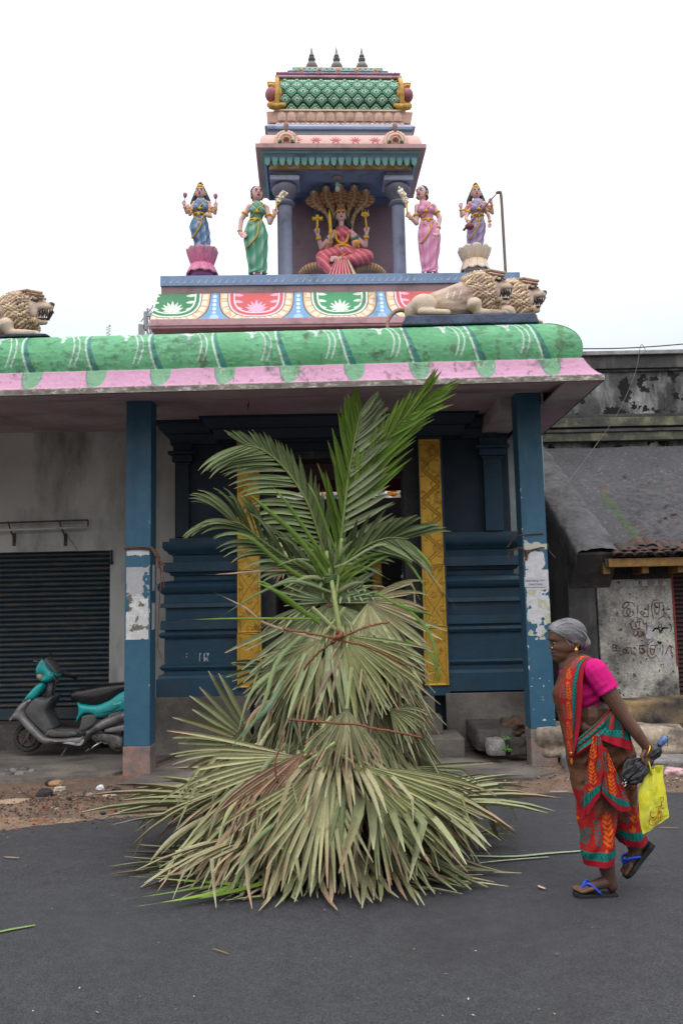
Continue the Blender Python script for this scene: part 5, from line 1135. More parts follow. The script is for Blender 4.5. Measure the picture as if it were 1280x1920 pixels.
def statue(kind, label, D, hd, hr, sho, waist, hips, feet, arms, col, bl, yaw=0., hair='bun', crown=None, skirt=None, extra=None, grp='painted deity statues on the shrine'):
    t = thing(kind, label, 'statue', tuple(at(feet[0], feet[1], D)), group=grp)
    B = Blob(); d = MB(); c = at(hd[0], hd[1], D); r = hr * D / FPX * 1.2
    ch = V3((sho[0][0] + sho[1][0]) / 2, (sho[0][1] + sho[1][1]) / 2 + 7, D); wst = at(waist[0], waist[1], D); hp = at(hips[0], hips[1], D)
    sw_ = abs(sho[1][0] - sho[0][0]) / 2 * D / FPX * 1.15
    B.ell(ch + Vector((0, 0, -.01)), (sw_ * .80, .075, .10), None, skinc)
    B.cap(V3(sho[0][0], sho[0][1], D), V3(sho[1][0], sho[1][1], D), .034, .034, skinc); B.cap(ch, wst, .09, .068, skinc); B.cap(wst, hp, .062, .09, skinc); B.cap(hp, at(feet[0], feet[1] - 3, D), .08, .05, skinc)
    for s in (-1, 1): B.ell(ch + Vector((s * .048, -.062, -.035)), (.045, .042, .045), None, skinc)
    for f_ in (-1, 1): B.cap(V3(feet[0] + f_ * 6, feet[1] - 2, D, -.02), V3(feet[0] + f_ * 7, feet[1], D, -.10), .022, .014, skinc)
    for arm in arms:
        ar = (arm['r'] if 'r' in arm else .026) * 1.12; P = [V3(*p[:2], D, p[2] if len(p) > 2 else 0) for p in arm['p']]
        B.chain(P[:3], [ar * 1.15, ar * .95, ar * .68], skinc); hand(B, P[2], P[3], ar * .95, skinc, arm.get('curl', 0))
        bracelet(d, P[1].lerp(P[2], .85), P[2], ar * .95); 
        if arm.get('band', 1): bracelet(d, P[0].lerp(P[1], .55), P[1], ar * 1.35, w=.014)
    H = head(B, d, c, r, yaw, hair, crown)
    B.build('body', stm, t, voxel=.0075, it=3)
    o = H.build('hair', stm, t, smooth=True)
    # blouse / upper cloth
    K = Blob(); K.cap(ch + Vector((0, -.004, .015)), wst + Vector((0, -.004, 0)), .102, .078, col)
    K.ell(ch + Vector((0, -.004, -.01)), (sw_ * .84, .084, .095), None, col)
    for s in (-1, 1): K.ell(ch + Vector((s * .05, -.066, -.035)), (.053, .048, .052), None, col)
    for i, arm in enumerate(arms[:2]):
        P = [V3(*p[:2], D, p[2] if len(p) > 2 else 0) for p in arm['p']]
        if bl is not None: K.cap(P[0], P[0].lerp(P[1], .42), .036, .036, bl)
    def cf(V, C):
        f = np.sin((V[:, 0] - c.x) * 120 + (V[:, 2] - c.z) * 90); p = (np.clip(f, 0, 1) * .3)[:, None]; return C * (1 - p) + np.array(wht) * p * .8
    K.build('upper_cloth', stm, t, voxel=.008, it=3, colfn=cf)
    drape('sari_skirt', skirt, D, col, t, 7, .011, 1.0)
    # gold: necklace, belt, sash edge
    J = d; J.col = gold; dp = .105
    J.tube([ch + Vector((x * sw_ * 1.1, -.07 - .03 * math.cos(x * 1.5), .075 - .12 * (1 - x * x) ** .5 * (1 if abs(x) < .999 else 0) - .02)) for x in np.linspace(-.62, .62, 11)], .008, 6)
    J.tube([ch + Vector((x * sw_ * .8, -.06 - .02 * math.cos(x * 1.5), .105 - .05 * (1 - x * x) ** .5)) for x in np.linspace(-.7, .7, 9)], .008, 6)
    J.ell(ch + Vector((0, -.115, -.065)), (.016, .01, .02), None, 8, 6)
    hw_ = .078
    J.tube([wst + Vector((hw_ * math.cos(a), hw_ * math.sin(a) - .004, -.012)) for a in np.linspace(0, 6.283, 22)], .013, 6)
    J.tube([wst + Vector((x, -.085, -.02 - .09 * (1 - (x / .085) ** 2))) for x in np.linspace(-.08, .08, 9)], .006, 5)
    J.ell(wst + Vector((0, -.09, -.03)), (.02, .014, .03), None, 8, 6)
    hx = hips[0]; k = skirt[len(skirt) // 2]; kd = k[3]
    J.tube([Vector(p) for p in ipath([at(hx + 6, waist[1] + 4, D - .085), at(hx + 3, hips[1], D - kd - .015), at(hx - k[2] * .45, hips[1] + 16, D - kd - .012), at(hx - k[2] * .85, hips[1] + 24, D - kd * .55)], 12)], .015, 6, flat=.5)
    J.tube([ch + Vector((.10 * sw_ / .12, -.05, .06)), ch + Vector((.02, -.115, -.02)), wst + Vector((-.05, -.07, .01))], .012, 6, flat=.5)
    J.col = wht
    o = d.build('ornaments', stm, t, smooth=True); o['kind'] = 'stuff'
    if extra: extra(t, D)
    return t
def crown_small(f, d, r, R):
    d.col = gold; d.lathe([(.66 * r, 0), (.74 * r, .12 * r), (.60 * r, .35 * r), (.62 * r, .5 * r), (.45 * r, .62 * r), (.02 * r, .70 * r)], f(0, .1, .55), 14); d.ell(f(0, -.55, .85), (.35 * r, .14 * r, .28 * r), R, 10, 6)
    d.col = hairc; d.lathe([(.36 * r, 0), (.46 * r, .2 * r), (.30 * r, .42 * r), (.0, .45 * r)], f(0, .1, 1.15), 12); d.col = lin((130, 130, 60)); d.ell(f(0, .1, 1.68), (.22 * r, .2 * r, .16 * r), R, 8, 6)
def lotus_seat(label, cx, D, rows, low, col, rim, seed, parent=None):
    """two rings of petals, upper opening upwards, lower turned down"""
    t = parent; zt, zm, zb = zat(cx, rows[0], D), zat(cx, rows[1], D), zat(cx, rows[2], D); s = D / FPX; w1, w2, w3 = rows[3] * s, rows[4] * s, rows[5] * s; c = at(cx, rows[1], D)
    mb = MB(col); mb.lathe([(w2 * .9, zb), (w2 * .8, zm), (w1 * .72, (zm + zt) / 2), (w1 * .78, zt - .02), (0, zt - .03)], (c.x, D, 0), 24); mb.build('seat_core', stm, t)
    nP = 10
    def petals(nm, z0, z1, r0, r1, w_, c0, c1, off):
        pc = None
        n, m = 9, 10; U, V = np.meshgrid(np.linspace(-1, 1, n), np.linspace(0, 1, m), indexing='ij')
        wd = np.sqrt(np.clip(1 - (np.clip(V - .55, 0, 1) / .45) ** 2.5, 0, 1)) * (.72 + .28 * V)
        R_ = r0 + (r1 - r0) * np.sin(V * 1.35) / math.sin(1.35) + .012 * V ** 6; Z_ = z0 + (z1 - z0) * V; hw = w_ / 2 * wd
        X_ = U * hw; Y_ = -(R_ - .10 * U ** 2 * w_)
        C = np.array(c0) * (1 - V[..., None] ** 2) + np.array(c1) * V[..., None] ** 2; C = np.where((np.abs(U) > .86)[..., None], C * .55, C); C = C * (1 + .25 * fbm(U + seed, V, 3, 3, seed)[..., None])
        Y_[:, -1] += .012
        idx = np.arange(n * m).reshape(n, m); F = np.stack([idx[:-1, :-1], idx[1:, :-1], idx[1:, 1:], idx[:-1, 1:]], -1).reshape(-1, 4)
        me = newmesh('petal', np.stack([X_, Y_, Z_], -1).reshape(-1, 3), F, C.reshape(-1, 3), True, stm)
        for i in range(nP): put('petal', me, t, mtx=Matrix.Translation((c.x, D, 0)) @ Matrix.Rotation((i + off) * 2 * math.pi / nP, 4, 'Z'))
    petals('petal', zm, zt, w2 * .92, w1, w1 * .72, col, rim, 0)
    petals('petal', zm, zb, w2 * .95, w3, w3 * .72, col, rim, .5)
def lotusbud(mb, p, q, col):
    mb.col = lin((90, 110, 80)); mb.tube([p, q], .005, 5); mb.col = col; mb.ell(q, (.026, .026, .032), None, 8, 6)
    for k in range(5): a = k * 1.256; mb.ell(Vector(q) + Vector((.016 * math.cos(a), .016 * math.sin(a), .012)), (.013, .013, .026), None, 6, 5)
G_, Pk_, Bl_, Pu_ = lin((72, 142, 112)), lin((205, 128, 168)), lin((84, 120, 156)), lin((148, 128, 172))
def whisk(p0, p1, p2):
    def f(t, D):
        mb = MB(gold); a, b, c = at(*p0, D - .10), at(*p1, D - .10), at(*p2, D - .08); mb.tube([a, a.lerp(b, .5), b], [.012, .010, .022], 8)
        mb.build('whisk_handle', stm, t, smooth=True); mb = MB(lin((226, 214, 190)))
        P = ipath([b, b.lerp(c, .5) + Vector((0, 0, .025)), c], 14)
        for i, q in enumerate(P):
            for k in range(9): mb.col = [lin((226, 214, 190)), lin((178, 150, 120)), lin((240, 232, 215))][k % 3]; mb.ell(Vector(q) + Vector((random.gauss(0, 1), random.gauss(0, 1), random.gauss(0, 1))) * .014, random.uniform(.012, .02), None, 6, 4)
        mb.build('whisk_hair', stm, t)
    return f
D1 = 10.42
statue('attendant_statue', 'green draped attendant statue holding a white whisk, left of the shrine column', D1, (481.8, 363.5), 13.2, ((468, 386), (499, 388)), (479, 413), (479, 440), (483, 513),
    [dict(p=[(468, 387), (452, 412, .0), (449.5, 437, -.03), (462, 444, -.10)], r=.030), dict(p=[(499, 389), (506, 417, -.02), (514, 402, -.08), (518, 391, -.10)], r=.030)], G_, None, yaw=.35, hair='bun',
    skirt=[(479, 414, 13, .072), (479, 426, 17.5, .09), (479, 441, 21, .105), (480, 462, 20, .10), (482, 488, 17, .088), (483, 508, 15.5, .08), (483, 514, 16, .082)], extra=whisk((516, 396), (520, 377), (535, 362)), grp='attendant statues beside the shrine columns')
statue('attendant_statue', 'pink draped attendant statue holding a white whisk, right of the shrine column', D1, (790.5, 362), 12.5, ((782, 386), (812, 386)), (801, 413), (803, 432), (804, 512),
    [dict(p=[(782, 387), (780.5, 418, -.02), (768, 406, -.08), (763, 398, -.10)], r=.030), dict(p=[(812, 387), (824, 408, .0), (821, 430, -.04), (813, 441, -.10)], r=.030)], Pk_, lin((40, 96, 76)), yaw=-.6, hair='bun',
    skirt=[(802, 414, 14, .075), (803, 428, 18, .09), (804, 445, 20, .10), (804, 465, 18.5, .095), (804, 490, 15, .085), (805, 507, 13.5, .08), (805, 513, 14, .082)], extra=whisk((764, 402), (761, 378), (750, 357)), grp='attendant statues beside the shrine columns')
def ex_lak(t, D):
    lotus_seat('', 379, D, (468, 498, 517, 31, 24, 31), 0, lin((206, 110, 150)), lin((196, 140, 160)), 3, t)
    mb = MB(); lotusbud(mb, at(345, 377, D - .10), at(347, 366, D - .10), lin((170, 110, 130))); lotusbud(mb, at(404.5, 380, D - .10), at(404, 368, D - .10), lin((170, 110, 130))); mb.build('held_lotus', stm, t, smooth=True)
    mb = MB(lin((96, 88, 84))); q = at(395, 466, D - .05); mb.rock(q, (.07, .05, .03), 2, .4, 3); mb.build('broken_plaster', stm, t)
D2 = 10.45
statue('goddess_statue', 'blue robed goddess statue with raised lotus buds standing on a pink lotus', D2, (375.6, 361), 10.8, ((365, 381), (390, 381)), (374.5, 402), (373, 422), (378, 468),
    [dict(p=[(365, 382), (350, 398, -.02), (345.5, 386, -.07), (344.5, 374, -.09)], r=.023), dict(p=[(390, 382), (403, 399, -.02), (404.5, 390, -.07), (405, 378, -.09)], r=.023), dict(p=[(366, 386), (356, 402, -.05), (353, 392, -.10), (352, 381, -.12)], r=.021), dict(p=[(389, 386), (395, 406, -.05), (390, 404, -.12), (386, 398, -.13)], r=.021)], Bl_, None, hair='long', crown=crown_small,
    skirt=[(374.5, 403, 9, .06), (374, 412, 13, .075), (373, 424, 16.5, .09), (376, 440, 16, .088), (379, 455, 14, .08), (380, 468, 13.5, .078)], extra=ex_lak, grp='goddess statues standing on lotus pedestals')
def ex_sar(t, D):
    lotus_seat('', 890, D, (466, 491, 511, 33, 25.5, 29), 0, lin((224, 196, 170)), lin((214, 208, 198)), 8, t)
    mb = MB(lin((112, 60, 66))); a, b = at(869, 431, D - .20), at(931, 362, D - .16); mb.tube([a, a.lerp(b, .25), b], [.026, .020, .012], 8, flat=.6); g = at(880, 424, D - .20); mb.ell(g, (.06, .04, .045), None, 12, 8); mb.tube([b, at(933, 359, D - .12), at(937, 361, D - .06)], [.012, .016, .012], 6)
    mb.build('veena', stm, t, smooth=True)
statue('goddess_statue', 'lilac robed goddess statue playing a veena standing on a white lotus', D2, (892, 361.5), 10.4, ((881, 382), (909, 382)), (894.5, 404), (893, 424), (890, 466),
    [dict(p=[(881, 383), (865, 405, -.02), (863.5, 391, -.07), (864, 378, -.09)], r=.022), dict(p=[(909, 383), (923, 399, -.02), (921, 382, -.08), (918, 370, -.12)], r=.022), dict(p=[(882, 386), (873, 408, -.05), (877, 415, -.14), (882, 422, -.17)], r=.021), dict(p=[(908, 386), (916, 405, -.05), (918, 416, -.06), (917, 427, -.07)], r=.021)], Pu_, lin((186, 88, 96)), hair='long', crown=crown_small,
    skirt=[(894.5, 405, 9, .06), (894, 413, 13, .075), (893, 425, 16, .09), (891, 440, 15.5, .088), (890, 455, 14, .08), (890, 467, 13.5, .078)], extra=ex_sar, grp='goddess statues standing on lotus pedestals')
pole = thing('support_pole', 'bent rusty metal pole standing beside the lilac goddess statue', 'pole', tuple(at(947, 508, D2)))
mb = MB(); mb.tube([Vector(p) for p in ipath([at(948, 520, D2), at(943, 430, D2), at(939, 366, D2), at(935, 360.5, D2), at(931, 361, D2 - .02)], 24)], .019, 8); mb.build('pipe', M('rusty_grey_pipe', (.14, .14, .15), (.20, .12, .07), rough=.7, var=.2, scale=3), pole, smooth=True)
# ---- seated goddess under the cobra hoods
DQ = 11.05
sg = thing('seated_goddess_statue', 'seated goddess statue in red sari under five cobra hoods inside the rooftop shrine', 'statue', tuple(at(640, 512, DQ)))
B = Blob(); d = MB(); q = lambda x, y, dy=0.: at(540 + x / 6.4, 330 + y / 6.4, DQ + dy); redS = lin((192, 84, 98))
hc = q(635, 478, -.05); hr_ = .088
def crown_big(f, d, r, R):
    d.col = lin((196, 112, 62)); d.lathe([(.72 * r, 0), (.82 * r, .12 * r), (.76 * r, .4 * r), (.66 * r, .9 * r), (.42 * r, 1.35 * r), (.24 * r, 1.55 * r), (.0, 1.7 * r)], f(0, .1, .45), 16)
    d.col = gold; d.lathe([(.78 * r, 0), (.88 * r, .10 * r), (.84 * r, .25 * r), (.78 * r, .28 * r)], f(0, .1, .48), 16)
    d.col = gold; d.lathe([(.50 * r, 0), (.56 * r, .06 * r), (.50 * r, .14 * r)], f(0, .1, 1.55), 14)
    d.col = lin((84, 128, 160)); d.ell(f(0, -.62, 1.12), (.42 * r, .16 * r, .22 * r), R, 10, 6); d.col = lin((210, 90, 120)); d.ell(f(0, -.80, .86), (.12 * r, .08 * r, .12 * r), R, 8, 6)
H = head(B, d, hc, hr_, 0, 'long', crown_big)
chs = q(655, 720); B.cap(q(655, 700), q(650, 840), .10, .075, skinc); B.cap(q(570, 665), q(740, 665), .04, .04, skinc)
for s in (-1, 1): B.ell(chs + Vector((s * .055, -.085, -.01)), (.05, .045, .05), None, skinc)
for P_, ra in (([(555, 670, 0), (400, 860, -.02), (355, 700, -.10), (350, 610, -.12)], .034), ([(565, 680, -.02), (470, 870, -.08), (505, 760, -.20), (512, 690, -.21)], .034), ([(750, 670, 0), (925, 835, -.02), (940, 690, -.10), (950, 600, -.12)], .034), ([(745, 680, -.02), (820, 880, -.06), (822, 830, -.18), (820, 770, -.20)], .034)):
    P = [q(*p) for p in P_]; B.chain(P[:3], [ra * 1.2, ra, ra * .72], skinc); hand(B, P[2], P[3], ra * .9); bracelet(d, P[1].lerp(P[2], .72), P[2], ra * 1.0, w=.02); bracelet(d, P[0].lerp(P[1], .45), P[1], ra * 1.35, col=lin((60, 120, 110)), w=.02)
B.cap(q(560, 985, -.28), q(520, 1005, -.32), .035, .028, skinc)
for k in range(5): B.cap(q(535, 968 + k * 13, -.33), q(512, 962 + k * 15, -.34), .010, .008, skinc)
B.cap(q(640, 1000, -.25), q(560, 990, -.28), .035, .035, skinc)
B.build('body', stm, sg, voxel=.008, it=3); H.build('hair', stm, sg, smooth=True)
K = Blob(); K.cap(q(655, 690, -.005), q(650, 830, -.005), .108, .088, redS); K.cap(q(575, 668), q(735, 668), .047, .047, redS)
for s in (-1, 1): K.ell(chs + Vector((s * .055, -.088, -.01)), (.058, .052, .058), None, redS)
K.cap(q(650, 850, 0), q(650, 950, 0), .10, .15, redS)
K.chain([q(600, 930, -.05), q(415, 975, -.18), q(430, 1060, -.24), q(500, 1150, -.28)], [.11, .095, .085, .055], redS); K.chain([q(700, 930, -.05), q(940, 965, -.16), q(800, 1000, -.26), q(680, 1000, -.28)], [.11, .095, .085, .05], redS)
def cfs(V, C):
    x = V[:, 0] - TX; z = V[:, 2] - zb1; s_ = np.sin(x * 60 + z * 55) ; a = (np.clip(s_, 0, 1) ** 2 * .5)[:, None]; C = C * (1 - a) + np.array(lin((232, 170, 170))) * a; return C
K.build('sari', stm, sg, voxel=.009, it=3, colfn=cfs)
# fan of pleats falling from the lap
n, m = 90, 24; U, V = np.meshgrid(np.linspace(-1, 1, n), np.linspace(0, 1, m), indexing='ij'); c0_ = q(650, 1010, -.30); zb_l = zb1 + .004
Zl = c0_.z + (zb_l - c0_.z) * V; Xl = c0_.x + U * (.085 + .19 * V); Yl = c0_.y - .03 - .06 * np.sin(V * 1.5) + .05 * U ** 2 * V - .012 * np.cos(U * 26) * (.4 + V)
C = np.where((np.cos(U * 26) > .2)[..., None], np.array(lin((226, 170, 172))), np.array(lin((190, 70, 88)))); C = np.where(((U > .72) & (U < .95))[..., None], np.array(cCr), C); C = np.where((U > .95)[..., None] | ((U > .66) & (U < .72))[..., None], np.array(lin((40, 90, 90))), C)
gridmesh('lap_pleats', np.stack([Xl, Yl, Zl], -1), C, stm, sg)
d.col = gold
for P_, ra in (([(575, 660), (575, 740), (610, 790), (650, 805), (690, 790), (715, 740), (725, 655)], .016), ([(555, 850), (600, 830), (650, 822), (700, 830), (745, 850)], .018), ([(560, 890), (600, 925), (645, 900), (700, 925), (750, 890)], .008)):
    d.tube([Vector(p) for p in ipath([q(x, y, -.115) for x, y in P_], 24)], ra, 8)
d.tube([q(690, 930, -.18), q(610, 980, -.24), q(600, 1015, -.33)], [.02, .022, .018], 6, flat=.5); d.col = (.4, .65, .75); d.ell(q(642, 878, -.13), (.025, .015, .028), None, 8, 6)
d.col = gold; a, b = q(515, 770, -.24), q(495, 400, -.16); d.tube([a, a.lerp(b, .22), a.lerp(b, .25), a.lerp(b, .3), a.lerp(b, .8), b], [.014, .014, .034, .022, .020, .004], 8)
a, b = q(942, 640, -.14), q(928, 490, -.14); d.tube([a, b], [.013, .010], 8); c_ = q(925, 450, -.14)
for s in (-1, 0, 1): d.tube([b, c_ + Vector((s * .045, 0, -.02)), c_ + Vector((s * .036, 0, .055))], [.012, .014, .003], 6)
d.ell(c_, (.05, .018, .025), None, 10, 6)
a, b = q(350, 670, -.14), q(352, 510, -.14); d.tube([a, b], [.013, .016], 8); d.tube([b + Vector((-.07, 0, 0)), b + Vector((-.03, 0, 0)), b, b + Vector((.03, 0, 0)), b + Vector((.07, 0, 0))], [.03, .022, .016, .022, .03], 10); d.ell(b + Vector((.0, -.01, .02)), (.025, .02, .04), None, 8, 6)
e = q(820, 798, -.23); d.lathe([(.042, -.006), (.042, .006), (.0, .008)], e, 14, Matrix.Rotation(math.pi / 2, 4, 'X')); d.col = lin((214, 120, 90)); d.ell(e + Vector((0, -.01, 0)), (.024, .008, .024), None, 10, 6)
o = d.build('ornaments', stm, sg, smooth=True); o['kind'] = 'stuff'
# cobra hoods and coils
cobm = M('cobra_paint', vc=True, rough=.65, var=.12, scale=20, bump=.3, bscale=60)
cb1, cb2 = lin((196, 168, 128)), lin((168, 116, 92))
base = q(640, 640, .22)
for i, (hx, hy, ln_) in enumerate(((312, 250, -.75), (455, 195, -.35), (625, 172, 0), (795, 185, .32), (935, 235, .7))):
    hc_ = q(hx, hy, .14); mb = MB(); P = ipath([base + Vector(((i - 2) * .055, 0, -.12)), base.lerp(hc_, .45) + Vector(((i - 2) * .012, .02, 0)), hc_ + Vector((0, 0, -.08)), hc_ + Vector((0, -.04, .02))], 22)
    # flat ribbed hood: dark edge, cream belly scales
    n = len(P)
    for k in range(n - 1):
        t_ = k / (n - 1); w_ = .026 + .075 * max(0, math.sin((t_ - .42) / .58 * math.pi)) ** .7 if t_ > .42 else .026 + .012 * t_
        mb.col = cb1 if k % 2 else lin((214, 186, 140)); mb.tube([Vector(P[k]), Vector(P[k + 1])], [.024, .026], 8)
        if t_ > .40:
            for s in (-1, 1): mb.col = cb2 if k % 2 else lin((206, 160, 110)); mb.ell(Vector(P[k]) + Vector((s * w_ * .62, .012, 0)), (w_ * .5, .022, .021), None, 8, 6)
    mb.col = lin((190, 150, 110)); hd_ = Vector(P[-1]) + Vector((0, -.02, .01)); mb.ell(hd_, (.055, .06, .05), None, 12, 8); mb.col = wht; mb.ell(hd_ + Vector((0, -.055, -.005)), (.018, .014, .018), None, 8, 6)
    mb.col = (.02, .015, .015)
    for s in (-1, 1): mb.ell(hd_ + Vector((s * .032, -.04, .015)), .010, None, 6, 4)
    mb.build('cobra_hood', cobm, sg, smooth=True)
for (x, y) in ((415, 380), (540, 430), (330, 430), (820, 350), (940, 400), (560, 300), (700, 270)):
    mb = MB(lin((54, 92, 126))); mb.ell(q(x if x != 540 else 445, y, .20), (.022, .015, .075), None, 8, 6); mb.build('hood_gap', cobm, sg)
for s in (-1, 1):
    for dx, rr, zz in ((.0, .062, 0), (-.02, .05, .0)):
        P = ipath([q(650 + s * 130, 1120, -.12), q(650 + s * 250, 1085, -.06 + dx), q(650 + s * 400, 1110, -.02 + dx), q(650 + s * 485, 1185, .05)], 26); mb = MB()
        for k in range(25): mb.col = cb1 if k % 2 else cb2; mb.tube([Vector(P[k]), Vector(P[k + 1])], [rr, rr * 1.05], 12)
        mb.build('cobra_coil', cobm, sg, smooth=True); break
# ================================================================== lions
lm = M('lion_paint', vc=True, rough=.75, var=.10, scale=12, bump=.3, bscale=50, stain=(.20, .15, .13), sfac=.35, sscale=5)
tan_, tan2, mz = lin((190, 168, 150)), lin((204, 184, 164)), lin((176, 138, 92))
def lion(label, conv, grp='stone lions lying on the canopy'):
    """conv(x, y, w): side view coordinates (photo zoom px) and depth offset -> world"""
    t = thing('lion_statue', label, 'lion statue', tuple(conv(500, 1080, 0)), group=grp)
    B = Blob(); sc = (conv(100, 0, 0) - conv(0, 0, 0)).length / 100; c = conv
    B.cap(c(235, 985, .05), c(470, 920, .03), 90 * sc, 108 * sc, tan_); B.cap(c(470, 920, .03), c(640, 880, .0), 108 * sc, 125 * sc, tan_); B.cap(c(430, 960, 0), c(650, 970, 0), 85 * sc, 75 * sc, tan_)
    for s in (-1, 1):
        o = s * .16
        B.ell(c(270, 985, o), (92 * sc, .07, 75 * sc), None, tan2); B.cap(c(250, 1045, o * 1.25), c(430, 1055, o * 1.35), 26 * sc, 22 * sc, tan2)      # haunch, hind foot
        B.cap(c(620, 990, o), c(640, 1035, o), 55 * sc, 32 * sc, tan2); B.cap(c(640, 1040, o), c(790, 1045, o), 28 * sc, 25 * sc, tan2); B.ell(c(815, 1048, o), (42 * sc, 34 * sc, 24 * sc), None, tan2)
        for k in range(4): B.cap(c(820, 1048, o + (k - 1.5) * 16 * sc), c(850, 1058, o + (k - 1.5) * 18 * sc), 12 * sc, 9 * sc, tan2)
    # head
    B.ell(c(745, 850, 0), (78 * sc, 78 * sc, 98 * sc), None, tan_); B.cap(c(770, 818, 0), c(878, 822, 0), 56 * sc, 30 * sc, tan_); B.cap(c(750, 915, 0), c(848, 928, 0), 40 * sc, 20 * sc, tan2)
    for s in (-1, 1): B.cap(c(815, 830, s * 22 * sc), c(880, 828, s * 16 * sc), 30 * sc, 20 * sc, tan_); B.cap(c(780, 772, s * 32 * sc), c(850, 790, s * 20 * sc), 20 * sc, 13 * sc, tan_); B.ell(c(765, 880, s * 46 * sc), (46 * sc, 26 * sc, 50 * sc), None, tan_)
    B.ell(c(895, 803, 0), (22 * sc, 26 * sc, 17 * sc), None, lin((92, 70, 66))); B.ell(c(668, 868, 0), (105 * sc, 112 * sc, 132 * sc), None, lin((150, 118, 98)))
    def cf(V, C):
        p0 = np.array(conv(0, 0, 0)); ex = np.array(conv(1, 0, 0)) - p0; l2 = ex @ ex; u = (V - p0) @ ex / l2; ez = np.array(conv(0, 1, 0)) - p0; v = (V - p0) @ ez / (ez @ ez)
        rib = (np.abs(((u + .35 * v) % 42) - 21) < 5) & (u > 400) & (u < 540) & (v > 860) & (v < 915); C = np.where(rib[:, None], np.array(lin((226, 214, 198))), C)
        ln = np.abs(v - np.interp(u, [320, 350, 400, 450, 520, 600], [912, 940, 1000, 1030, 1035, 1000])); C = np.where(((ln < 14) & (u > 300) & (u < 606))[:, None], np.array(lin((196, 178, 110))), C)
        C = np.where(((np.abs(np.hypot(u - 790, v - 852) - 82) < 4) & (u < 800) & (u > 700))[:, None], C * .5, C)
        pinkish = np.clip((np.hypot(u - 600, v - 850) < 90) * .4, 0, 1)[:, None] if np.ndim(u) else 0
        return C * (1 - pinkish * .5) + np.array(lin((190, 140, 140))) * pinkish * .5
    B.build('body', lm, t, voxel=sc * 7.5, it=3, colfn=cf)
    # mane: rows of wavy locks hanging from the crown round the face
    mb = MB(); random.seed(11)
    for row in range(9):
        ux = 745 - row * 20; Rz = np.interp(ux, [585, 640, 700, 745], [112, 142, 150, 118]); nk = 30
        for k in range(nk):
            th = -2.75 + 5.5 * (k + (row % 2) * .5) / nk; dn = (1 - math.cos(th)) / 2
            cc = conv(ux + 40 * dn + random.uniform(-4, 4), 862 + 18 * dn, 0); Ry = Rz * .86
            p = cc + Vector((0, math.sin(th) * -Ry * sc, math.cos(th) * Rz * sc)); r_ = random.uniform(.75, 1.2)
            mb.col = tuple(np.array(lin((208, 188, 156)) if (k + row) % 2 else lin((180, 150, 128))) * r_); L_ = 13 * sc; tz_ = Vector((0, math.cos(th), math.sin(th))) * .0
            P = [p + Vector((-L_ * j * .85, -math.sin(th) * 3 * sc * (1 - j % 2), (-L_ * .30 * j) + 8 * sc * math.sin(j * 1.9 + k * .9))) for j in range(5)]; mb.tube(P, [9 * sc, 12.5 * sc, 11 * sc, 10 * sc, 3 * sc], 6)
    for k in range(15):
        for j in range(3): p = conv(640 + k * 14, 722 + 9 * j + abs(k - 7) * 2.5, (j - 1) * .05 - .02); mb.col = tuple(np.array(lin((184, 152, 130))) * random.uniform(.75, 1.2)); mb.ell(p, (15 * sc, 14 * sc, 12 * sc), None, 6, 4)
    for k in range(10):
        for j in range(4): p = conv(640 + k * 18, 940 + 16 * j - k * 1.5, (-.11 + .03 * j) if j < 2 else 0); mb.col = tuple(np.array(lin((200, 172, 130))) * random.uniform(.75, 1.1)); mb.tube([p, p + Vector((7 * sc, -.008, -13 * sc)), p + Vector((-3 * sc, -.008, -26 * sc)), p + Vector((3 * sc, -.004, -36 * sc))], [10 * sc, 13 * sc, 10 * sc, 3 * sc], 6)
    o = mb.build('mane', lm, t, smooth=True); o['kind'] = 'stuff'
    mb = MB((.03, .012, .014)); mb.prism([(conv(x, y, 0).x, conv(x, y, 0).z) for x, y in ((790, 910), (795, 860), (840, 845), (900, 842), (896, 860), (872, 900), (840, 918))], 'y', conv(0, 0, -26 * sc).y, conv(0, 0, 26 * sc).y); mb.build('mouth', lm, t)
    mb = MB(lin((170, 96, 92))); mb.cap_ = None; mb.tube([conv(800, 895, 0), conv(850, 880, 0), conv(872, 884, 0)], [14 * sc, 15 * sc, 8 * sc], 8, flat=1.0); mb.build('tongue', lm, t, smooth=True)
    for x0, x1, y0, dr_, n in ((812, 900, 852, 1, 6), (808, 868, 908, -1, 5)):
        for k in range(n):
            for s in (-1, 1):
                p = conv(x0 + (x1 - x0) * k / (n - 1), y0 - (6 if dr_ > 0 else 0) * k / n, s * 27 * sc); l_ = (24 if (k in (n - 2, 1)) else 14) * sc
                mb = MB(lin((228, 224, 214))); mb.tube([p, p - Vector((0, 0, dr_ * l_))], [5.5 * sc, .8 * sc], 6); mb.build('tooth', lm, t)
    for s in (-1, 1):
        e = conv(800, 785, s * 50 * sc); mb = MB(lin((40, 30, 34))); mb.ell(e, (22 * sc, 18 * sc, 14 * sc), None, 10, 7); mb.col = lin((220, 205, 160)); mb.ell(e + Vector((0, s * -6 * sc * (-1 if s > 0 else 1) * (-1), 0)) + Vector((0, s * -0.0, 0)), (15 * sc, 17 * sc, 10 * sc), None, 10, 7); mb.col = (.01, .01, .01); mb.ell(e + Vector((3 * sc, (1 if s > 0 else -1) * 13 * sc * (1), 0)), (7 * sc, 7 * sc, 8 * sc), None, 8, 6); mb.build('eye', lm, t, smooth=True)
        mb = MB(lin((70, 48, 48))); mb.tube([conv(730, 905, s * 66 * sc), conv(765, 935, s * 62 * sc), conv(795, 925, s * 52 * sc), conv(800, 880, s * 48 * sc), conv(850, 845, s * 38 * sc)], 3.5 * sc, 6); mb.tube([conv(770, 795, s * 64 * sc), conv(800, 768, s * 58 * sc), conv(845, 785, s * 42 * sc)], 5 * sc, 6); mb.build('face_line', lm, t)
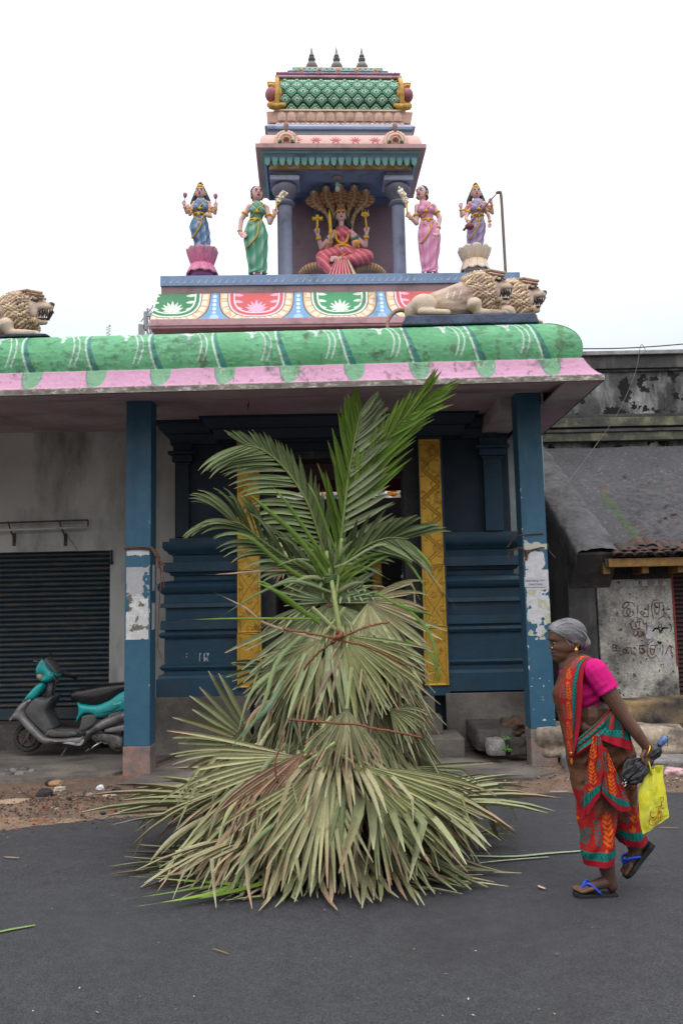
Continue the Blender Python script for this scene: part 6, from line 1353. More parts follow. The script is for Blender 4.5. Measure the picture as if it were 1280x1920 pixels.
    mb = MB(lin((150, 120, 100))); P = ipath([conv(240, 1000, .1), conv(150, 960, .1), conv(100, 965, .08), conv(55, 1000, .06), conv(25, 1060, .04), conv(28, 1120, .02)], 24); mb.tube([Vector(p) for p in P], np.linspace(20, 11, 24) * sc, 8); mb.build('tail', lm, t, smooth=True)
    return t
def conv_a(D, ox, oy, k=1.0):
    return lambda x, y, w: at(720 + ox + x / 3.765, 320 + oy + y / 3.765, D) + Vector((0, w, 0))
def plinth(label, x0, x1, y0, y1, z0, z1):
    mb = MB(); xs = np.linspace(x0, x1, 26)
    P = [(x, z1 + .014 * mnoise.noise(Vector((x * 9, 1, 0)))) for x in xs] + [(x1 + .04, z0), (x0 - .05, z0)]
    mb.prism(P, 'y', y0, y1); o = mb.build('statue_base', M('blue_grey_base', lin((88, 98, 122)), lin((70, 78, 98)), rough=.85, var=.2, scale=7, bump=.6, bscale=25, stain=(.05, .05, .06), sfac=.4), None, bevel=.012); tag(o, label, 'statue base'); return o
DLn = 7.95
ca = conv_a(DLn, 0, 0)
lion('snarling tan lion statue, nearest of the pair on the right of the canopy', ca)
plinth('blue grey cement base under the snarling lions on the right', ca(110, 0, 0).x, ca(975, 0, 0).x, DLn - .24, DLn + .75, 4.17, ca(500, 1072, 0).z)
cb_ = conv_a(DLn + .42, 62, 15, 1.0)
lion('snarling tan lion statue, behind and right of the front lion', cb_)
cc_ = conv_a(8.05, 0, 0); o_ = at(70, 585, 8.05); s_ = 8.05 / FPX / 3.765
cl = lambda x, y, w: at(75 + (x - 812) / 3.765, 583 + (y - 850) / 3.765, 8.05) + Vector((0, w, 0))
lion('snarling tan lion statue alone at the left edge of the canopy', cl)
plinth('blue grey cement base under the lion at the left edge', cl(110, 0, 0).x, cl(930, 0, 0).x, 7.8, 8.4, 4.17, cl(500, 1072, 0).z)
# ================================================================== the bound heap of palm leaves
lfm = M('palm_leaf', vc=True, rough=.55, var=.12, scale=9, bump=.12, bscale=70, spec=.28, stain=(.16, .10, .06), sfac=.14, sscale=14)
lfm.node_tree.nodes['Principled BSDF'].inputs['Subsurface Weight'].default_value = 0
PC = at(612, 1300, 5.62); PCX, PCY = PC.x, 5.62
heap = thing('palm_leaf_heap', 'tall heap of palm fan leaves bound with rope and topped with green fronds', 'palm heap', (PCX, PCY, 0))
khaki = [np.array(c) * 1.12 for c in ((.310, .325, .165), (.260, .285, .135), (.360, .365, .205), (.215, .245, .125), (.34, .32, .19), (.275, .315, .165))]
tanl = np.array([.40, .27, .18]); brn = np.array([.13, .075, .05]); pale = np.array([.42, .43, .27])
rnd = random.Random(21)
def strip(V, F, C, P, Wd, side, up, col, tipc=None, tip0=.8, fold=.28):
    """V-folded leaf segment along P"""
    n = len(P); b = len(V)
    for i in range(n):
        t = (P[min(i + 1, n - 1)] - P[max(i - 1, 0)]); t.normalize(); s_ = side - t * side.dot(t)
        if s_.length < 1e-4: s_ = up.cross(t)
        s_.normalize(); nn = s_.cross(t); w_ = Wd[i]
        V += [P[i] - s_ * w_, P[i] + nn * w_ * fold * 2, P[i] + s_ * w_]
        f = i / (n - 1); c = col * (1.06 if f < .3 else 1)
        if tipc is not None and f > tip0: k = min(1, (f - tip0) / max(.02, (1 - tip0)) * 1.5); c = col * (1 - k) + tipc * k
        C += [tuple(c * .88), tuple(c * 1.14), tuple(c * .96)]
    for i in range(n - 1):
        a = b + i * 3; F += [(a, a + 1, a + 4, a + 3), (a + 1, a + 2, a + 5, a + 4)]
def fan(apex, A, Nn, L, spread, nseg, droop=.25, col=None, split=.5, stem=.25, kink=.12, brown=.25, floor=True, name='fan_leaf', wob=.085, cup=.12):
    A = A.normalized(); S = Nn.cross(A).normalized(); Nn = A.cross(S).normalized(); V, F, C = [], [], []
    col = (khaki[rnd.randrange(6)] * rnd.uniform(.62, 1.08)) if col is None else col; ph = rnd.random() * 9
    dphi = 2 * spread / nseg; clump = 0
    for i in range(nseg):
        phi = -spread + dphi * (i + .5) + rnd.uniform(-.2, .2) * dphi; k = math.cos(phi * .5)
        Li = L * (.78 + .22 * k) * rnd.uniform(.78, 1.08); d = A * math.cos(phi) + S * math.sin(phi)
        n = 8; P, W_ = [], []; bend = rnd.gauss(0, wob); tw = rnd.gauss(0, wob); kk = rnd.random() < kink; kt = rnd.uniform(.5, .75)
        dv = d + Nn * 0; p = Vector(apex); st = Li / (n - 1)
        base_w = math.sin(dphi / 2) * 1.12
        for j in range(n):
            t = j / (n - 1); P.append(p.copy()); r_ = Li * t
            w_ = base_w * r_ if t < split else base_w * Li * split * (1 - .42 * (t - split) / (1 - split)) * (1 if t < .97 else .35)
            if t > .8: w_ *= 1 - (t - .8) * 2.4
            W_.append(max(w_, .0022))
            dv = dv + Vector((0, 0, -1)) * droop * t * .38 + S * bend * t * .5 + Nn * (cup * (.5 - t) * .18 + tw * t * .35)
            if kk and t > kt: dv = dv + Vector((rnd.gauss(0, .5), 0, -1)) * 1.7; kk = False
            dv.normalize(); p = p + dv * st
            if floor and p.z < .016: p.z = .016 + rnd.random() * .02; dv.z = max(dv.z, 0)
        c = (col * (1 - .22 * (i % 4 == 1)) + np.array([.03, .0, .0]) * rnd.random()) * rnd.uniform(.72, 1.16); tb = rnd.random() < brown; tc_ = tanl * rnd.uniform(.7, 1.1) if rnd.random() < .7 else brn
        strip(V, F, C, P, W_, S * math.cos(phi) - A * math.sin(phi), Nn, c, tc_ if tb else (pale * .9), rnd.uniform(.55, .85) if tb else .93, fold=.5)
    if stem:
        b = len(V); q = Vector(apex); e = q - A * stem; s_ = S * .009; u_ = Nn * .009
        V += [q - s_, q + u_, q + s_, q - u_, e - s_ * 1.3, e + u_ * 1.3, e + s_ * 1.3, e - u_ * 1.3]; C += [tuple(np.array([.33, .38, .17]))] * 8; F += [(b + i, b + (i + 1) % 4, b + 4 + (i + 1) % 4, b + 4 + i) for i in range(4)]
    me = newmesh(name, V, F, np.array(C), False, lfm); return put(name, me, heap)
def dirv(az, pitch): return Vector((math.sin(az) * math.cos(pitch), -math.cos(az) * math.cos(pitch), math.sin(pitch)))   # az 0 faces the camera
def tier(zap, rap, pitch, L, n, spread, nseg, jit=.16, az0=0., droop=.25, **k):
    for i in range(n):
        az = az0 + 2 * math.pi * i / n + rnd.uniform(-.2, .2)
        p = math.radians(pitch + rnd.gauss(0, 10)); A = dirv(az + rnd.gauss(0, .28), p); Nn = dirv(az, p + math.pi / 2)
        ap = Vector((PCX + .10 * min(1, max(0, zap - .6) / .6) + math.sin(az) * rap, PCY - math.cos(az) * rap, zap + rnd.uniform(-jit, jit) * .6)) + Vector((0, 0, 0))
        sq_ = 1 - .25 * max(0, math.cos(az)) ** 2 * (zap < .7) + .10 * abs(math.sin(az)) * (zap < .5)
        fan(ap, A, Nn, L * sq_ * rnd.uniform(.88, 1.1), math.radians(spread + rnd.uniform(-12, 12)), nseg, droop, **k)
# lowest leaves fan out flat over the road, each tier above is steeper
tier(.24, .34, -7, 1.02, 11, 32, 14, az0=.3, droop=.30, kink=.25, jit=.2, split=.5)
tier(.42, .28, -17, 1.04, 11, 32, 14, az0=.0, droop=.42, kink=.25, jit=.25, split=.52)
tier(.58, .26, -27, 1.00, 11, 34, 15, az0=.2, droop=.50, kink=.25, jit=.25, split=.52)
tier(.76, .26, -45, .84, 11, 30, 16, az0=.1, droop=.40, kink=.2, jit=.25, split=.42)
tier(.58, .46, -48, .62, 10, 26, 14, az0=.15, droop=.5, kink=.3, jit=.3, split=.4, wob=.1)
tier(.80, .38, -62, .60, 11, 26, 14, az0=.4, droop=.4, kink=.25, jit=.3, split=.4, wob=.1)
tier(.94, .27, -58, .74, 12, 28, 15, az0=.3, droop=.25, jit=.3, split=.4, wob=.09)
tier(1.12, .26, -64, .74, 13, 28, 15, az0=.0, droop=.20, jit=.3, split=.4, wob=.09)
tier(1.30, .22, -62, .70, 13, 30, 15, az0=.35, droop=.26, jit=.3, split=.4, wob=.09)
tier(1.46, .16, -60, .62, 11, 36, 15, az0=.1, droop=.28, jit=.25, split=.42, wob=.09)
tier(1.60, .10, -40, .46, 8, 50, 15, az0=.5, droop=.40)
tier(1.64, .06, 10, .38, 5, 60, 14, az0=.7, droop=.6)
# named front leaves, placed as in the scene
def fan_px(apx, apy, D, tx, ty, D2, spread, nseg, **k):
    a = at(apx, apy, D); b = at(tx, ty, D2); A = b - a; L = A.length; A.normalize(); Nn = Vector((0, -1, .25)); Nn = (Nn - A * Nn.dot(A)).normalized()
    return fan(a, A, Nn, L, math.radians(spread), nseg, **k)
fan_px(622, 1130, 5.32, 628, 1345, 5.05, 68, 26, droop=.05, col=np.array([.285, .345, .19]), kink=.05, cup=.25, stem=.25)
fan_px(622, 1130, 5.34, 560, 1030, 5.3, 60, 18, droop=.15, col=np.array([.25, .33, .18]), kink=.0, stem=0, brown=.1)
fan_px(622, 1130, 5.35, 690, 1050, 5.3, 50, 14, droop=.1, col=np.array([.25, .34, .20]), kink=.0, stem=0, brown=.1)
fan_px(690, 1130, 5.30, 745, 1290, 5.1, 55, 20, droop=.15, col=khaki[2] * .95, stem=.12); fan_px(685, 1128, 5.3, 810, 1135, 5.25, 40, 12, droop=.4, col=khaki[4], stem=0)
fan_px(640, 1190, 5.2, 790, 1330, 5.05, 38, 20, droop=.25, col=khaki[1]); fan_px(600, 1200, 5.2, 500, 1330, 5.1, 42, 20, droop=.3, col=khaki[0])
fan_px(650, 1330, 5.05, 635, 1455, 4.92, 50, 20, droop=.12, col=np.array([.25, .255, .145]), brown=.8, kink=.0)
fan_px(615, 1455, 4.98, 590, 1690, 4.62, 34, 15, droop=.12, col=khaki[2] * 1.0, brown=.3, kink=.15, split=.45); fan_px(600, 1440, 4.98, 470, 1650, 4.75, 32, 14, droop=.2, col=khaki[0] * .85, kink=.15, split=.4)
fan_px(570, 1410, 5.0, 430, 1590, 4.93, 30, 13, droop=.3, col=tanl * .85, brown=.95, kink=.3, split=.35); fan_px(560, 1440, 4.98, 385, 1560, 5.0, 16, 6, droop=.5, col=tanl, brown=.9, kink=.4, split=.3); fan_px(560, 1420, 5.1, 290, 1480, 5.4, 26, 13, droop=.25, col=khaki[2] * .9, split=.4, kink=.2)
fan_px(660, 1430, 4.98, 900, 1610, 4.85, 24, 15, droop=.2, col=khaki[1] * 1.1, split=.4, kink=.2); fan_px(700, 1490, 4.95, 770, 1650, 4.75, 30, 13, droop=.1, col=np.array([.24, .28, .14]), split=.45, kink=.15); fan_px(700, 1440, 5.05, 930, 1560, 5.1, 24, 16, droop=.2, col=khaki[0])
fan_px(480, 1400, 5.7, 330, 1395, 5.9, 60, 16, droop=.2, col=np.array([.13, .15, .07]), brown=.2, kink=0); fan_px(520, 1250, 5.5, 430, 1290, 5.6, 40, 9, droop=.25, col=np.array([.10, .15, .07]), kink=0)
fan_px(760, 1440, 5.3, 905, 1520, 5.5, 30, 16, droop=.2, col=khaki[3]); fan_px(730, 1330, 5.2, 800, 1370, 5.1, 45, 14, droop=.6, col=khaki[3])
fan_px(540, 1050, 5.5, 560, 1090, 5.4, 110, 16, droop=.2, col=tanl * .9, brown=.9)
# dark packed core so that no light passes through the bundle
mb = MB(); mb.lathe([(.50, .0), (.42, .25), (.30, .6), (.22, 1.0), (.13, 1.4), (.06, 1.66)], (PCX, PCY, 0), 14); mb.build('dark_core', M('dark_core_fill', (.035, .038, .02), (.055, .05, .03), rough=.95, var=.4, scale=20, bump=1.), heap)  # plain dark solid that stops light between the leaves
# narrow leaflets hanging down the flanks, drooping fresh blades
def blade(P, w, col, tipc=None, tip0=.85, name='leaf_blade', side=None):
    Q = [Vector(p) for p in ipath(P, 12)]; V, F, C = [], [], []; n = len(Q); W_ = [w * (math.sin(math.pi * min(1, .18 + .9 * i / (n - 1))) ** .7 if i < n - 1 else .05) for i in range(n)]
    t = (Q[-1] - Q[0]); s_ = side or t.cross(Vector((0, -1, 0)));
    if s_.length < 1e-3: s_ = Vector((1, 0, 0))
    strip(V, F, C, Q, W_, s_.normalized(), Vector((0, -1, 0)), col, tipc, tip0, .3); return put(name, newmesh(name, V, F, np.array(C), True, lfm), heap)
fresh = np.array([.095, .165, .022]); fresh2 = np.array([.15, .235, .04]); sage = np.array([.18, .235, .10]); silv = np.array([.22, .27, .14])
for P_, w, c in (([(560, 1230, 5.2), (500, 1270, 5.1), (465, 1310, 5.05), (440, 1400, 5.0)], .018, sage), ([(580, 1180, 5.2), (520, 1240, 5.1), (490, 1330, 5.0), (430, 1420, 5.0)], .020, sage * .9), ([(530, 1280, 5.1), (500, 1330, 5.0), (470, 1360, 5.0), (418, 1420, 4.98)], .020, np.array([.10, .17, .10])),
                 ([(760, 1200, 5.2), (800, 1220, 5.15), (822, 1260, 5.1), (815, 1300, 5.1)], .014, fresh), ([(750, 1130, 5.2), (800, 1180, 5.15), (818, 1240, 5.1), (806, 1300, 5.1)], .016, fresh),
                 ([(640, 1060, 5.25), (720, 1020, 5.2), (790, 1060, 5.15), (855, 1140, 5.1)], .012, silv), ([(640, 1060, 5.25), (740, 1010, 5.2), (800, 1050, 5.1), (812, 1080, 5.1)], .013, fresh2), ([(660, 1080, 5.25), (740, 1040, 5.2), (790, 1090, 5.1), (800, 1130, 5.1)], .012, fresh),
                 ([(700, 1110, 5.2), (760, 1140, 5.1), (800, 1150, 5.1), (822, 1160, 5.1)], .014, fresh), ([(620, 1110, 5.2), (555, 1090, 5.1), (490, 1110, 5.1), (400, 1165, 5.1)], .014, sage * .8), ([(600, 1160, 5.2), (520, 1160, 5.1), (430, 1160, 5.1), (335, 1163, 5.1)], .010, fresh2),
                 ([(600, 1200, 5.1), (500, 1170, 5.1), (460, 1140, 5.1), (400, 1110, 5.2)], .012, tanl * .8), ([(560, 1070, 5.3), (500, 1070, 5.2), (440, 1075, 5.1), (388, 1078, 5.1)], .010, tanl * .9)): blade([at(*p) for p in P_], w * .68, c, tanl * .6, .9)
for i in range(135):        # loose blades that slipped out of the bundle
    az = rnd.gauss(0, 1.1); z0 = rnd.uniform(.35, 1.6) if i % 3 else rnd.uniform(.35, .8); cxx = PCX + .10 * min(1, max(0, z0 - .6) / .6); r0 = np.interp(z0, [.3, .8, 1.2, 1.6], [.66, .46, .38, .18]); L_ = rnd.uniform(.3, .6); out_ = np.interp(z0, [.3, .8, 1.6], [.85, .45, .5]) * rnd.uniform(.6, 1.2)
    p = Vector((cxx + math.sin(az) * r0, PCY - math.cos(az) * r0, z0)); h_ = Vector((math.sin(az + rnd.gauss(0, .5)), -math.cos(az), 0)); q1 = p + h_ * L_ * out_ * .6 + Vector((0, 0, -L_ * .25)); q2 = q1 + h_ * L_ * out_ * .35 + Vector((rnd.gauss(0, .04), 0, -L_ * .55))
    if q2.z < .02: q2.z = .03; q1.z = max(q1.z, .08)
    c_ = rnd.choice([khaki[0], khaki[2], khaki[3] * .8, tanl * .9, tanl * .75, khaki[4], sage * .8]) * rnd.uniform(.7, 1.1); blade([p, q1, q2], rnd.uniform(.008, .017), c_, tanl * .6, rnd.uniform(.5, .95))
# fresh blades on the road at the lower left
for P_, w, c in (([(560, 1600, 4.9), (480, 1640, 4.78), (400, 1680, 4.66), (258, 1706, 4.55)], .028, fresh2 * 1.3), ([(540, 1620, 4.9), (460, 1660, 4.76), (380, 1655, 4.78), (243, 1650, 4.8)], .018, fresh2 * 1.4), ([(520, 1600, 4.9), (440, 1650, 4.8), (350, 1675, 4.7), (230, 1688, 4.62)], .014, fresh2), ([(640, 1620, 4.9), (540, 1650, 4.75), (430, 1680, 4.66), (335, 1692, 4.6)], .024, fresh * 1.4),
                 ([(500, 1570, 5.0), (420, 1575, 5.0), (340, 1578, 5.0), (300, 1587, 5.0)], .012, sage), ([(520, 1590, 5.0), (470, 1600, 4.9), (400, 1606, 4.9), (330, 1612, 4.9)], .010, fresh2), ([(700, 1620, 4.8), (800, 1640, 4.7), (850, 1660, 4.65), (900, 1655, 4.7)], .02, fresh * 1.2)):
    Q = []
    for (x, y, D_) in P_: g_ = gnd(x, y, .03); Q.append(Vector((g_.x, g_.y, .03 + .02 * rnd.random())))
    blade(Q, w, c, pale * .7, .93, side=Vector((.2, 1, 0)))
# coconut fronds
def frond(rach, nleaf, len_fn, ang_fn, sides, col, w=.016, droop=.5, name='coconut_frond', rad=.011, nrm=Vector((0, -1, 0)), colr=None, jit=.06, t0=.12):
    R = [Vector(p) for p in ipath([at(*p) for p in rach], 40)]; mb = MB((.20, .26, .08)); mb.tube(R, np.linspace(rad, rad * .25, 40), 6); ra = mb.build(name, lfm, heap, smooth=True)
    for s_i, s in enumerate(sides):
        for k in range(nleaf):
            f = t0 + (1 - t0) * (k + rnd.uniform(-.2, .2)) / nleaf; f = min(max(f, .02), .99); i = min(38, int(f * 39)); p = R[i]; t = (R[i + 1] - R[i]).normalized(); sd = t.cross(nrm).normalized() * s
            a = math.radians(ang_fn(f, s) + rnd.gauss(0, 3)); Ln = len_fn(f, s) * rnd.uniform(.92, 1.06); d = t * math.cos(a) + sd * math.sin(a) + nrm * rnd.gauss(.03, jit); d.normalize()
            P, W_ = [], []; q = p.copy(); n = 9; dr = droop if not callable(droop) else droop(f, s)
            for j in range(n):
                u = j / (n - 1); P.append(q.copy()); W_.append(w * (.45 + .55 * math.sin(min(1, u * 2.2) * math.pi / 2)) * (1 if u < .55 else max(.04, 1 - ((u - .55) / .45) ** 1.4)))
                d = (d + Vector((0, 0, -1)) * dr * u * .30 + nrm * .02).normalized(); q = q + d * Ln / (n - 1)
            c0 = (colr if (colr is not None and s > 0) else col) * rnd.uniform(.8, 1.25); V, F, C = [], [], []
            strip(V, F, C, P, W_, nrm.cross(d) if True else sd, nrm, c0, np.array([.30, .26, .08]) if rnd.random() < .5 else None, .93, .35)
            put('leaflet', newmesh('leaflet', V, F, np.array(C), True, lfm), ra)
m_ = 5.5 / 1600 / 1.0
# left, arching; leaflets sweep out and hang
frond([(618, 1075, 5.5), (600, 1010, 5.42), (575, 940, 5.35), (535, 880, 5.3), (495, 845, 5.25), (455, 832, 5.2)], 34, lambda f, s: (.47 if s < 0 else .34 - .12 * f) * (1 - .25 * f), lambda f, s: (68 - 40 * f) if s < 0 else (24 - 4 * f), (-1, 1), sage * .85, w=.0135, droop=lambda f, s: .62 if s < 0 else .15, jit=.04)
# centre, upright
frond([(628, 1060, 5.45), (640, 1000, 5.4), (652, 900, 5.35), (664, 830, 5.3), (670, 800, 5.28), (676, 772, 5.25)], 30, lambda f, s: (.50 * (1 - .66 * f) if s < 0 else .42 * (1 - .55 * f)), lambda f, s: (22 - 4 * f) if s < 0 else (56 - 30 * f), (-1, 1), fresh, w=.017, droop=.12, colr=silv * .85, jit=.05)
# upper right, leaflets streaming past its tip
frond([(632, 1065, 5.5), (655, 960, 5.42), (690, 880, 5.35), (725, 820, 5.3), (765, 775, 5.25), (790, 748, 5.22)], 40, lambda f, s: (.52 if s > 0 else .42) * (1 - .45 * f), lambda f, s: (30 - 14 * f if s > 0 else 12), (-1, 1), fresh2 * 1.25, w=.014, droop=.10, colr=fresh * 1.3, jit=.05, t0=.2)
# fuller tuft behind and round the foot of the crown
for i in range(46):
    a = rnd.uniform(-1.5, 1.5); L_ = rnd.uniform(.22, .5); b_ = at(622 + rnd.uniform(-12, 12), rnd.uniform(1060, 1120), 5.34); u_ = Vector((math.sin(a), -.25 + rnd.gauss(0, .2), math.cos(a) * .8)); blade([b_, b_ + u_ * L_ * .5, b_ + u_ * L_ * .95 + Vector((0, 0, -L_ * .18 * abs(a)))], rnd.uniform(.007, .013), rnd.choice([fresh, fresh2 * .9, sage, khaki[1] * .8]), fresh2, .8)
# lower right, spreading
frond([(630, 1080, 5.4), (670, 1035, 5.3), (720, 1010, 5.2), (765, 1010, 5.15)], 15, lambda f, s: .30, lambda f, s: 24 if s < 0 else 38, (-1, 1), sage * .65, w=.016, droop=.45, jit=.05)
# lower left, broad drooping blades
frond([(618, 1090, 5.4), (560, 1060, 5.3), (500, 1020, 5.22), (455, 985, 5.15), (425, 975, 5.12)], 22, lambda f, s: .42 * (1 - .25 * f), lambda f, s: 16 if s < 0 else 30, (-1, 1), sage * .6, w=.013, droop=lambda f, s: .85, jit=.08)
for P_, w in (([(628, 1100, 5.3), (560, 1010, 5.22), (500, 955, 5.15), (458, 917, 5.1)], .030), ([(618, 1060, 5.3), (570, 990, 5.25), (535, 940, 5.2), (504, 905, 5.18)], .022), ([(612, 1110, 5.3), (530, 1060, 5.2), (470, 1010, 5.12), (420, 998, 5.1)], .026), ([(636, 1050, 5.3), (612, 990, 5.25), (590, 930, 5.2), (571, 897, 5.2)], .018), ([(600, 1170, 5.2), (560, 1140, 5.15), (520, 1110, 5.1), (466, 1086, 5.1)], .030), ([(598, 1160, 5.2), (540, 1130, 5.15), (500, 1095, 5.1), (470, 1090, 5.1)], .02)): blade([at(*p) for p in P_], w * .55, fresh * 1.05, fresh2, .6, 'broad_leaflet')
# stalks and knot at the crown
for P_, r_ in (([(640, 1200, 5.16), (628, 1130, 5.2), (620, 1080, 5.3), (612, 1035, 5.4)], .015), ([(628, 1130, 5.26), (636, 1060, 5.36), (640, 1010, 5.4)], .011), ([(606, 1125, 5.3), (602, 1070, 5.35), (600, 1030, 5.4)], .008)):
    mb = MB((.25, .30, .11)); Q = ipath([at(*p) for p in P_], 14); mb.tube([Vector(q) for q in Q], r_, 8); mb.build('stalk', lfm, heap, smooth=True)
mb = MB((.09, .15, .06))
for k in range(4): c = at(619, 1078 + k * 5, 5.30); mb.tube([c + Vector((.035 * math.cos(a), .035 * math.sin(a), .006 * math.sin(a + k))) for a in np.linspace(0, 6.0, 14)], .006, 5)
mb.build('green_binding', lfm, heap)
mb = MB((.16, .08, .06)); 
for k in range(12): mb.rock(at(623 + rnd.uniform(-9, 9), 1132 + rnd.uniform(-5, 7), 5.24), (.012, .01, .010), 1, .3, k)
mb.build('leaf_knot', lfm, heap)
# rope turns round the bundle
coir2 = M('orange_coir', (.24, .09, .045), (.15, .06, .035), rough=.95, var=.4, scale=40, bump=.5)
def rope_px(P, rad=.0065, name='binding_rope'):
    Q = ipath([at(*p) for p in P], len(P) * 8); Q = Q + RNG.normal(0, rad * .3, Q.shape); MB().tube([Vector(q) for q in Q], rad, 6).build(name, coir2, heap, smooth=True)
rope_px([(508, 1175, 5.16), (570, 1186, 5.02), (630, 1198, 4.98), (700, 1218, 5.0), (760, 1248, 5.1)]); rope_px([(570, 1256, 5.04), (590, 1230, 5.0), (632, 1200, 4.97), (690, 1175, 5.0), (730, 1166, 5.08)]); rope_px([(622, 1206, 4.97), (630, 1196, 4.95), (640, 1190, 4.96), (634, 1182, 4.98)], .012)
rope_px([(540, 1350, 5.0), (600, 1354, 4.92), (680, 1362, 4.92), (790, 1384, 5.0)]); rope_px([(520, 1468, 4.95), (516, 1430, 4.93), (530, 1390, 4.95), (534, 1370, 5.0)], .006)
# loose pieces lying about
def loose(label, P_, w, col, grp=None, z=.012, name='leaf_strip', cat='leaf strip'):
    Q = [gnd(x, y, z) for x, y in P_]; Q = [Vector(p) for p in ipath(Q, 12)]; V, F, C = [], [], []; W_ = [w * (.6 + .4 * math.sin(math.pi * i / 11)) for i in range(12)]
    t = Q[-1] - Q[0]; strip(V, F, C, Q, W_, t.cross(Vector((0, 0, 1))).normalized(), Vector((0, 0, 1)), np.array(col), None, .9, .1)
    return tag(put(name, newmesh(name, V, F, np.array(C), True, lfm), None), label, cat, grp)
loose('long pale green leaf strip on the road from the heap towards the woman', [(880, 1605), (960, 1606), (1030, 1600), (1098, 1595)], .016, (.30, .36, .24))
loose('shorter pale leaf strip on the road just below the long one', [(900, 1618), (960, 1612), (1028, 1607)], .010, (.33, .38, .24))
loose('green leaf strip lying along the road edge left of the woman', [(985, 1478), (1050, 1473), (1130, 1471)], .012, (.17, .24, .10))
loose('pale dry splinter lying on the road edge left of the woman', [(1030, 1484), (1050, 1484), (1066, 1484)], .010, (.48, .46, .36))
loose('green leaf strip lying along the road edge behind the yellow bag', [(1185, 1470), (1235, 1472), (1290, 1478)], .014, (.22, .30, .16))
loose('fresh green leaf blade lying at the left edge of the road', [(-12, 1750), (20, 1743), (66, 1735)], .012, (.17, .26, .08))
loose('dry brown sliver lying on the road at far left', [(8, 1607), (22, 1608), (36, 1609)], .008, (.36, .24, .16))
loose('dark thin twig lying on the road near the rubble', [(127, 1551), (138, 1553), (150, 1553)], .005, (.03, .02, .018))
loose('orange dry straw lying on the road in front of the heap', [(399, 1779), (414, 1784), (429, 1789)], .003, (.30, .18, .08))
loose('dry tan leaf flake lying left of the front sandal', [(1009, 1661), (1015, 1664), (1022, 1667)], .011, (.48, .34, .24))
loose('thin pale leaf sliver left of the heap', [(283, 1616), (310, 1624), (345, 1630)], .006, (.17, .24, .10))
loose('small white paper scrap at the road edge near the stones', [(975, 1461), (985, 1458), (992, 1460)], .012, (.6, .52, .45))
loose('dry orange stalk lying on the road behind the walking woman', [(1235, 1552), (1255, 1552), (1272, 1553)], .005, (.35, .20, .08))
random.seed(31); fm_ = M('tiny_road_litter', vc=True, rough=.9)
mb = MB()
for i in range(110):
    x = random.uniform(0, 1280); y = random.uniform(1500, 1915); p = gnd(x, y, .006)
    if abs(p.x) > 3: continue
    s_ = random.uniform(.0015, .004); mb.col = random.choice([(.4, .38, .33), (.3, .25, .2), (.5, .5, .48), (.1, .09, .08), (.3, .2, .12)]); a = random.random() * 6; u_ = Vector((math.cos(a), math.sin(a), 0)) * s_ * random.uniform(1, 2.5); v_ = Vector((-math.sin(a), math.cos(a), 0)) * s_; mb.add([p - u_, p + v_, p + u_ + Vector((0, 0, .003)), p - v_], [(0, 1, 2, 3)])
tag(mb.build('road_litter', fm_), 'tiny pale grit and leaf crumbs scattered over the wet road', 'litter', kind='stuff')
# rubble of the verge
random.seed(41); rub = M('rubble_paint', vc=True, rough=.95, var=.25, scale=20, bump=.5)
mb = MB(); cols = [(.22, .075, .04), (.08, .065, .055), (.04, .036, .036), (.22, .13, .08), (.12, .10, .09), (.12, .075, .05), (.13, .07, .05), (.26, .20, .16)]
for i in range(3600):
    x = random.uniform(-4.2, -.5); y = random.gauss(6.95, .33) if random.random() < .8 else random.uniform(6.2, 7.9); t_ = (y - float(edge_y(x)))
    if t_ < -.28 or y > 7.75 or (t_ < .02 and random.random() < .55): continue
    if t_ < .05: x += random.gauss(0, .1)
    s_ = random.uniform(.003, .011) * (2.0 if random.random() < .04 else 1); mb.col = tuple(np.array(random.choice(cols)) * random.uniform(.6, 1.2)); mb.rock((x, y, .035 * min(1, max(0, t_ * 8)) + .05 * min(1, max(0, t_ * 5)) * math.exp(-((x + 2.1) / .9) ** 2 - ((y - 6.95) / .28) ** 2) + s_ * .3), (s_ * random.uniform(.8, 1.6), s_, s_ * .7), 0 if s_ < .010 else 1, .35, i)
for i in range(500):
    x = random.uniform(1.4, 3.6); y = random.uniform(7.2, 8.3); s_ = random.uniform(.003, .012); mb.col = tuple(np.array(random.choice(cols)) * random.uniform(.6, 1.3)); mb.rock((x, y, .035 + .07 * math.exp(-((x - 2.55) / .75) ** 2 - ((y - 8.35) / .6) ** 2)), (s_, s_, s_ * .7), 0, .3, i)
tag(mb.build('rubble', rub), 'scattered brick rubble, ash and grit along the earth verge', 'rubble', kind='stuff')
def lump(px, py, r, col, lab, seed, name='rubble_piece', cat='rubble', zz=.05, grp=None, box=.3):
    p = gnd(px, py, zz); mb = MB(col); mb.rock((0, 0, 0), r, 2, .35, seed, box=box); o = mb.build(name, rub, None); o.location = p; return tag(o, lab, cat, grp)
lump(85, 1490, (.07, .05, .045), (.035, .033, .036), 'black charred lump in the middle of the rubble', 1); lump(98, 1469, (.065, .04, .03), (.035, .033, .036), 'black ash lump at the back of the rubble', 2)
lump(104, 1470, (.06, .04, .03), (.36, .22, .12), 'orange tan brick piece beside the black ash lump', 3); lump(16, 1508, (.14, .09, .03), (.38, .27, .18), 'large flat tan mortar slab at the left edge of the rubble', 4, box=.7)
lump(218, 1483, (.04, .03, .03), (.04, .04, .042), 'small black stone at the right end of the rubble', 5); lump(168, 1492, (.035, .03, .02), (.22, .22, .21), 'small grey stone in the rubble', 6); lump(205, 1493, (.07, .03, .012), (.42, .38, .30), 'flat cream chip at the right end of the rubble', 7)
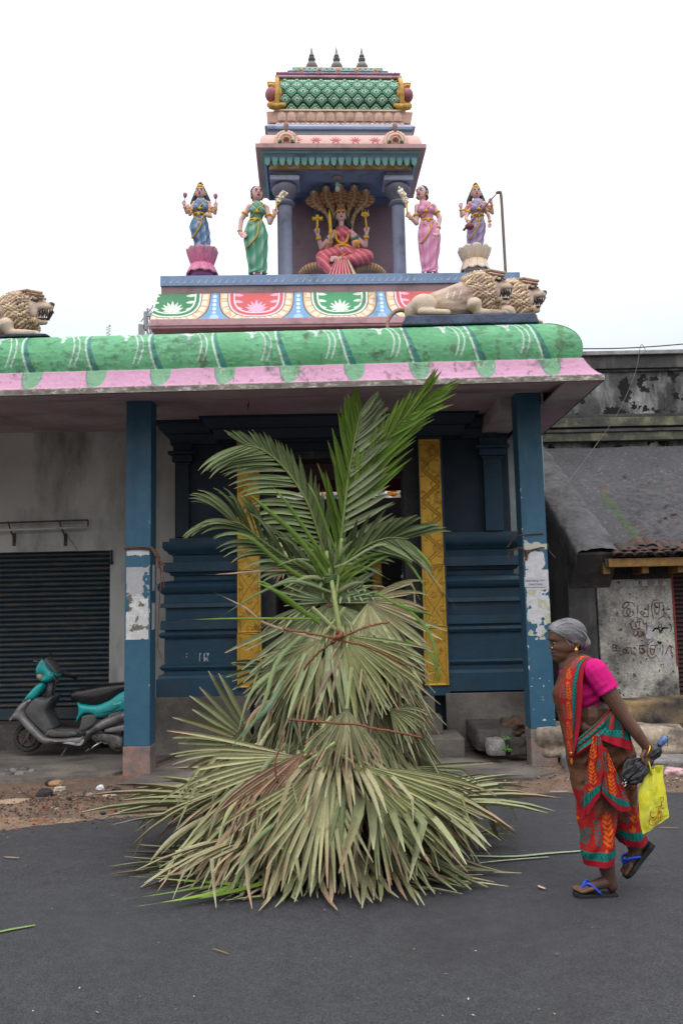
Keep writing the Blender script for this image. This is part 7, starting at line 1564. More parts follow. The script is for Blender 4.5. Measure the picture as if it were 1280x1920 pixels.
lump(112, 1480, (.05, .03, .025), (.42, .38, .33), 'pale cement crumb in the rubble', 8); lump(188, 1478, (.035, .02, .025), (.62, .62, .64), 'crumpled white paper on the rubble', 9, 'paper_scrap', 'paper'); lump(40, 1525, (.02, .012, .006), (.08, .28, .50), 'small blue plastic scrap on the earth verge', 10, 'plastic_scrap', 'plastic', zz=.03)
for i, (x, y, sx_) in enumerate(((8, 1448, .06), (25, 1446, .05), (44, 1444, .05), (60, 1447, .03), (18, 1453, .04), (38, 1452, .05))): lump(x, y, (sx_, .04, .03), (.20, .19, .18) if i % 2 else (.11, .105, .10), ('leftmost pale', 'second darker', 'third pale', 'rightmost small dark', 'low front pale', 'low front dark')[i] + ' concrete chunk of the pile before the pavement slab', 20 + i, 'concrete_chunk', 'rubble', .06, 'concrete chunks in front of the slab')
p = gnd(1262, 1448, .06); mb = MB((.62, .40, .42)); mb.rock((0, 0, 0), (.09, .05, .04), 3, .5, 5); o = mb.build('plastic_bag', rub, None, smooth=True); o.location = p; tag(o, 'crumpled pale pink plastic bag lying at the road edge, far right', 'plastic bag')
random.seed(43); mb = MB()
for i in range(60):
    p = gnd(random.uniform(940, 1280), random.uniform(1425, 1472), .045); mb.col = random.choice([(.5, .5, .48), (.28, .2, .15), (.12, .1, .09), (.4, .35, .3)]); mb.rock(p, (random.uniform(.006, .02), random.uniform(.005, .014), random.uniform(.004, .01)), 1, .35, i)
tag(mb.build('pebbles', rub), 'small pale stones and scraps on the earth by the right post', 'pebbles', kind='stuff')
# ================================================================== walking woman
DWm = 4.78
def wh(x, y, dy=0.): return at(920 + x / 3.2, 1120 + y / 3.2, DWm) + Vector((0, dy, 0))
def wq(x, y, dy=0.): return at(920 + x / 3.2, 1120 + y / 3.2, DWm + dy)
wo = np.array(wq(0, 0)); wsx = wq(100, 0).x - wq(0, 0).x; wex = (np.array(wq(1000, 1000)) - wo)
_A = np.array([[wq(1000, 0).x - wo[0], wq(0, 1000).x - wo[0]], [wq(1000, 0).z - wo[2], wq(0, 1000).z - wo[2]]]) / 1000.; _Ai = np.linalg.inv(_A)
def tozd(V):
    x, y = toz(V); k = 1 + (V[:, 1] - DWm) / DWm; return -896 + (x + 896) / k, 80 + (y - 80) / k
def toz(V): r = (np.stack([V[:, 0] - wo[0], V[:, 2] - wo[2]], -1)) @ _Ai.T; return r[:, 0], r[:, 1]
wom = thing('person', 'elderly woman in red saree and bright pink blouse walking left past the right post', 'person', (wq(640, 1750).x, DWm, 0))
skm = M('dark_skin', vc=True, rough=.50, var=.10, scale=20, bump=.12, bscale=120, spec=.4)
clm = M('cotton_cloth', vc=True, rough=.85, var=.06, scale=20, bump=.15, bscale=140, spec=.2)
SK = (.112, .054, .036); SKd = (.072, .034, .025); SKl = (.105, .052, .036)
B = Blob(); z = .000925
# head as one sculpted surface: profile, widths, then nose, lips, brow, sockets, cheeks
HY = np.array([138, 150, 165, 185, 205, 225, 245, 257, 266, 275, 288, 303, 315, 325, 335, 343, 350, 358, 366, 376, 386, 394, 399.])
HF = np.array([452, 405, 378, 360, 351, 347, 345, 345, 351, 356, 360, 363, 365, 365, 364, 366, 365, 368, 374, 376, 380, 392, 412.])
HBk = np.array([470, 512, 533, 548, 556, 559, 558, 556, 553, 549, 541, 530, 520, 512, 503, 497, 491, 484, 477, 468, 458, 446, 430.])
HW = np.array([.010, .036, .052, .065, .071, .0735, .073, .071, .0695, .069, .0695, .0685, .066, .063, .0595, .0565, .053, .049, .045, .038, .030, .020, .006])
ny, na = 110, 96; yy_ = np.linspace(138, 399, ny); xf, xb, hwd = (np.interp(yy_, HY, a_) for a_ in (HF, HBk, HW)); ph_a = np.linspace(0, 2 * math.pi, na, endpoint=False)
YY, PH = np.meshgrid(yy_, ph_a, indexing='ij'); cosp, sinp = np.cos(PH), np.sin(PH); tpos = (1 - cosp) / 2
Wd = hwd[:, None] * np.sign(sinp) * np.abs(sinp) ** .72; XXh = xf[:, None] + (xb - xf)[:, None] * tpos ** 1.08
frontm = np.clip(1 - tpos * 2.4, 0, 1); g_ = lambda a_, c_, s_: np.exp(-((a_ - c_) / s_) ** 2)
nose = np.interp(YY, [262, 275, 290, 300, 307, 313, 318, 322], [1, 7, 15, 20.5, 21, 17, 7, 0]); XXh -= nose * g_(Wd, 0, np.interp(YY, [262, 295, 312], [.007, .0085, .0135])) * (frontm > 0)
XXh -= 6 * g_(YY, 310, 7) * (g_(Wd, .013, .006) + g_(Wd, -.013, .006)) * (frontm > 0)
XXh -= (8 * g_(YY, 334, 6) + 7.5 * g_(YY, 348, 5.5) - 4 * g_(YY, 341, 2.2) + 7 * g_(YY, 377, 11)) * g_(Wd, 0, .022) * (frontm > 0)
sock = g_(YY, 273, 11) * (g_(Wd, .031, .016) + g_(Wd, -.031, .016)) * (tpos < .45); XXh += 11 * sock; brow = g_(YY, 253, 8) * (g_(Wd, .028, .02) + g_(Wd, -.028, .02)) * (tpos < .4); XXh -= 4 * brow
chk = g_(YY, 305, 16) * (g_(Wd, .045, .016) + g_(Wd, -.045, .016)) * (tpos < .5); XXh -= 7 * chk; nsl = g_(np.abs(Wd) * 1000, 18 + (YY - 310) * .32, 3.5) * g_(YY, 328, 16) * (tpos < .4); XXh += 3.5 * nsl
hollow = g_(YY, 338, 16) * g_(np.abs(Wd), .052, .014); Wd = Wd * (1 - .10 * hollow)
VH_ = np.stack([wo[0] + _A[0, 0] * XXh + _A[0, 1] * YY, DWm + Wd, wo[2] + _A[1, 0] * XXh + _A[1, 1] * YY], -1).reshape(-1, 3)
ix = np.arange(ny * na).reshape(ny, na); FH = [tuple(f) for f in np.stack([ix[:-1], np.roll(ix, -1, 1)[:-1], np.roll(ix, -1, 1)[1:], ix[1:]], -1).reshape(-1, 4)] + [tuple(ix[0]), tuple(ix[-1][::-1])]
B.mb.add(VH_, FH); HEADV = VH_.reshape(ny, na, 3)
B.pr.append(('e', wh(450, 260, 0), (.10, .074, .12), None, None, SK))
B.cap(wq(470, 340, 0), wq(490, 450, 0), .052, .058, SK); B.cap(wq(430, 380, 0), wq(455, 450, 0), .028, .038, SK)
for s in (-1, 1):
    B.cap(wh(494, 272, s * .069), wh(490, 302, s * .066), .010, .008, SKd); B.cap(wh(503, 262, s * .075), wh(508, 280, s * .076), .006, .006, SK); B.cap(wh(508, 280, s * .076), wh(497, 302, s * .071), .006, .006, SK)
B.cap(wq(520, 440, 0), wq(590, 700, 0), .10, .10, SK); B.ell(wq(595, 700, 0), (.120, .145, .13), None, SK); B.ell(wq(555, 770, 0), (.095, .13, .075), None, SK); B.ell(wq(620, 800, 0), (.12, .15, .12), None, SK)
ap = [wq(640, 440, -.16), wq(700, 560, -.19), wq(788, 700, -.20), wq(870, 810, -.205), wq(938, 905, -.20)]
B.chain(ap, [.055, .048, .037, .034, .025], SK)
B.ell(wq(942, 935, -.20), (.034, .022, .040), None, SKd)
fing = [[(918, 950), (915, 990), (925, 1020)], [(932, 958), (930, 1005), (938, 1034)], [(948, 958), (950, 1000), (945, 1030)], [(962, 948), (968, 985), (960, 1010)]]
for i, f_ in enumerate(fing):
    dyy = -.225 + .008 * i; B.chain([wq(f_[0][0], f_[0][1], -.205), wq(f_[1][0], f_[1][1], dyy - .008), wq(f_[2][0], f_[2][1], dyy + .01)], [.011, .0095, .0075], SKd)
B.chain([wq(922, 925, -.21), wq(905, 955, -.235), wq(912, 985, -.24)], [.012, .010, .008], SK)
B.chain([wq(560, 440, .15), wq(600, 600, .19), wq(560, 760, .17)], [.05, .042, .034], SK); B.chain([wq(560, 760, .17), wq(500, 850, .14)], [.033, .027], SK); B.ell(wq(490, 870, .135), (.03, .03, .035), None, SKd)
for k_ in range(4): B.cap(wq(488, 880, .12 + .014 * k_), wq(478, 925 - 6 * k_, .12 + .013 * k_), .009, .007, SKd)
B.cap(wq(482, 860, .12), wq(470, 890, .10), .011, .008, SKd)
# near (standing) leg and foot
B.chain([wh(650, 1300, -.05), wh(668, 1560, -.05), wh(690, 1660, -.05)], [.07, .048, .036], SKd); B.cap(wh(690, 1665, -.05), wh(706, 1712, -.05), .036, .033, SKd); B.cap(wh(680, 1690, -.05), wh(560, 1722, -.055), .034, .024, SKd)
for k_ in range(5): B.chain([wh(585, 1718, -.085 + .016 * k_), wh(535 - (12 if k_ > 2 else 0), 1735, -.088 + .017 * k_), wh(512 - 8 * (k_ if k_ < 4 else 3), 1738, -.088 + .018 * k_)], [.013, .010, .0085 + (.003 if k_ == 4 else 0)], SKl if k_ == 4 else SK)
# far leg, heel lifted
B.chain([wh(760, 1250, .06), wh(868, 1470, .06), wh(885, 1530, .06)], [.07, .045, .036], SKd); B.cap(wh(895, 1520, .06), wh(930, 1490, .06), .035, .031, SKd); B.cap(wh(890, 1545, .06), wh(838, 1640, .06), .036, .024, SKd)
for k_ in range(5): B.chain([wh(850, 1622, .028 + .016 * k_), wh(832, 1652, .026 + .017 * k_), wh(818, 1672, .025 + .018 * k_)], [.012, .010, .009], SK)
def facecol(V, C):
    x, y = toz(V); w_ = V[:, 1] - DWm; hd = y < 400; a = np.abs(w_)
    lip = hd & (x < 385) & (a < .024) & (np.abs(y - 341) < 12 - a * 260); C = np.where(lip[:, None], np.array((.085, .030, .028)), C); C = np.where((hd & (x < 372) & (a < .022) & (np.abs(y - 341) < 1.6))[:, None], np.array((.02, .01, .01)), C)
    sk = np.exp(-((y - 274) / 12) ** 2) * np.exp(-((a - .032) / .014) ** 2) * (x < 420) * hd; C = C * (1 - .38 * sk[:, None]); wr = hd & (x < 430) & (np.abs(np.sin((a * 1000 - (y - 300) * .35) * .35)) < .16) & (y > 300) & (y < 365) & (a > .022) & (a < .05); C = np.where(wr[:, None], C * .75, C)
    fw = hd & (y < 250) & (y > 205) & (x < 400) & (np.abs(np.sin(y * .26 + 8 * w_)) < .2); C = np.where(fw[:, None], C * .8, C)
    return C * (1 + .14 * fbm(x, y + w_ * 900, .035, 3, 3))[:, None]
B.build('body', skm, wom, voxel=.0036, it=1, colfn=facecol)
# face details
d = MB(); 
for s in (-1, 1):
    e = wh(373, 273, s * .031); d.col = (.36, .31, .28); d.ell(e, (.0095, .0125, .0048), None, 10, 7); d.col = (.01, .008, .008); d.ell(e + Vector((-.0064, s * .002, 0)), (.0042, .005, .0046), None, 8, 6)
    d.col = SKd; d.tube([wh(360, 272, s * .018), wh(364, 266, s * .030), wh(378, 270, s * .045)], [.0018, .0036, .0018], 6); d.tube([wh(361, 277, s * .020), wh(365, 281, s * .031), wh(378, 277, s * .043)], [.0015, .0028, .001], 6)
    d.col = (.035, .028, .026); d.tube([wh(347, 258, s * .013), wh(347, 251, s * .028), wh(362, 254, s * .046)], [.0022, .0032, .0012], 5)
d.build('eyes', skm, wom, smooth=True)
gm = M('gold_jewellery', (.75, .42, .07), rough=.25, metal=.9, var=.05, bump=0)
mb = MB(); mb.ell(wh(487, 313, -.085), (.0105, .006, .0105), None, 12, 8); mb.ell(wh(487, 300, -.083), (.004, .004, .006), None, 6, 5); mb.build('earring', gm, wom, smooth=True); MB().ell(wh(363, 304, -.021), (.006, .004, .006), None, 8, 6).build('nose_stud', gm, wom, smooth=True)
mb = MB(); c = wq(930, 925, -.205); R = Matrix.Rotation(math.radians(-62), 3, 'Y'); mb.tube([c + R @ Vector((.0, .037 * math.cos(a), .037 * math.sin(a))).yzx * 1 for a in np.linspace(0, 6.283, 28)], .0038, 6); mb.build('bangle', gm, wom, smooth=True)
# hair, combed back to a bun
def haircol(V, C):
    x, y = toz(V); f = np.sin((y - (x - 340) * .55) * .55 + 3 * np.sin(x * .02)) * .5 + .5; g = np.array((.10, .098, .105)); w1 = np.array((.36, .36, .37)); front = np.clip(1 - (x - 345) / 140, 0, 1) * .55 + .18
    a = np.clip(f * front + np.where(fbm(x, y, .08, 3, 2) > .1, .12, 0), 0, 1)[:, None]; return g * (1 - a) + w1 * a
hm = M('grey_hair', vc=True, rough=.42, var=.12, scale=60, bump=.3, bscale=160, spec=.4)
cen = np.array([wo[0] + _A[0, 0] * 455, DWm, 0.]); HV = HEADV.copy(); yy2 = YY.copy()
hairline = np.interp(XXh, [340, 352, 372, 400, 440, 470, 500, 520, 560], [188, 205, 222, 238, 262, 285, 272, 330, 345]); inh = YY < hairline
dirn = HV - np.array([wo[0] + _A[0, 0] * 455 + _A[0, 1] * 250, DWm, wo[2] + _A[1, 0] * 455 + _A[1, 1] * 250]); dirn /= np.linalg.norm(dirn, axis=-1, keepdims=True)
comb = YY - .55 * (XXh - 350); strd = fbm(comb * 1.0, XXh * .03 + Wd * 20, .45, 3, 7) ; rim_ = np.clip((hairline - YY) / 10, 0, 1)
HV = HV + dirn * (.003 + .008 * rim_ + .0009 * strd)[..., None]
cc_h = np.array((.060, .058, .064)); cw_h = np.array((.40, .40, .41)); amt = np.clip(.12 + .55 * strd + .42 * np.clip(1 - (XXh - 345) / 90, 0, 1) - .10 * np.clip((XXh - 480) / 80, 0, 1), .0, .85)[..., None]
CH = cc_h * (1 - amt) + cw_h * amt
FHh = [f for f in FH[:-2] if all(inh.ravel()[i] for i in f)] + [FH[-2]]
me = newmesh('hair', HV.reshape(-1, 3), FHh, CH.reshape(-1, 3), True, hm); put('hair', me, wom)
th, t = np.meshgrid(np.linspace(0, 2 * math.pi, 48), np.linspace(0.02, math.pi - .02, 26), indexing='ij'); bc = np.array(wq(560, 276, 0)); f_ = fbm(th * 1.2 + 3 * t, t * .4, 3.2, 3, 3)
Pb = bc + np.stack([(.034 + .0025 * f_) * np.sin(t) * np.cos(th), (.040 + .0025 * f_) * np.sin(t) * np.sin(th), (.040 + .002 * f_) * np.cos(t)], -1); ab = np.clip(.15 + .4 * f_, 0, .7)[..., None]
gridmesh('hair_bun', Pb, cc_h * (1 - ab) + cw_h * ab, hm, wom)
mb = MB((.34, .34, .35))
for P_ in ([(352, 200), (385, 190), (430, 215), (465, 262), (470, 290)], [(350, 205), (375, 205), (415, 235), (455, 285)], [(360, 195), (400, 160), (460, 150), (520, 190)], [(352, 198), (400, 178), (470, 190), (530, 235)], [(520, 190), (550, 225), (566, 258), (570, 280)]):
    Q = ipath([wh(x, y, -(.030 if x < 360 else .055 if x < 395 else .073 if y > 205 else .062)) for x, y in P_], 16); mb.tube([Vector(q) for q in Q], .0016, 4)
mb.build('hair_strands', hm, wom)
# blouse
pk = (.56, .008, .17)
K = Blob(); K.cap(wq(535, 470, 0), wq(570, 610, 0), .118, .122, pk); K.ell(wq(555, 560, 0), (.135, .155, .12), None, pk); K.ell(wq(590, 450, 0), (.085, .15, .07), None, pk); K.ell(wq(610, 600, 0), (.10, .145, .085), None, pk)
K.cap(wq(585, 425, -.10), wq(600, 425, .10), .055, .055, pk); K.cap(wq(625, 445, -.155), wq(706, 562, -.192), .070, .062, pk); K.cap(wq(545, 430, .13), wq(590, 560, .18), .062, .055, pk); K.ell(wq(452, 450, .09), (.03, .05, .05), None, pk)
V_, F_ = remeshed('blouse', K.mb.v, K.mb.f, .0055, 3); x_, y_ = tozd(V_)
f1 = .0055 * np.sin((y_ + .7 * x_) * .11 + 2 * fbm(x_, y_, .01, 2, 3)) * np.clip((y_ - 500) / 120, 0, 1) + .0035 * fbm(x_, y_, .02, 3, 5); V_[:, 1] += f1 * np.sign(V_[:, 1] - DWm); 
low = 705 + (x_ - 540) * -.47; keep = (y_ < low) | (x_ < 380) | (V_[:, 1] < DWm - .185)
sl_ = (x_ - 640) * .78 + (y_ - 440) * .72; arm_end = ((V_[:, 1] < DWm - .125) & (x_ > 640)) & ((y_ - 545) + (x_ - 740) * .55 > 6); keep &= ~arm_end
dk = (.9 + .1 * fbm(x_, y_, .02, 3, 7))[:, None]; C_ = np.array(pk) * dk
F_ = [f for f in F_ if all(keep[i] for i in f)]; me = newmesh('blouse', V_, np.array(F_), C_, True, clm); o = put('blouse', me, wom)
# saree fabric design -------------------------------------------------
cBr, cRed, cOr_, cTe, cCrm = np.array((.120, .052, .030)), np.array((.36, .018, .018)), np.array((.66, .13, .010)), np.array((.008, .165, .145)), np.array((.27, .008, .020))
def plumes(x, y, stems, ln=34, wd=8, n=7, spread=.75):
    m = np.zeros(x.shape, bool)
    for (x0, y0, x1, y1) in stems:
        a0 = math.atan2(y1 - y0, x1 - x0)
        for k in range(n):
            f = k / (n - 1); cx, cy_ = x0 + (x1 - x0) * f, y0 + (y1 - y0) * f
            for s in (-1, 1): m |= leafm(x, y, cx, cy_, a0 + s * spread, ln * (1.1 - .35 * f), wd)
        m |= leafm(x, y, x1, y1, a0, ln, wd)
    return m
def red_field(x, y, scale=1., seed=0, tile=(150, 190)):
    """red ground with repeating orange and teal leaf sprays"""
    C = np.ones(x.shape + (3,)) * cRed * (1 + .15 * fbm(x, y, .03, 3, seed)[..., None]); tx, ty = tile
    i = np.floor(x / tx); xx = x - i * tx; yy = (y + (i % 2) * ty * .5) % ty
    te = plumes(xx, yy, [(tx * .22, ty * .95, tx * .12, ty * .35), (tx * .80, ty * .45, tx * .9, -ty * .05)], 34 * scale, 7 * scale, 5, .6); C = np.where(te[..., None], cTe * .8, C)
    orr = plumes(xx, yy, [(tx * .55, ty * .98, tx * .45, ty * .25)], 50 * scale, 7.5 * scale, 6, .7); C = np.where(orr[..., None], cOr_ * (1 + .2 * fbm(x, y, .05, 2, 3)[..., None]), C)
    return C
def brown_field(x, y, seed=1):
    n = fbm(x, y * 1.3, .03, 5, seed); n2 = fbm(x, y, .12, 3, seed + 2); return cBr * (1 + .55 * n + .35 * n2)[..., None]
def teal_band(x, y, t, seed=0):
    g = (np.abs(np.sin(x * .16 + 2 * np.sin(y * .11))) < .33) & (t > .15) & (t < .85); C = np.ones(x.shape + (3,)) * cTe * (1 + .15 * fbm(x, y, .05, 2, seed)[..., None]); return np.where(g[..., None] | (t < .06)[..., None] | (t > .94)[..., None], cTe * .25, C)
# skirt
S = Blob(); S.ell(wq(620, 900, 0), (.155, .175, .14), None, SK); S.ell(wq(700, 900, .0), (.135, .165, .15), None, SK); S.cap(wq(600, 960, -.03), wq(632, 1260, -.05), .135, .105, SK); S.cap(wq(632, 1260, -.05), wq(648, 1640, -.05), .105, .084, SK)
S.cap(wq(700, 960, .03), wq(760, 1230, .05), .150, .105, SK); S.cap(wq(760, 1230, .05), wq(862, 1480, .055), .105, .075, SK); S.cap(wq(655, 1000, 0), wq(690, 1200, 0), .15, .11, SK)
V_, F_ = remeshed('saree', S.mb.v, S.mb.f, .0062, 4); x_, y_ = toz(V_)
hem = np.where(x_ < 742 + (V_[:, 1] > DWm + .01) * -40, 1566 - .0006 * (x_ - 560) ** 2, np.interp(x_, [700, 745, 800, 860, 935], [1455, 1463, 1485, 1485, 1435]))
az = np.arctan2(V_[:, 1] - DWm, x_ - 650)
fold = .004 * fbm(x_ * 1.0, y_ * .5, .03, 4, 19) + .005 * np.sin((x_ * .8 + y_ * .55) * .11 + 3 * fbm(x_, y_, .008, 2, 29)) * np.clip((1250 - y_) / 200, 0, 1) + .0085 * np.sin((x_ - 600) * .050 + (y_ - 1000) * .012 + 2.0 * fbm(x_, y_, .006, 2, 9)) + .005 * np.sin((x_ + .5 * y_) * .07 + 1.5 * fbm(x_, y_, .01, 2, 3))
fold += .008 * np.sin((y_ + .45 * x_) * .055) * np.exp(-((y_ - 960) / 110.) ** 2)
V_[:, 1] += fold * np.sign(V_[:, 1] - DWm) ; V_[:, 0] += .004 * np.sin(y_ * .035 + az * 3)
x_, y_ = toz(V_); h = hem - y_
keep = (h > -2) & (y_ > 800 - (x_ - 530) * .78)
C = brown_field(x_, y_); lowf = np.clip((y_ + 60 * fbm(x_, y_, .015, 3, 4) - 1235) / 70, 0, 1)[:, None]; lowf = np.where((x_ < 560)[:, None] & (y_ > 1130)[:, None], 1, lowf)
RF = red_field(x_ - 548, y_ + 55, 1.05, 2, (185, 215)); C = C * (1 - lowf) + RF * lowf; mid = (lowf[:, 0] > .3) & (y_ < 1290); C = np.where(mid[:, None], C * .6 + cCrm * .4, C)
C = np.where(((h > 40) & (h < 90))[:, None], teal_band(x_, y_, (h - 40) / 50.), C); C = np.where((h <= 40)[:, None], cCrm * 1.15, C)
F_ = [f for f in F_ if all(keep[i] for i in f)]; me = newmesh('saree', V_, np.array(F_), C, True, clm); put('saree', me, wom)
MB((.02, .006, .006)).ell(wq(650, 1560, -.05), (.068, .06, .012), None, 14, 6).build('hem_disc', clm, wom)  # flat near-black disc closing the skirt at the hem
def cloth(name, rows, n, m, cfn, fold=None, thick=.004):
    P = patch([[wq(*p) for p in r] for r in rows], n, m); v, u = np.meshgrid(np.linspace(0, 1, n), np.linspace(0, 1, m), indexing='ij')
    if fold is not None: P[..., 1] += fold(u, v)
    x, y = tozd(P.reshape(-1, 3)); x = x.reshape(n, m); y = y.reshape(n, m); C = cfn(u, v, x, y); o = gridmesh(name, P, C, clm, wom)
    md = o.modifiers.new('solidify', 'SOLIDIFY'); md.thickness = thick; md.offset = 0; return o
# end of the saree over the shoulder (pallu)
def c_pal(u, v, x, y):
    C = brown_field(x, y, 5); C = np.where((u > .46 + .05 * np.sin(v * 9))[..., None] & (u < .78)[..., None] | ((v > .62) & (u > .30) & (u < .78))[..., None], red_field(x * 1.0, y * 1.0 + 30, .5, 6, (84, 118)), C); rr = np.clip((u - .25) / .2, 0, 1)[..., None]; C = np.where((u < .45)[..., None], C * (1 - rr * .45) + cRed * rr * .45, C)
    C = np.where(((u > .76) & (u < .87))[..., None], teal_band(y, x, (u - .76) / .11), C); return np.where((u >= .87)[..., None], cCrm * 1.15, C)
cloth('pallu', [[(560, 352, .03), (575, 350, -.03), (590, 358, -.08), (598, 372, -.12)], [(478, 372, .03), (505, 360, -.04), (540, 362, -.11), (572, 380, -.145)], [(428, 430, .03), (450, 415, -.06), (500, 405, -.135), (556, 420, -.168)], [(392, 510, .03), (412, 510, -.07), (470, 500, -.15), (548, 500, -.182)], [(370, 575, .03), (395, 580, -.07), (460, 585, -.15), (546, 590, -.184)],
    [(385, 650, .03), (412, 655, -.07), (465, 665, -.145), (540, 680, -.178)], [(412, 740, .02), (435, 745, -.07), (475, 755, -.14), (530, 765, -.170)], [(432, 830, .02), (448, 832, -.07), (478, 840, -.13), (515, 850, -.165)], [(450, 905, .0), (462, 910, -.08), (480, 915, -.13), (498, 918, -.155)], [(462, 945, -.04), (470, 948, -.09), (480, 950, -.12), (488, 950, -.145)]],
    150, 90, c_pal, lambda u, v: .008 * np.sin(u * 22 + 3 * v) * (.4 + v) + .004 * np.sin(u * 47 + 9 * v) - .006)
# waist roll of the saree
def c_waist(u, v, x, y):
    w_ = np.abs(((v * 3.2 + .2) % 1) - .5); C = np.where((w_ < .28)[..., None], teal_band(u * 300, v * 60, (w_ / .28)), np.ones(u.shape + (3,)) * cRed); C = np.where((v > .88)[..., None], cCrm, C); return C
cloth('waist_fold', [[(470, 905, -.10), (520, 850, -.165), (590, 790, -.188), (660, 725, -.185), (722, 660, -.165), (742, 640, -.10)], [(480, 930, -.11), (530, 885, -.180), (605, 830, -.206), (680, 765, -.205), (740, 690, -.18), (765, 665, -.11)], [(490, 975, -.11), (545, 935, -.182), (625, 880, -.208), (700, 810, -.208), (765, 730, -.18), (790, 690, -.11)]], 60, 120, c_waist, lambda u, v: -.006 * np.sin(v * 16 + u * 3))
def c_hip(u, v, x, y):
    C = np.ones(u.shape + (3,)) * np.array((.012, .055, .05)); b = 1 - v; C = np.where((v > .62)[..., None], teal_band(x, y, (v - .62) / .18), C); C = np.where((v > .80)[..., None], cCrm * 1.2, C); C = np.where((np.abs(u - .35) < .06)[..., None] & (v < .62)[..., None], cRed, C); C = np.where((u > .72)[..., None] & (v < .8)[..., None], teal_band(y, x, (u - .72) / .2), C); return np.where((np.abs(u - .70) < .03)[..., None] & (v < .8)[..., None], cRed, C)
cloth('hip_fold', [[(735, 662, -.165), (745, 660, -.165), (758, 668, -.16), (772, 680, -.15)], [(690, 730, -.20), (725, 728, -.205), (775, 735, -.195), (808, 760, -.17)], [(655, 800, -.212), (715, 805, -.215), (785, 810, -.20), (832, 830, -.17)], [(650, 848, -.215), (715, 880, -.22), (790, 905, -.205), (853, 925, -.17)]], 80, 90, c_hip, lambda u, v: -.007 * np.sin(u * 18 + v * 4) * v)
# front drape: two flaps
def c_flap(u, v, x, y):
    C = red_field(x + 20, y, .7, 8, (112, 150)); C = np.where(((v > .80) & (v < .90))[..., None], teal_band(u * 160, v * 100, (v - .80) / .10), C); C = np.where((v >= .90)[..., None], cCrm * 1.15, C); return C
cloth('front_drape', [[(612, 835, -.213), (625, 830, -.220), (640, 830, -.222), (655, 838, -.215)], [(590, 930, -.205), (620, 925, -.222), (650, 930, -.225), (682, 940, -.215)], [(572, 1040, -.18), (605, 1035, -.205), (650, 1040, -.215), (695, 1050, -.205)], [(558, 1160, -.155), (590, 1140, -.19), (640, 1110, -.20), (695, 1085, -.195)], [(547, 1340, -.14), (585, 1295, -.175), (635, 1215, -.19), (690, 1120, -.19)]], 120, 70, c_flap, lambda u, v: -.013 * np.abs(np.sin(u * 9 + 1.0 + .8 * v)) * (.35 + .65 * v) - .004 * np.sin(u * 31 + 5 * v))
cloth('front_drape', [[(655, 900, -.212), (668, 900, -.216), (680, 902, -.21), (690, 908, -.205)], [(668, 1000, -.205), (690, 1000, -.215), (712, 1010, -.21), (735, 1020, -.195)], [(668, 1090, -.20), (700, 1090, -.212), (745, 1110, -.205), (788, 1130, -.18)], [(664, 1130, -.195), (710, 1160, -.208), (765, 1190, -.20), (822, 1215, -.17)], [(660, 1175, -.19), (712, 1235, -.20), (772, 1285, -.19), (845, 1278, -.165)]], 110, 70, c_flap, lambda u, v: -.012 * np.abs(np.sin(u * 8 + v)) * (.3 + .7 * v) - .004 * np.sin(u * 29 - 5 * v))
MB(tuple(cOr_)).ell(wq(484, 985, -.12), (.007, .006, .018), None, 8, 6).build('tassel', clm, wom); MB().ell(wq(484, 935, -.150), (.010, .006, .005), None, 8, 6).build('waist_pin', gm, wom)
# sandals
solem = M('black_rubber', (.012, .012, .013), rough=.7, bump=.2); strapm = M('blue_strap', (.01, .075, .55), rough=.45, bump=0)
def sandal(heel, toe, dyc, up, nm='sandal'):
    s = thing(nm, None, None); bpy.data.objects.remove(s)
    h_, t_ = wh(*heel, dyc), wh(*toe, dyc); L_ = (t_ - h_).length; ax = (t_ - h_).normalized(); sd = Vector((0, 1, 0)); u_ = ax.cross(sd); u_ = u_ if u_.z * up > 0 else -u_
    prof = [(0, .028), (.1, .036), (.3, .034), (.5, .034), (.75, .046), (.9, .042), (1.0, .018)]; P = [(a, w) for a, w in prof] + [(a, -w) for a, w in prof[::-1]]
    mb = MB(); n = len(P); V = []
    for k, off in enumerate((-.026, -.004)):
        for a, w in P: V.append(h_ + ax * a * L_ + sd * w + u_ * (off + (.010 * (a - .6) ** 2 * 3 if a > .6 else 0) - (.008 * (1 - a) if k == 0 else 0)))
    mb.add(V, [tuple(range(n)), tuple(range(n, 2 * n))[::-1]] + [(i, (i + 1) % n, n + (i + 1) % n, n + i) for i in range(n)]); o = mb.build(nm, solem, wom, bevel=.004)
    for s_ in (-1, 1):
        mb = MB(); a = h_ + ax * L_ * .82 + u_ * .008; b = h_ + ax * L_ * .62 + sd * s_ * .036 + u_ * .045; c = h_ + ax * L_ * .40 + sd * s_ * .040 + u_ * .0
        mb.tube([Vector(p) for p in ipath([a, a.lerp(b, .5) + u_ * .018, b, c], 16)], [.006] + [.0095] * 14 + [.006], 6, flat=.55); mb.build('strap', strapm, o, smooth=True)
sandal((738, 1752), (480, 1750), -.05, 1); sandal((972, 1480), (812, 1695), .06, 1)
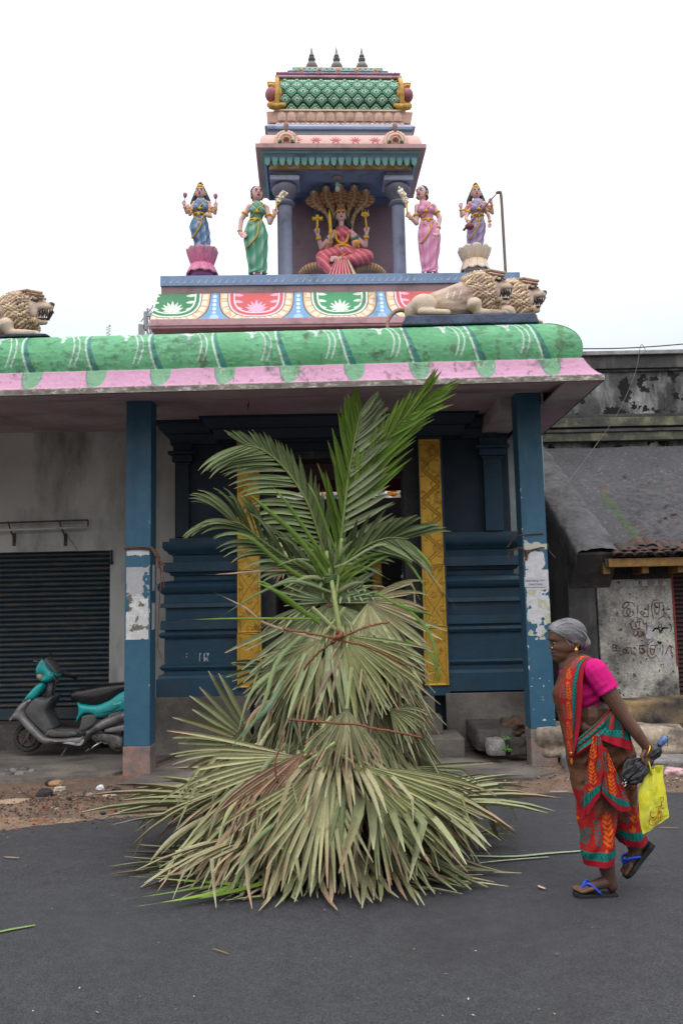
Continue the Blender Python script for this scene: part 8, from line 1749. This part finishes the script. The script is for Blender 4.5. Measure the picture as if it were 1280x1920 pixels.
# umbrella held in the hand
um = thing('folded_umbrella', 'folded black umbrella with blue handle held in the woman\'s hand', 'umbrella', tuple(wq(900, 1000, -.2)))
blk = M('black_nylon', (.014, .014, .017), rough=.42, bump=.2, bscale=50, spec=.5)
A0, A1 = wq(1015, 895, -.20), wq(800, 1108, -.215); n, m = 160, 90; th, t = np.meshgrid(np.linspace(0, 2 * math.pi, n), np.linspace(0, 1, m), indexing='ij')
rad = np.interp(t, [0, .05, .14, .26, .34, .42, .50, .62, .76, .88, .96, 1], [.010, .030, .040, .034, .022, .026, .052, .064, .062, .054, .032, .006]) ; fz = fbm(th * .6, t * .5, 2.2, 3, 5); rad = rad * (.88 + (.15 * np.sin(th * 5 + t * 11 + 7 * fz) + .09 * np.sin(th * 11 + 6 * fz - t * 9) + .30 * fz) * np.clip(t * 2.2 - .2, .3, 1)); rad[-1] = rad[0]
ax = np.array((A1 - A0).normalized()); e1 = np.cross(ax, [0, 1, 0]); e1 /= np.linalg.norm(e1); e2 = np.cross(ax, e1)
P = np.array(A0) + ax * t[..., None] * (A1 - A0).length + rad[..., None] * (np.cos(th)[..., None] * e1 + .62 * np.sin(th)[..., None] * e2) + np.array([.0, 0, -.02]) * (t[..., None] ** 2) * (np.cos(th)[..., None] < 0)
gridmesh('canopy', P, None, blk, um)
mb = MB(); b0 = wq(1008, 888, -.20); b1 = wq(1052, 838, -.20); mb.tube([b0, b0.lerp(b1, .08), b1.lerp(b0, .08), b1], [.014, .017, .018, .014], 14); mb.build('handle', M('speckled_blue_handle', (.10, .18, .36), (.06, .10, .22), rough=.35, var=.2, scale=60), um, smooth=True)
MB().tube([b1, b1 + Vector((.006, 0, .004)), b1 + Vector((.004, 0, -.05)), b1 + Vector((-.012, 0, -.04))], .0018, 5).build('wrist_cord', blk, um)
mb = MB(); mb.tube([A1, A1 + (A1 - A0).normalized() * .018], .004, 6)
for k in range(8): a = k * .785; mb.tube([A1 - (A1 - A0).normalized() * .01 + Vector((0, .02 * math.sin(a), .02 * math.cos(a))), A1 + (A1 - A0).normalized() * .006 + Vector((0, .022 * math.sin(a), .022 * math.cos(a)))], .002, 5)
mb.build('rib_tips', M('chrome', (.5, .5, .52), rough=.25, metal=.9), um)
# yellow bag
bag = thing('plastic_carrier_bag', 'bright yellow plastic carrier bag with red script hanging from the woman\'s hand', 'bag', tuple(wq(970, 1400, -.2)))
ym = M('yellow_plastic', (.66, .62, .03), (.60, .60, .06), rough=.34, var=.06, scale=10, bump=.25, bscale=25, spec=.5)
ym.node_tree.nodes['Principled BSDF'].inputs['Transmission Weight'].default_value = .0
for sgn in (-1, 1):
    rows = [[(925, 1040), (945, 1012), (968, 1030), (985, 1015), (1034, 1008)], [(905, 1110), (940, 1090), (970, 1085), (1000, 1085), (1034, 1080)], [(883, 1180), (925, 1180), (970, 1180), (1015, 1180), (1050, 1175)], [(889, 1270), (930, 1275), (975, 1275), (1020, 1265), (1060, 1255)], [(893, 1345), (930, 1350), (980, 1340), (1025, 1315), (1068, 1300)], [(912, 1425), (945, 1405), (985, 1375), (1030, 1345), (1068, 1322)]]
    P = patch([[wq(x, y, -.205 + sgn * (.022 * math.sin(i / 5 * math.pi * .9 + .15) * math.sin(j / 4 * math.pi))) for j, (x, y) in enumerate(r)] for i, r in enumerate(rows)], 60, 50)
    v, u = np.meshgrid(np.linspace(0, 1, 60), np.linspace(0, 1, 50), indexing='ij'); P[..., 1] += sgn * (.010 * np.sin(u * 13 + 4 * v) * (1 - v) ** 1.5 + .016 * fbm(u + v * .3, v, 3, 4, 5 + sgn)) * np.sin(np.pi * u) ** .5
    gridmesh('bag_panel', P, None, ym, bag)
mb = MB(); mb.tube([wq(925, 1060, -.215), wq(928, 1020, -.225), wq(938, 990, -.22)], [.012, .009, .006], 8, flat=.4); mb.build('bag_strap', ym, bag, smooth=True); mb = MB(); mb.tube([wq(960, 1060, -.215), wq(952, 1010, -.225), wq(945, 985, -.22)], [.014, .009, .006], 8, flat=.4); mb.build('bag_strap', ym, bag, smooth=True)
script = [[(985, 1295), (960, 1290), (958, 1315), (975, 1325), (955, 1330), (950, 1360), (972, 1370), (1000, 1345)], [(968, 1322), (985, 1318)], [(990, 1262), (1015, 1255), (1035, 1248)], [(1008, 1258), (1000, 1300), (985, 1335), (975, 1340)], [(1030, 1200), (1018, 1205), (1022, 1230), (1010, 1290), (1000, 1330)], [(1005, 1300), (1018, 1285), (1022, 1300), (1015, 1325), (1028, 1315)], [(1030, 1200), (1036, 1215), (1022, 1245), (1030, 1270), (1035, 1262)]]
mb = MB(); stroke_mesh(script, lambda x, y: wq(x, y, -.2335), .0019, 0, mb); mb.build('printed_script', M('orange_red_ink', (.50, .07, .02), rough=.6), bag)
# ================================================================== scooter
DSc = 9.3
def sq(x, y, dy=0.): return at(x / 4.2667, 1200 + y / 4.2667, DSc) + Vector((0, dy, 0))
sc = thing('parked_scooter', 'turquoise and silver scooter with a torn black seat parked before the shutter', 'scooter', tuple(sq(500, 890)))
teal_p = M('turquoise_paint', (.004, .36, .37), (.01, .33, .34), rough=.25, var=.05, coat=.3, bump=.03, stain=(.05, .12, .12), sfac=.2, sscale=8); silv_p = M('dull_silver_paint', (.27, .26, .27), (.22, .21, .22), rough=.4, metal=.3, var=.08, stain=(.09, .08, .075), sfac=.5, sscale=7, bump=.05)
grey_p = M('faded_grey_plastic', (.10, .10, .105), (.065, .065, .068), rough=.55, var=.15, stain=(.16, .15, .14), sfac=.4, sscale=6, bump=.15); seat_m = M('black_vinyl', (.012, .012, .014), rough=.32, bump=.08, spec=.5); rubb = M('tyre_rubber', (.025, .023, .022), (.05, .045, .04), rough=.85, bump=.4); eng = M('cast_engine', (.20, .19, .185), (.12, .11, .10), rough=.5, metal=.5, var=.2, stain=(.04, .03, .025), sfac=.5, sscale=12, bump=.3)
from mathutils.geometry import delaunay_2d_cdt
def panel(name, poly, y0, y1, mat, bev=.02, par=None, sm=4):
    P = [tuple(sq(x, y)) for x, y in poly]
    if sm: P = [tuple(q) for q in ipath(P + [P[0]], len(P) * sm)][:-1]
    B2 = np.array([(p[0], p[2]) for p in P]); 
    ar = sum(B2[i][0] * B2[(i + 1) % len(B2)][1] - B2[(i + 1) % len(B2)][0] * B2[i][1] for i in range(len(B2)))
    if ar < 0: B2 = B2[::-1]
    n = len(B2); h_ = max(.010, (B2.max(0) - B2.min(0)).max() / 60); gx, gz = np.meshgrid(np.arange(B2[:, 0].min(), B2[:, 0].max(), h_), np.arange(B2[:, 1].min(), B2[:, 1].max(), h_)); G = np.stack([gx.ravel(), gz.ravel()], -1)
    loop = [tuple(q) for q in B2] + [tuple(B2[0])]; dg_ = seg(G[:, 0], G[:, 1], loop); ins_ = np.zeros(len(G), bool)
    for i in range(n):
        (xa, za), (xb, zb_) = B2[i], B2[(i + 1) % n]; cr_ = ((za > G[:, 1]) != (zb_ > G[:, 1])) & (G[:, 0] < (xb - xa) * (G[:, 1] - za) / (zb_ - za + 1e-12) + xa); ins_ ^= cr_
    G = G[ins_ & (dg_ > h_ * .5)]
    vs_ = [Vector(q) for q in B2] + [Vector(q) for q in G]; r = delaunay_2d_cdt(vs_, [(i, (i + 1) % n) for i in range(n)], [list(range(n))], 1, 1e-6); ov = np.array([tuple(v) for v in r[0]]); fs = [tuple(f) for f in r[2]]
    dd = seg(ov[:, 0], ov[:, 1], loop); bl = max(bev, .004); pf = np.sqrt(np.clip(1 - (1 - np.clip(dd / bl, 0, 1)) ** 2, 0, 1)) * bl * .8 + (1 - np.exp(-dd / .08)) * min(.03, bl)
    k = len(ov); V = [(x, DSc + y0 + bl * .8 - f, z) for (x, z), f in zip(ov, pf)] + [(x, DSc + y1 - bl * .8 + f, z) for (x, z), f in zip(ov, pf)]
    F = [f[::-1] for f in fs] + [tuple(i + k for i in f) for f in fs]; cnt = {}
    for f in fs:
        for i in range(3): e = (f[i], f[(i + 1) % 3]); cnt[e] = 1
    F += [(b_, a_, a_ + k, b_ + k) for (a_, b_) in cnt if (b_, a_) not in cnt]
    mb = MB(); mb.add(V, F); o = mb.build(name, mat, par or sc, smooth=True); return autosmooth(o, 70)
def wheel(cx, cy, r, lab):
    c = sq(cx, cy, 0); k = (sq(100, 0) - sq(0, 0)).length / 100; R = r * k; w = put('wheel', None, sc) if False else None
    mb = MB(); mtx = Matrix.Rotation(math.pi / 2, 4, 'X'); mb.lathe([(R * .66, -.035), (R * .80, -.045), (R * .93, -.040), (R * 1.0, -.015), (R * 1.0, .015), (R * .93, .040), (R * .80, .045), (R * .66, .035)], c, 36, mtx); ty = mb.build('wheel', rubb, sc, smooth=True)
    mb = MB(); mb.lathe([(R * .67, -.036), (R * .60, -.036), (R * .58, -.02), (R * .20, -.018), (R * .18, -.05), (.001, -.05)], c, 30, Matrix.Rotation(-math.pi / 2, 4, 'X')); 
    mb.build('rim', M('brown_dusty_rim', (.09, .07, .06), rough=.6, metal=.4, var=.2, scale=10), ty)
    for i in range(5):
        a = i * 1.2566 + .3; mb = MB(); mb.tube([c + Vector((R * .16 * math.cos(a), -.042, R * .16 * math.sin(a))), c + Vector((R * .62 * math.cos(a), -.036, R * .62 * math.sin(a)))], [.016, .012], 6); mb.build('spoke', M('brown_dusty_rim'), ty)
wheel(228, 778, 116, ''); wheel(1085, 778, 116, '')
panel('underbody', [(330, 700), (700, 700), (1150, 560), (1150, 680), (980, 690), (840, 720), (700, 800), (420, 800)], -.10, .10, grey_p, .02)
panel('leg_shield', [(112, 632), (150, 575), (205, 498), (288, 462), (242, 545), (250, 600), (330, 690), (400, 752), (530, 770), (640, 756), (705, 722), (760, 690), (800, 655), (880, 610), (1010, 560), (1170, 520), (1175, 590), (1000, 640), (860, 695), (765, 735), (715, 790), (682, 828), (600, 815), (540, 806), (430, 824), (370, 808), (320, 770), (240, 690), (190, 632), (150, 625)], -.17, .17, silv_p, .03)
panel('front_panel', [(208, 490), (250, 430), (300, 375), (345, 340), (376, 350), (366, 390), (330, 435), (298, 466), (250, 470)], -.13, .13, teal_p, .025)
panel('inner_shield', [(240, 590), (238, 545), (285, 480), (335, 452), (400, 462), (452, 440), (450, 470), (405, 560), (430, 620), (468, 690), (440, 712), (400, 738), (310, 660)], -.155, .155, grey_p, .03)
panel('footboard', [(400, 745), (440, 700), (520, 715), (630, 715), (655, 742), (590, 758), (480, 760)], -.175, .175, grey_p, .008)
for i in range(8): panel('footboard_rib', [(430 + i * 26, 738), (436 + i * 26, 735), (446 + i * 26, 760), (440 + i * 26, 762)], -.180, .17, M('black_rubber'), .002, sm=0)
panel('headset', [(306, 262), (312, 215), (345, 155), (372, 148), (392, 175), (430, 240), (474, 268), (462, 300), (405, 332), (345, 322), (372, 280), (330, 270)], -.11, .11, teal_p, .035)
mb = MB(); mb.ell(sq(345, 290, 0), (.062, .12, .052), Matrix.Rotation(.5, 3, 'Y'), 18, 12); mb.build('headlight', M('yellowed_lens', (.36, .30, .20), rough=.25, var=.05), sc, smooth=True)
panel('dashboard', [(362, 160), (380, 142), (405, 150), (465, 230), (474, 266), (445, 250), (400, 215)], -.10, .10, grey_p, .02)
mb = MB(); mb.ell(sq(425, 200, 0), (.045, .07, .012), Matrix.Rotation(math.radians(-48) * -1, 3, 'Y'), 16, 8); mb.build('speedometer', M('dark_dial', (.03, .03, .035), rough=.15), sc, smooth=True)
for s in (-1, 1):
    mb = MB(); mb.tube([sq(455, 275, s * .10), sq(500, 300, s * .22), sq(540, 324, s * .30)], [.014, .017, .017], 10); mb.build('grip', M('black_rubber'), sc, smooth=True); mb = MB(); mb.tube([sq(430, 262, s * .12), sq(470, 258, s * .2), sq(515, 300, s * .29)], .005, 6); mb.build('brake_lever', M('chrome'), sc)
    mb = MB(); mb.tube([sq(375, 150, s * .10), sq(374, 120, s * .12)], .008, 6); mb.ell(sq(374, 118, s * .12), (.016, .012, .010), None, 8, 6); mb.build('mirror_stub', M('black_rubber'), sc)
MB().tube([sq(300, 163, -.12), sq(335, 170, -.1)], .005, 6).build('lever_tip', M('chrome'), sc)
mb = MB(); mb.tube([sq(395, 470), sq(415, 330)], [.05, .045], 12); mb.build('steering_column', grey_p, sc, smooth=True); mb = MB(); mb.tube([sq(450, 300, -.05), sq(440, 370, -.05), sq(420, 440, -.03)], .006, 6); mb.build('cable', M('black_rubber'), sc, smooth=True)
mb = MB(); mb.tube([sq(300, 640, -.07), sq(235, 775, -.06)], .016, 8); mb.tube([sq(300, 640, .07), sq(235, 775, .06)], .016, 8); mb.tube([sq(300, 650, -.07), sq(300, 650, .07)], .018, 8); mb.build('fork', grey_p, sc)
panel('side_panel', [(646, 490), (700, 505), (800, 510), (900, 470), (1000, 410), (1170, 380), (1175, 520), (1000, 556), (900, 585), (808, 612), (770, 585), (700, 585), (634, 648), (655, 570)], -.15, .15, teal_p, .03)
panel('seat', [(585, 432), (600, 408), (640, 390), (700, 381), (850, 352), (1000, 336), (1170, 322), (1190, 370), (1100, 395), (1000, 412), (930, 470), (860, 505), (780, 518), (700, 508), (635, 485), (592, 462)], -.14, .14, seat_m, .04)
panel('tail_panel', [(905, 475), (960, 440), (1010, 405), (1180, 340), (1180, 400), (1010, 458)], -.155, .155, teal_p, .01)
panel('battery_cover', [(690, 598), (740, 584), (790, 586), (804, 610), (796, 650), (740, 695), (668, 716), (680, 660)], -.168, -.14, grey_p, .012)
panel('lower_fairing', [(540, 806), (640, 790), (710, 775), (683, 828), (600, 818)], -.176, -.15, M('pale_plastic', (.42, .41, .44), rough=.4), .005)
panel('side_vent', [(648, 742), (690, 726), (728, 722), (722, 748), (660, 764)], -.180, -.165, M('black_rubber'), .004)
for cx, cy, r, dd in ((815, 765, 48, .13), (940, 805, 52, .12), (870, 780, 42, .10)):
    mb = MB(); k = .001355; mb.lathe([(r * k, .1), (r * k, -dd), (r * k * .8, -dd - .02), (0.001, -dd - .022)], sq(cx, cy), 20, Matrix.Rotation(-math.pi / 2, 4, 'X') @ Matrix.Scale(-1, 4, (0, 0, 1))); mb.build('engine_case', eng, sc)
panel('engine_block', [(760, 740), (870, 735), (990, 770), (990, 850), (930, 850), (860, 800), (790, 805), (755, 780)], -.12, .06, eng, .015); panel('air_box', [(865, 700), (1000, 668), (1060, 665), (1060, 705), (960, 722), (868, 728)], -.14, .0, silv_p, .01)
mb = MB(); mb.tube([sq(845, 798, -.15), sq(790, 830, -.17), sq(765, 855, -.18)], .008, 8); mb.build('kick_lever', M('chrome'), sc, smooth=True); mb = MB(); mb.tube([sq(755, 850, -.18), sq(728, 874, -.18)], .012, 8); mb.build('kick_pedal', rustm, sc, smooth=True)
mb = MB(); mb.tube([sq(575, 818, -.10), sq(540, 890, -.14), sq(520, 930, -.17)], [.008, .008, .010], 8); mb.tube([sq(535, 900, -.14), sq(505, 930, -.18)], .006, 6); mb.build('side_stand', rustm, sc); mb = MB(); mb.tube([sq(900, 850, -.06), sq(950, 880, -.06), sq(1010, 850, -.05)], .014, 8); mb.tube([sq(500, 850, -.05), sq(540, 858, -.05)], .009, 6); mb.build('exhaust', rustm, sc)
mb = MB(); mb.tube([sq(990, 512, -.176), sq(930, 548, -.176), sq(800, 575, -.172)], [.004, .008, .001], 4); mb.build('stripe', grey_p, sc); mb = MB(); mb.lathe([(.014, 0), (.014, .01), (0, .012)], sq(932, 520, -.15), 14, Matrix.Rotation(math.pi / 2, 4, 'X')); mb.build('side_lock', M('chrome'), sc)
p = sq(962, 590, -.205); words('badge_lettering', 'pep+', tuple(p), .05, grey_p, sc, rot=(math.pi / 2, math.radians(-20), 0), shear=.3); p = sq(975, 500, -.185); words('badge_lettering', 'Scooty', tuple(p), .03, M('white_decal', (.6, .6, .6), rough=.5), sc, rot=(math.pi / 2, math.radians(-14), 0), shear=.3); p = sq(648, 812, -.188); words('badge_lettering', 'p', tuple(p), .035, ink, sc, rot=(math.pi / 2, 0, 0))
q = sq(1246, 712, .0); tl = MB((1, 1, 1)); tl.ell(q + Vector((-.06, .05, 0)), (.03, .05, .02), None, 10, 6); tl.build('tail_light', M('red_lens', (.35, .01, .015), rough=.2), sc, smooth=True)
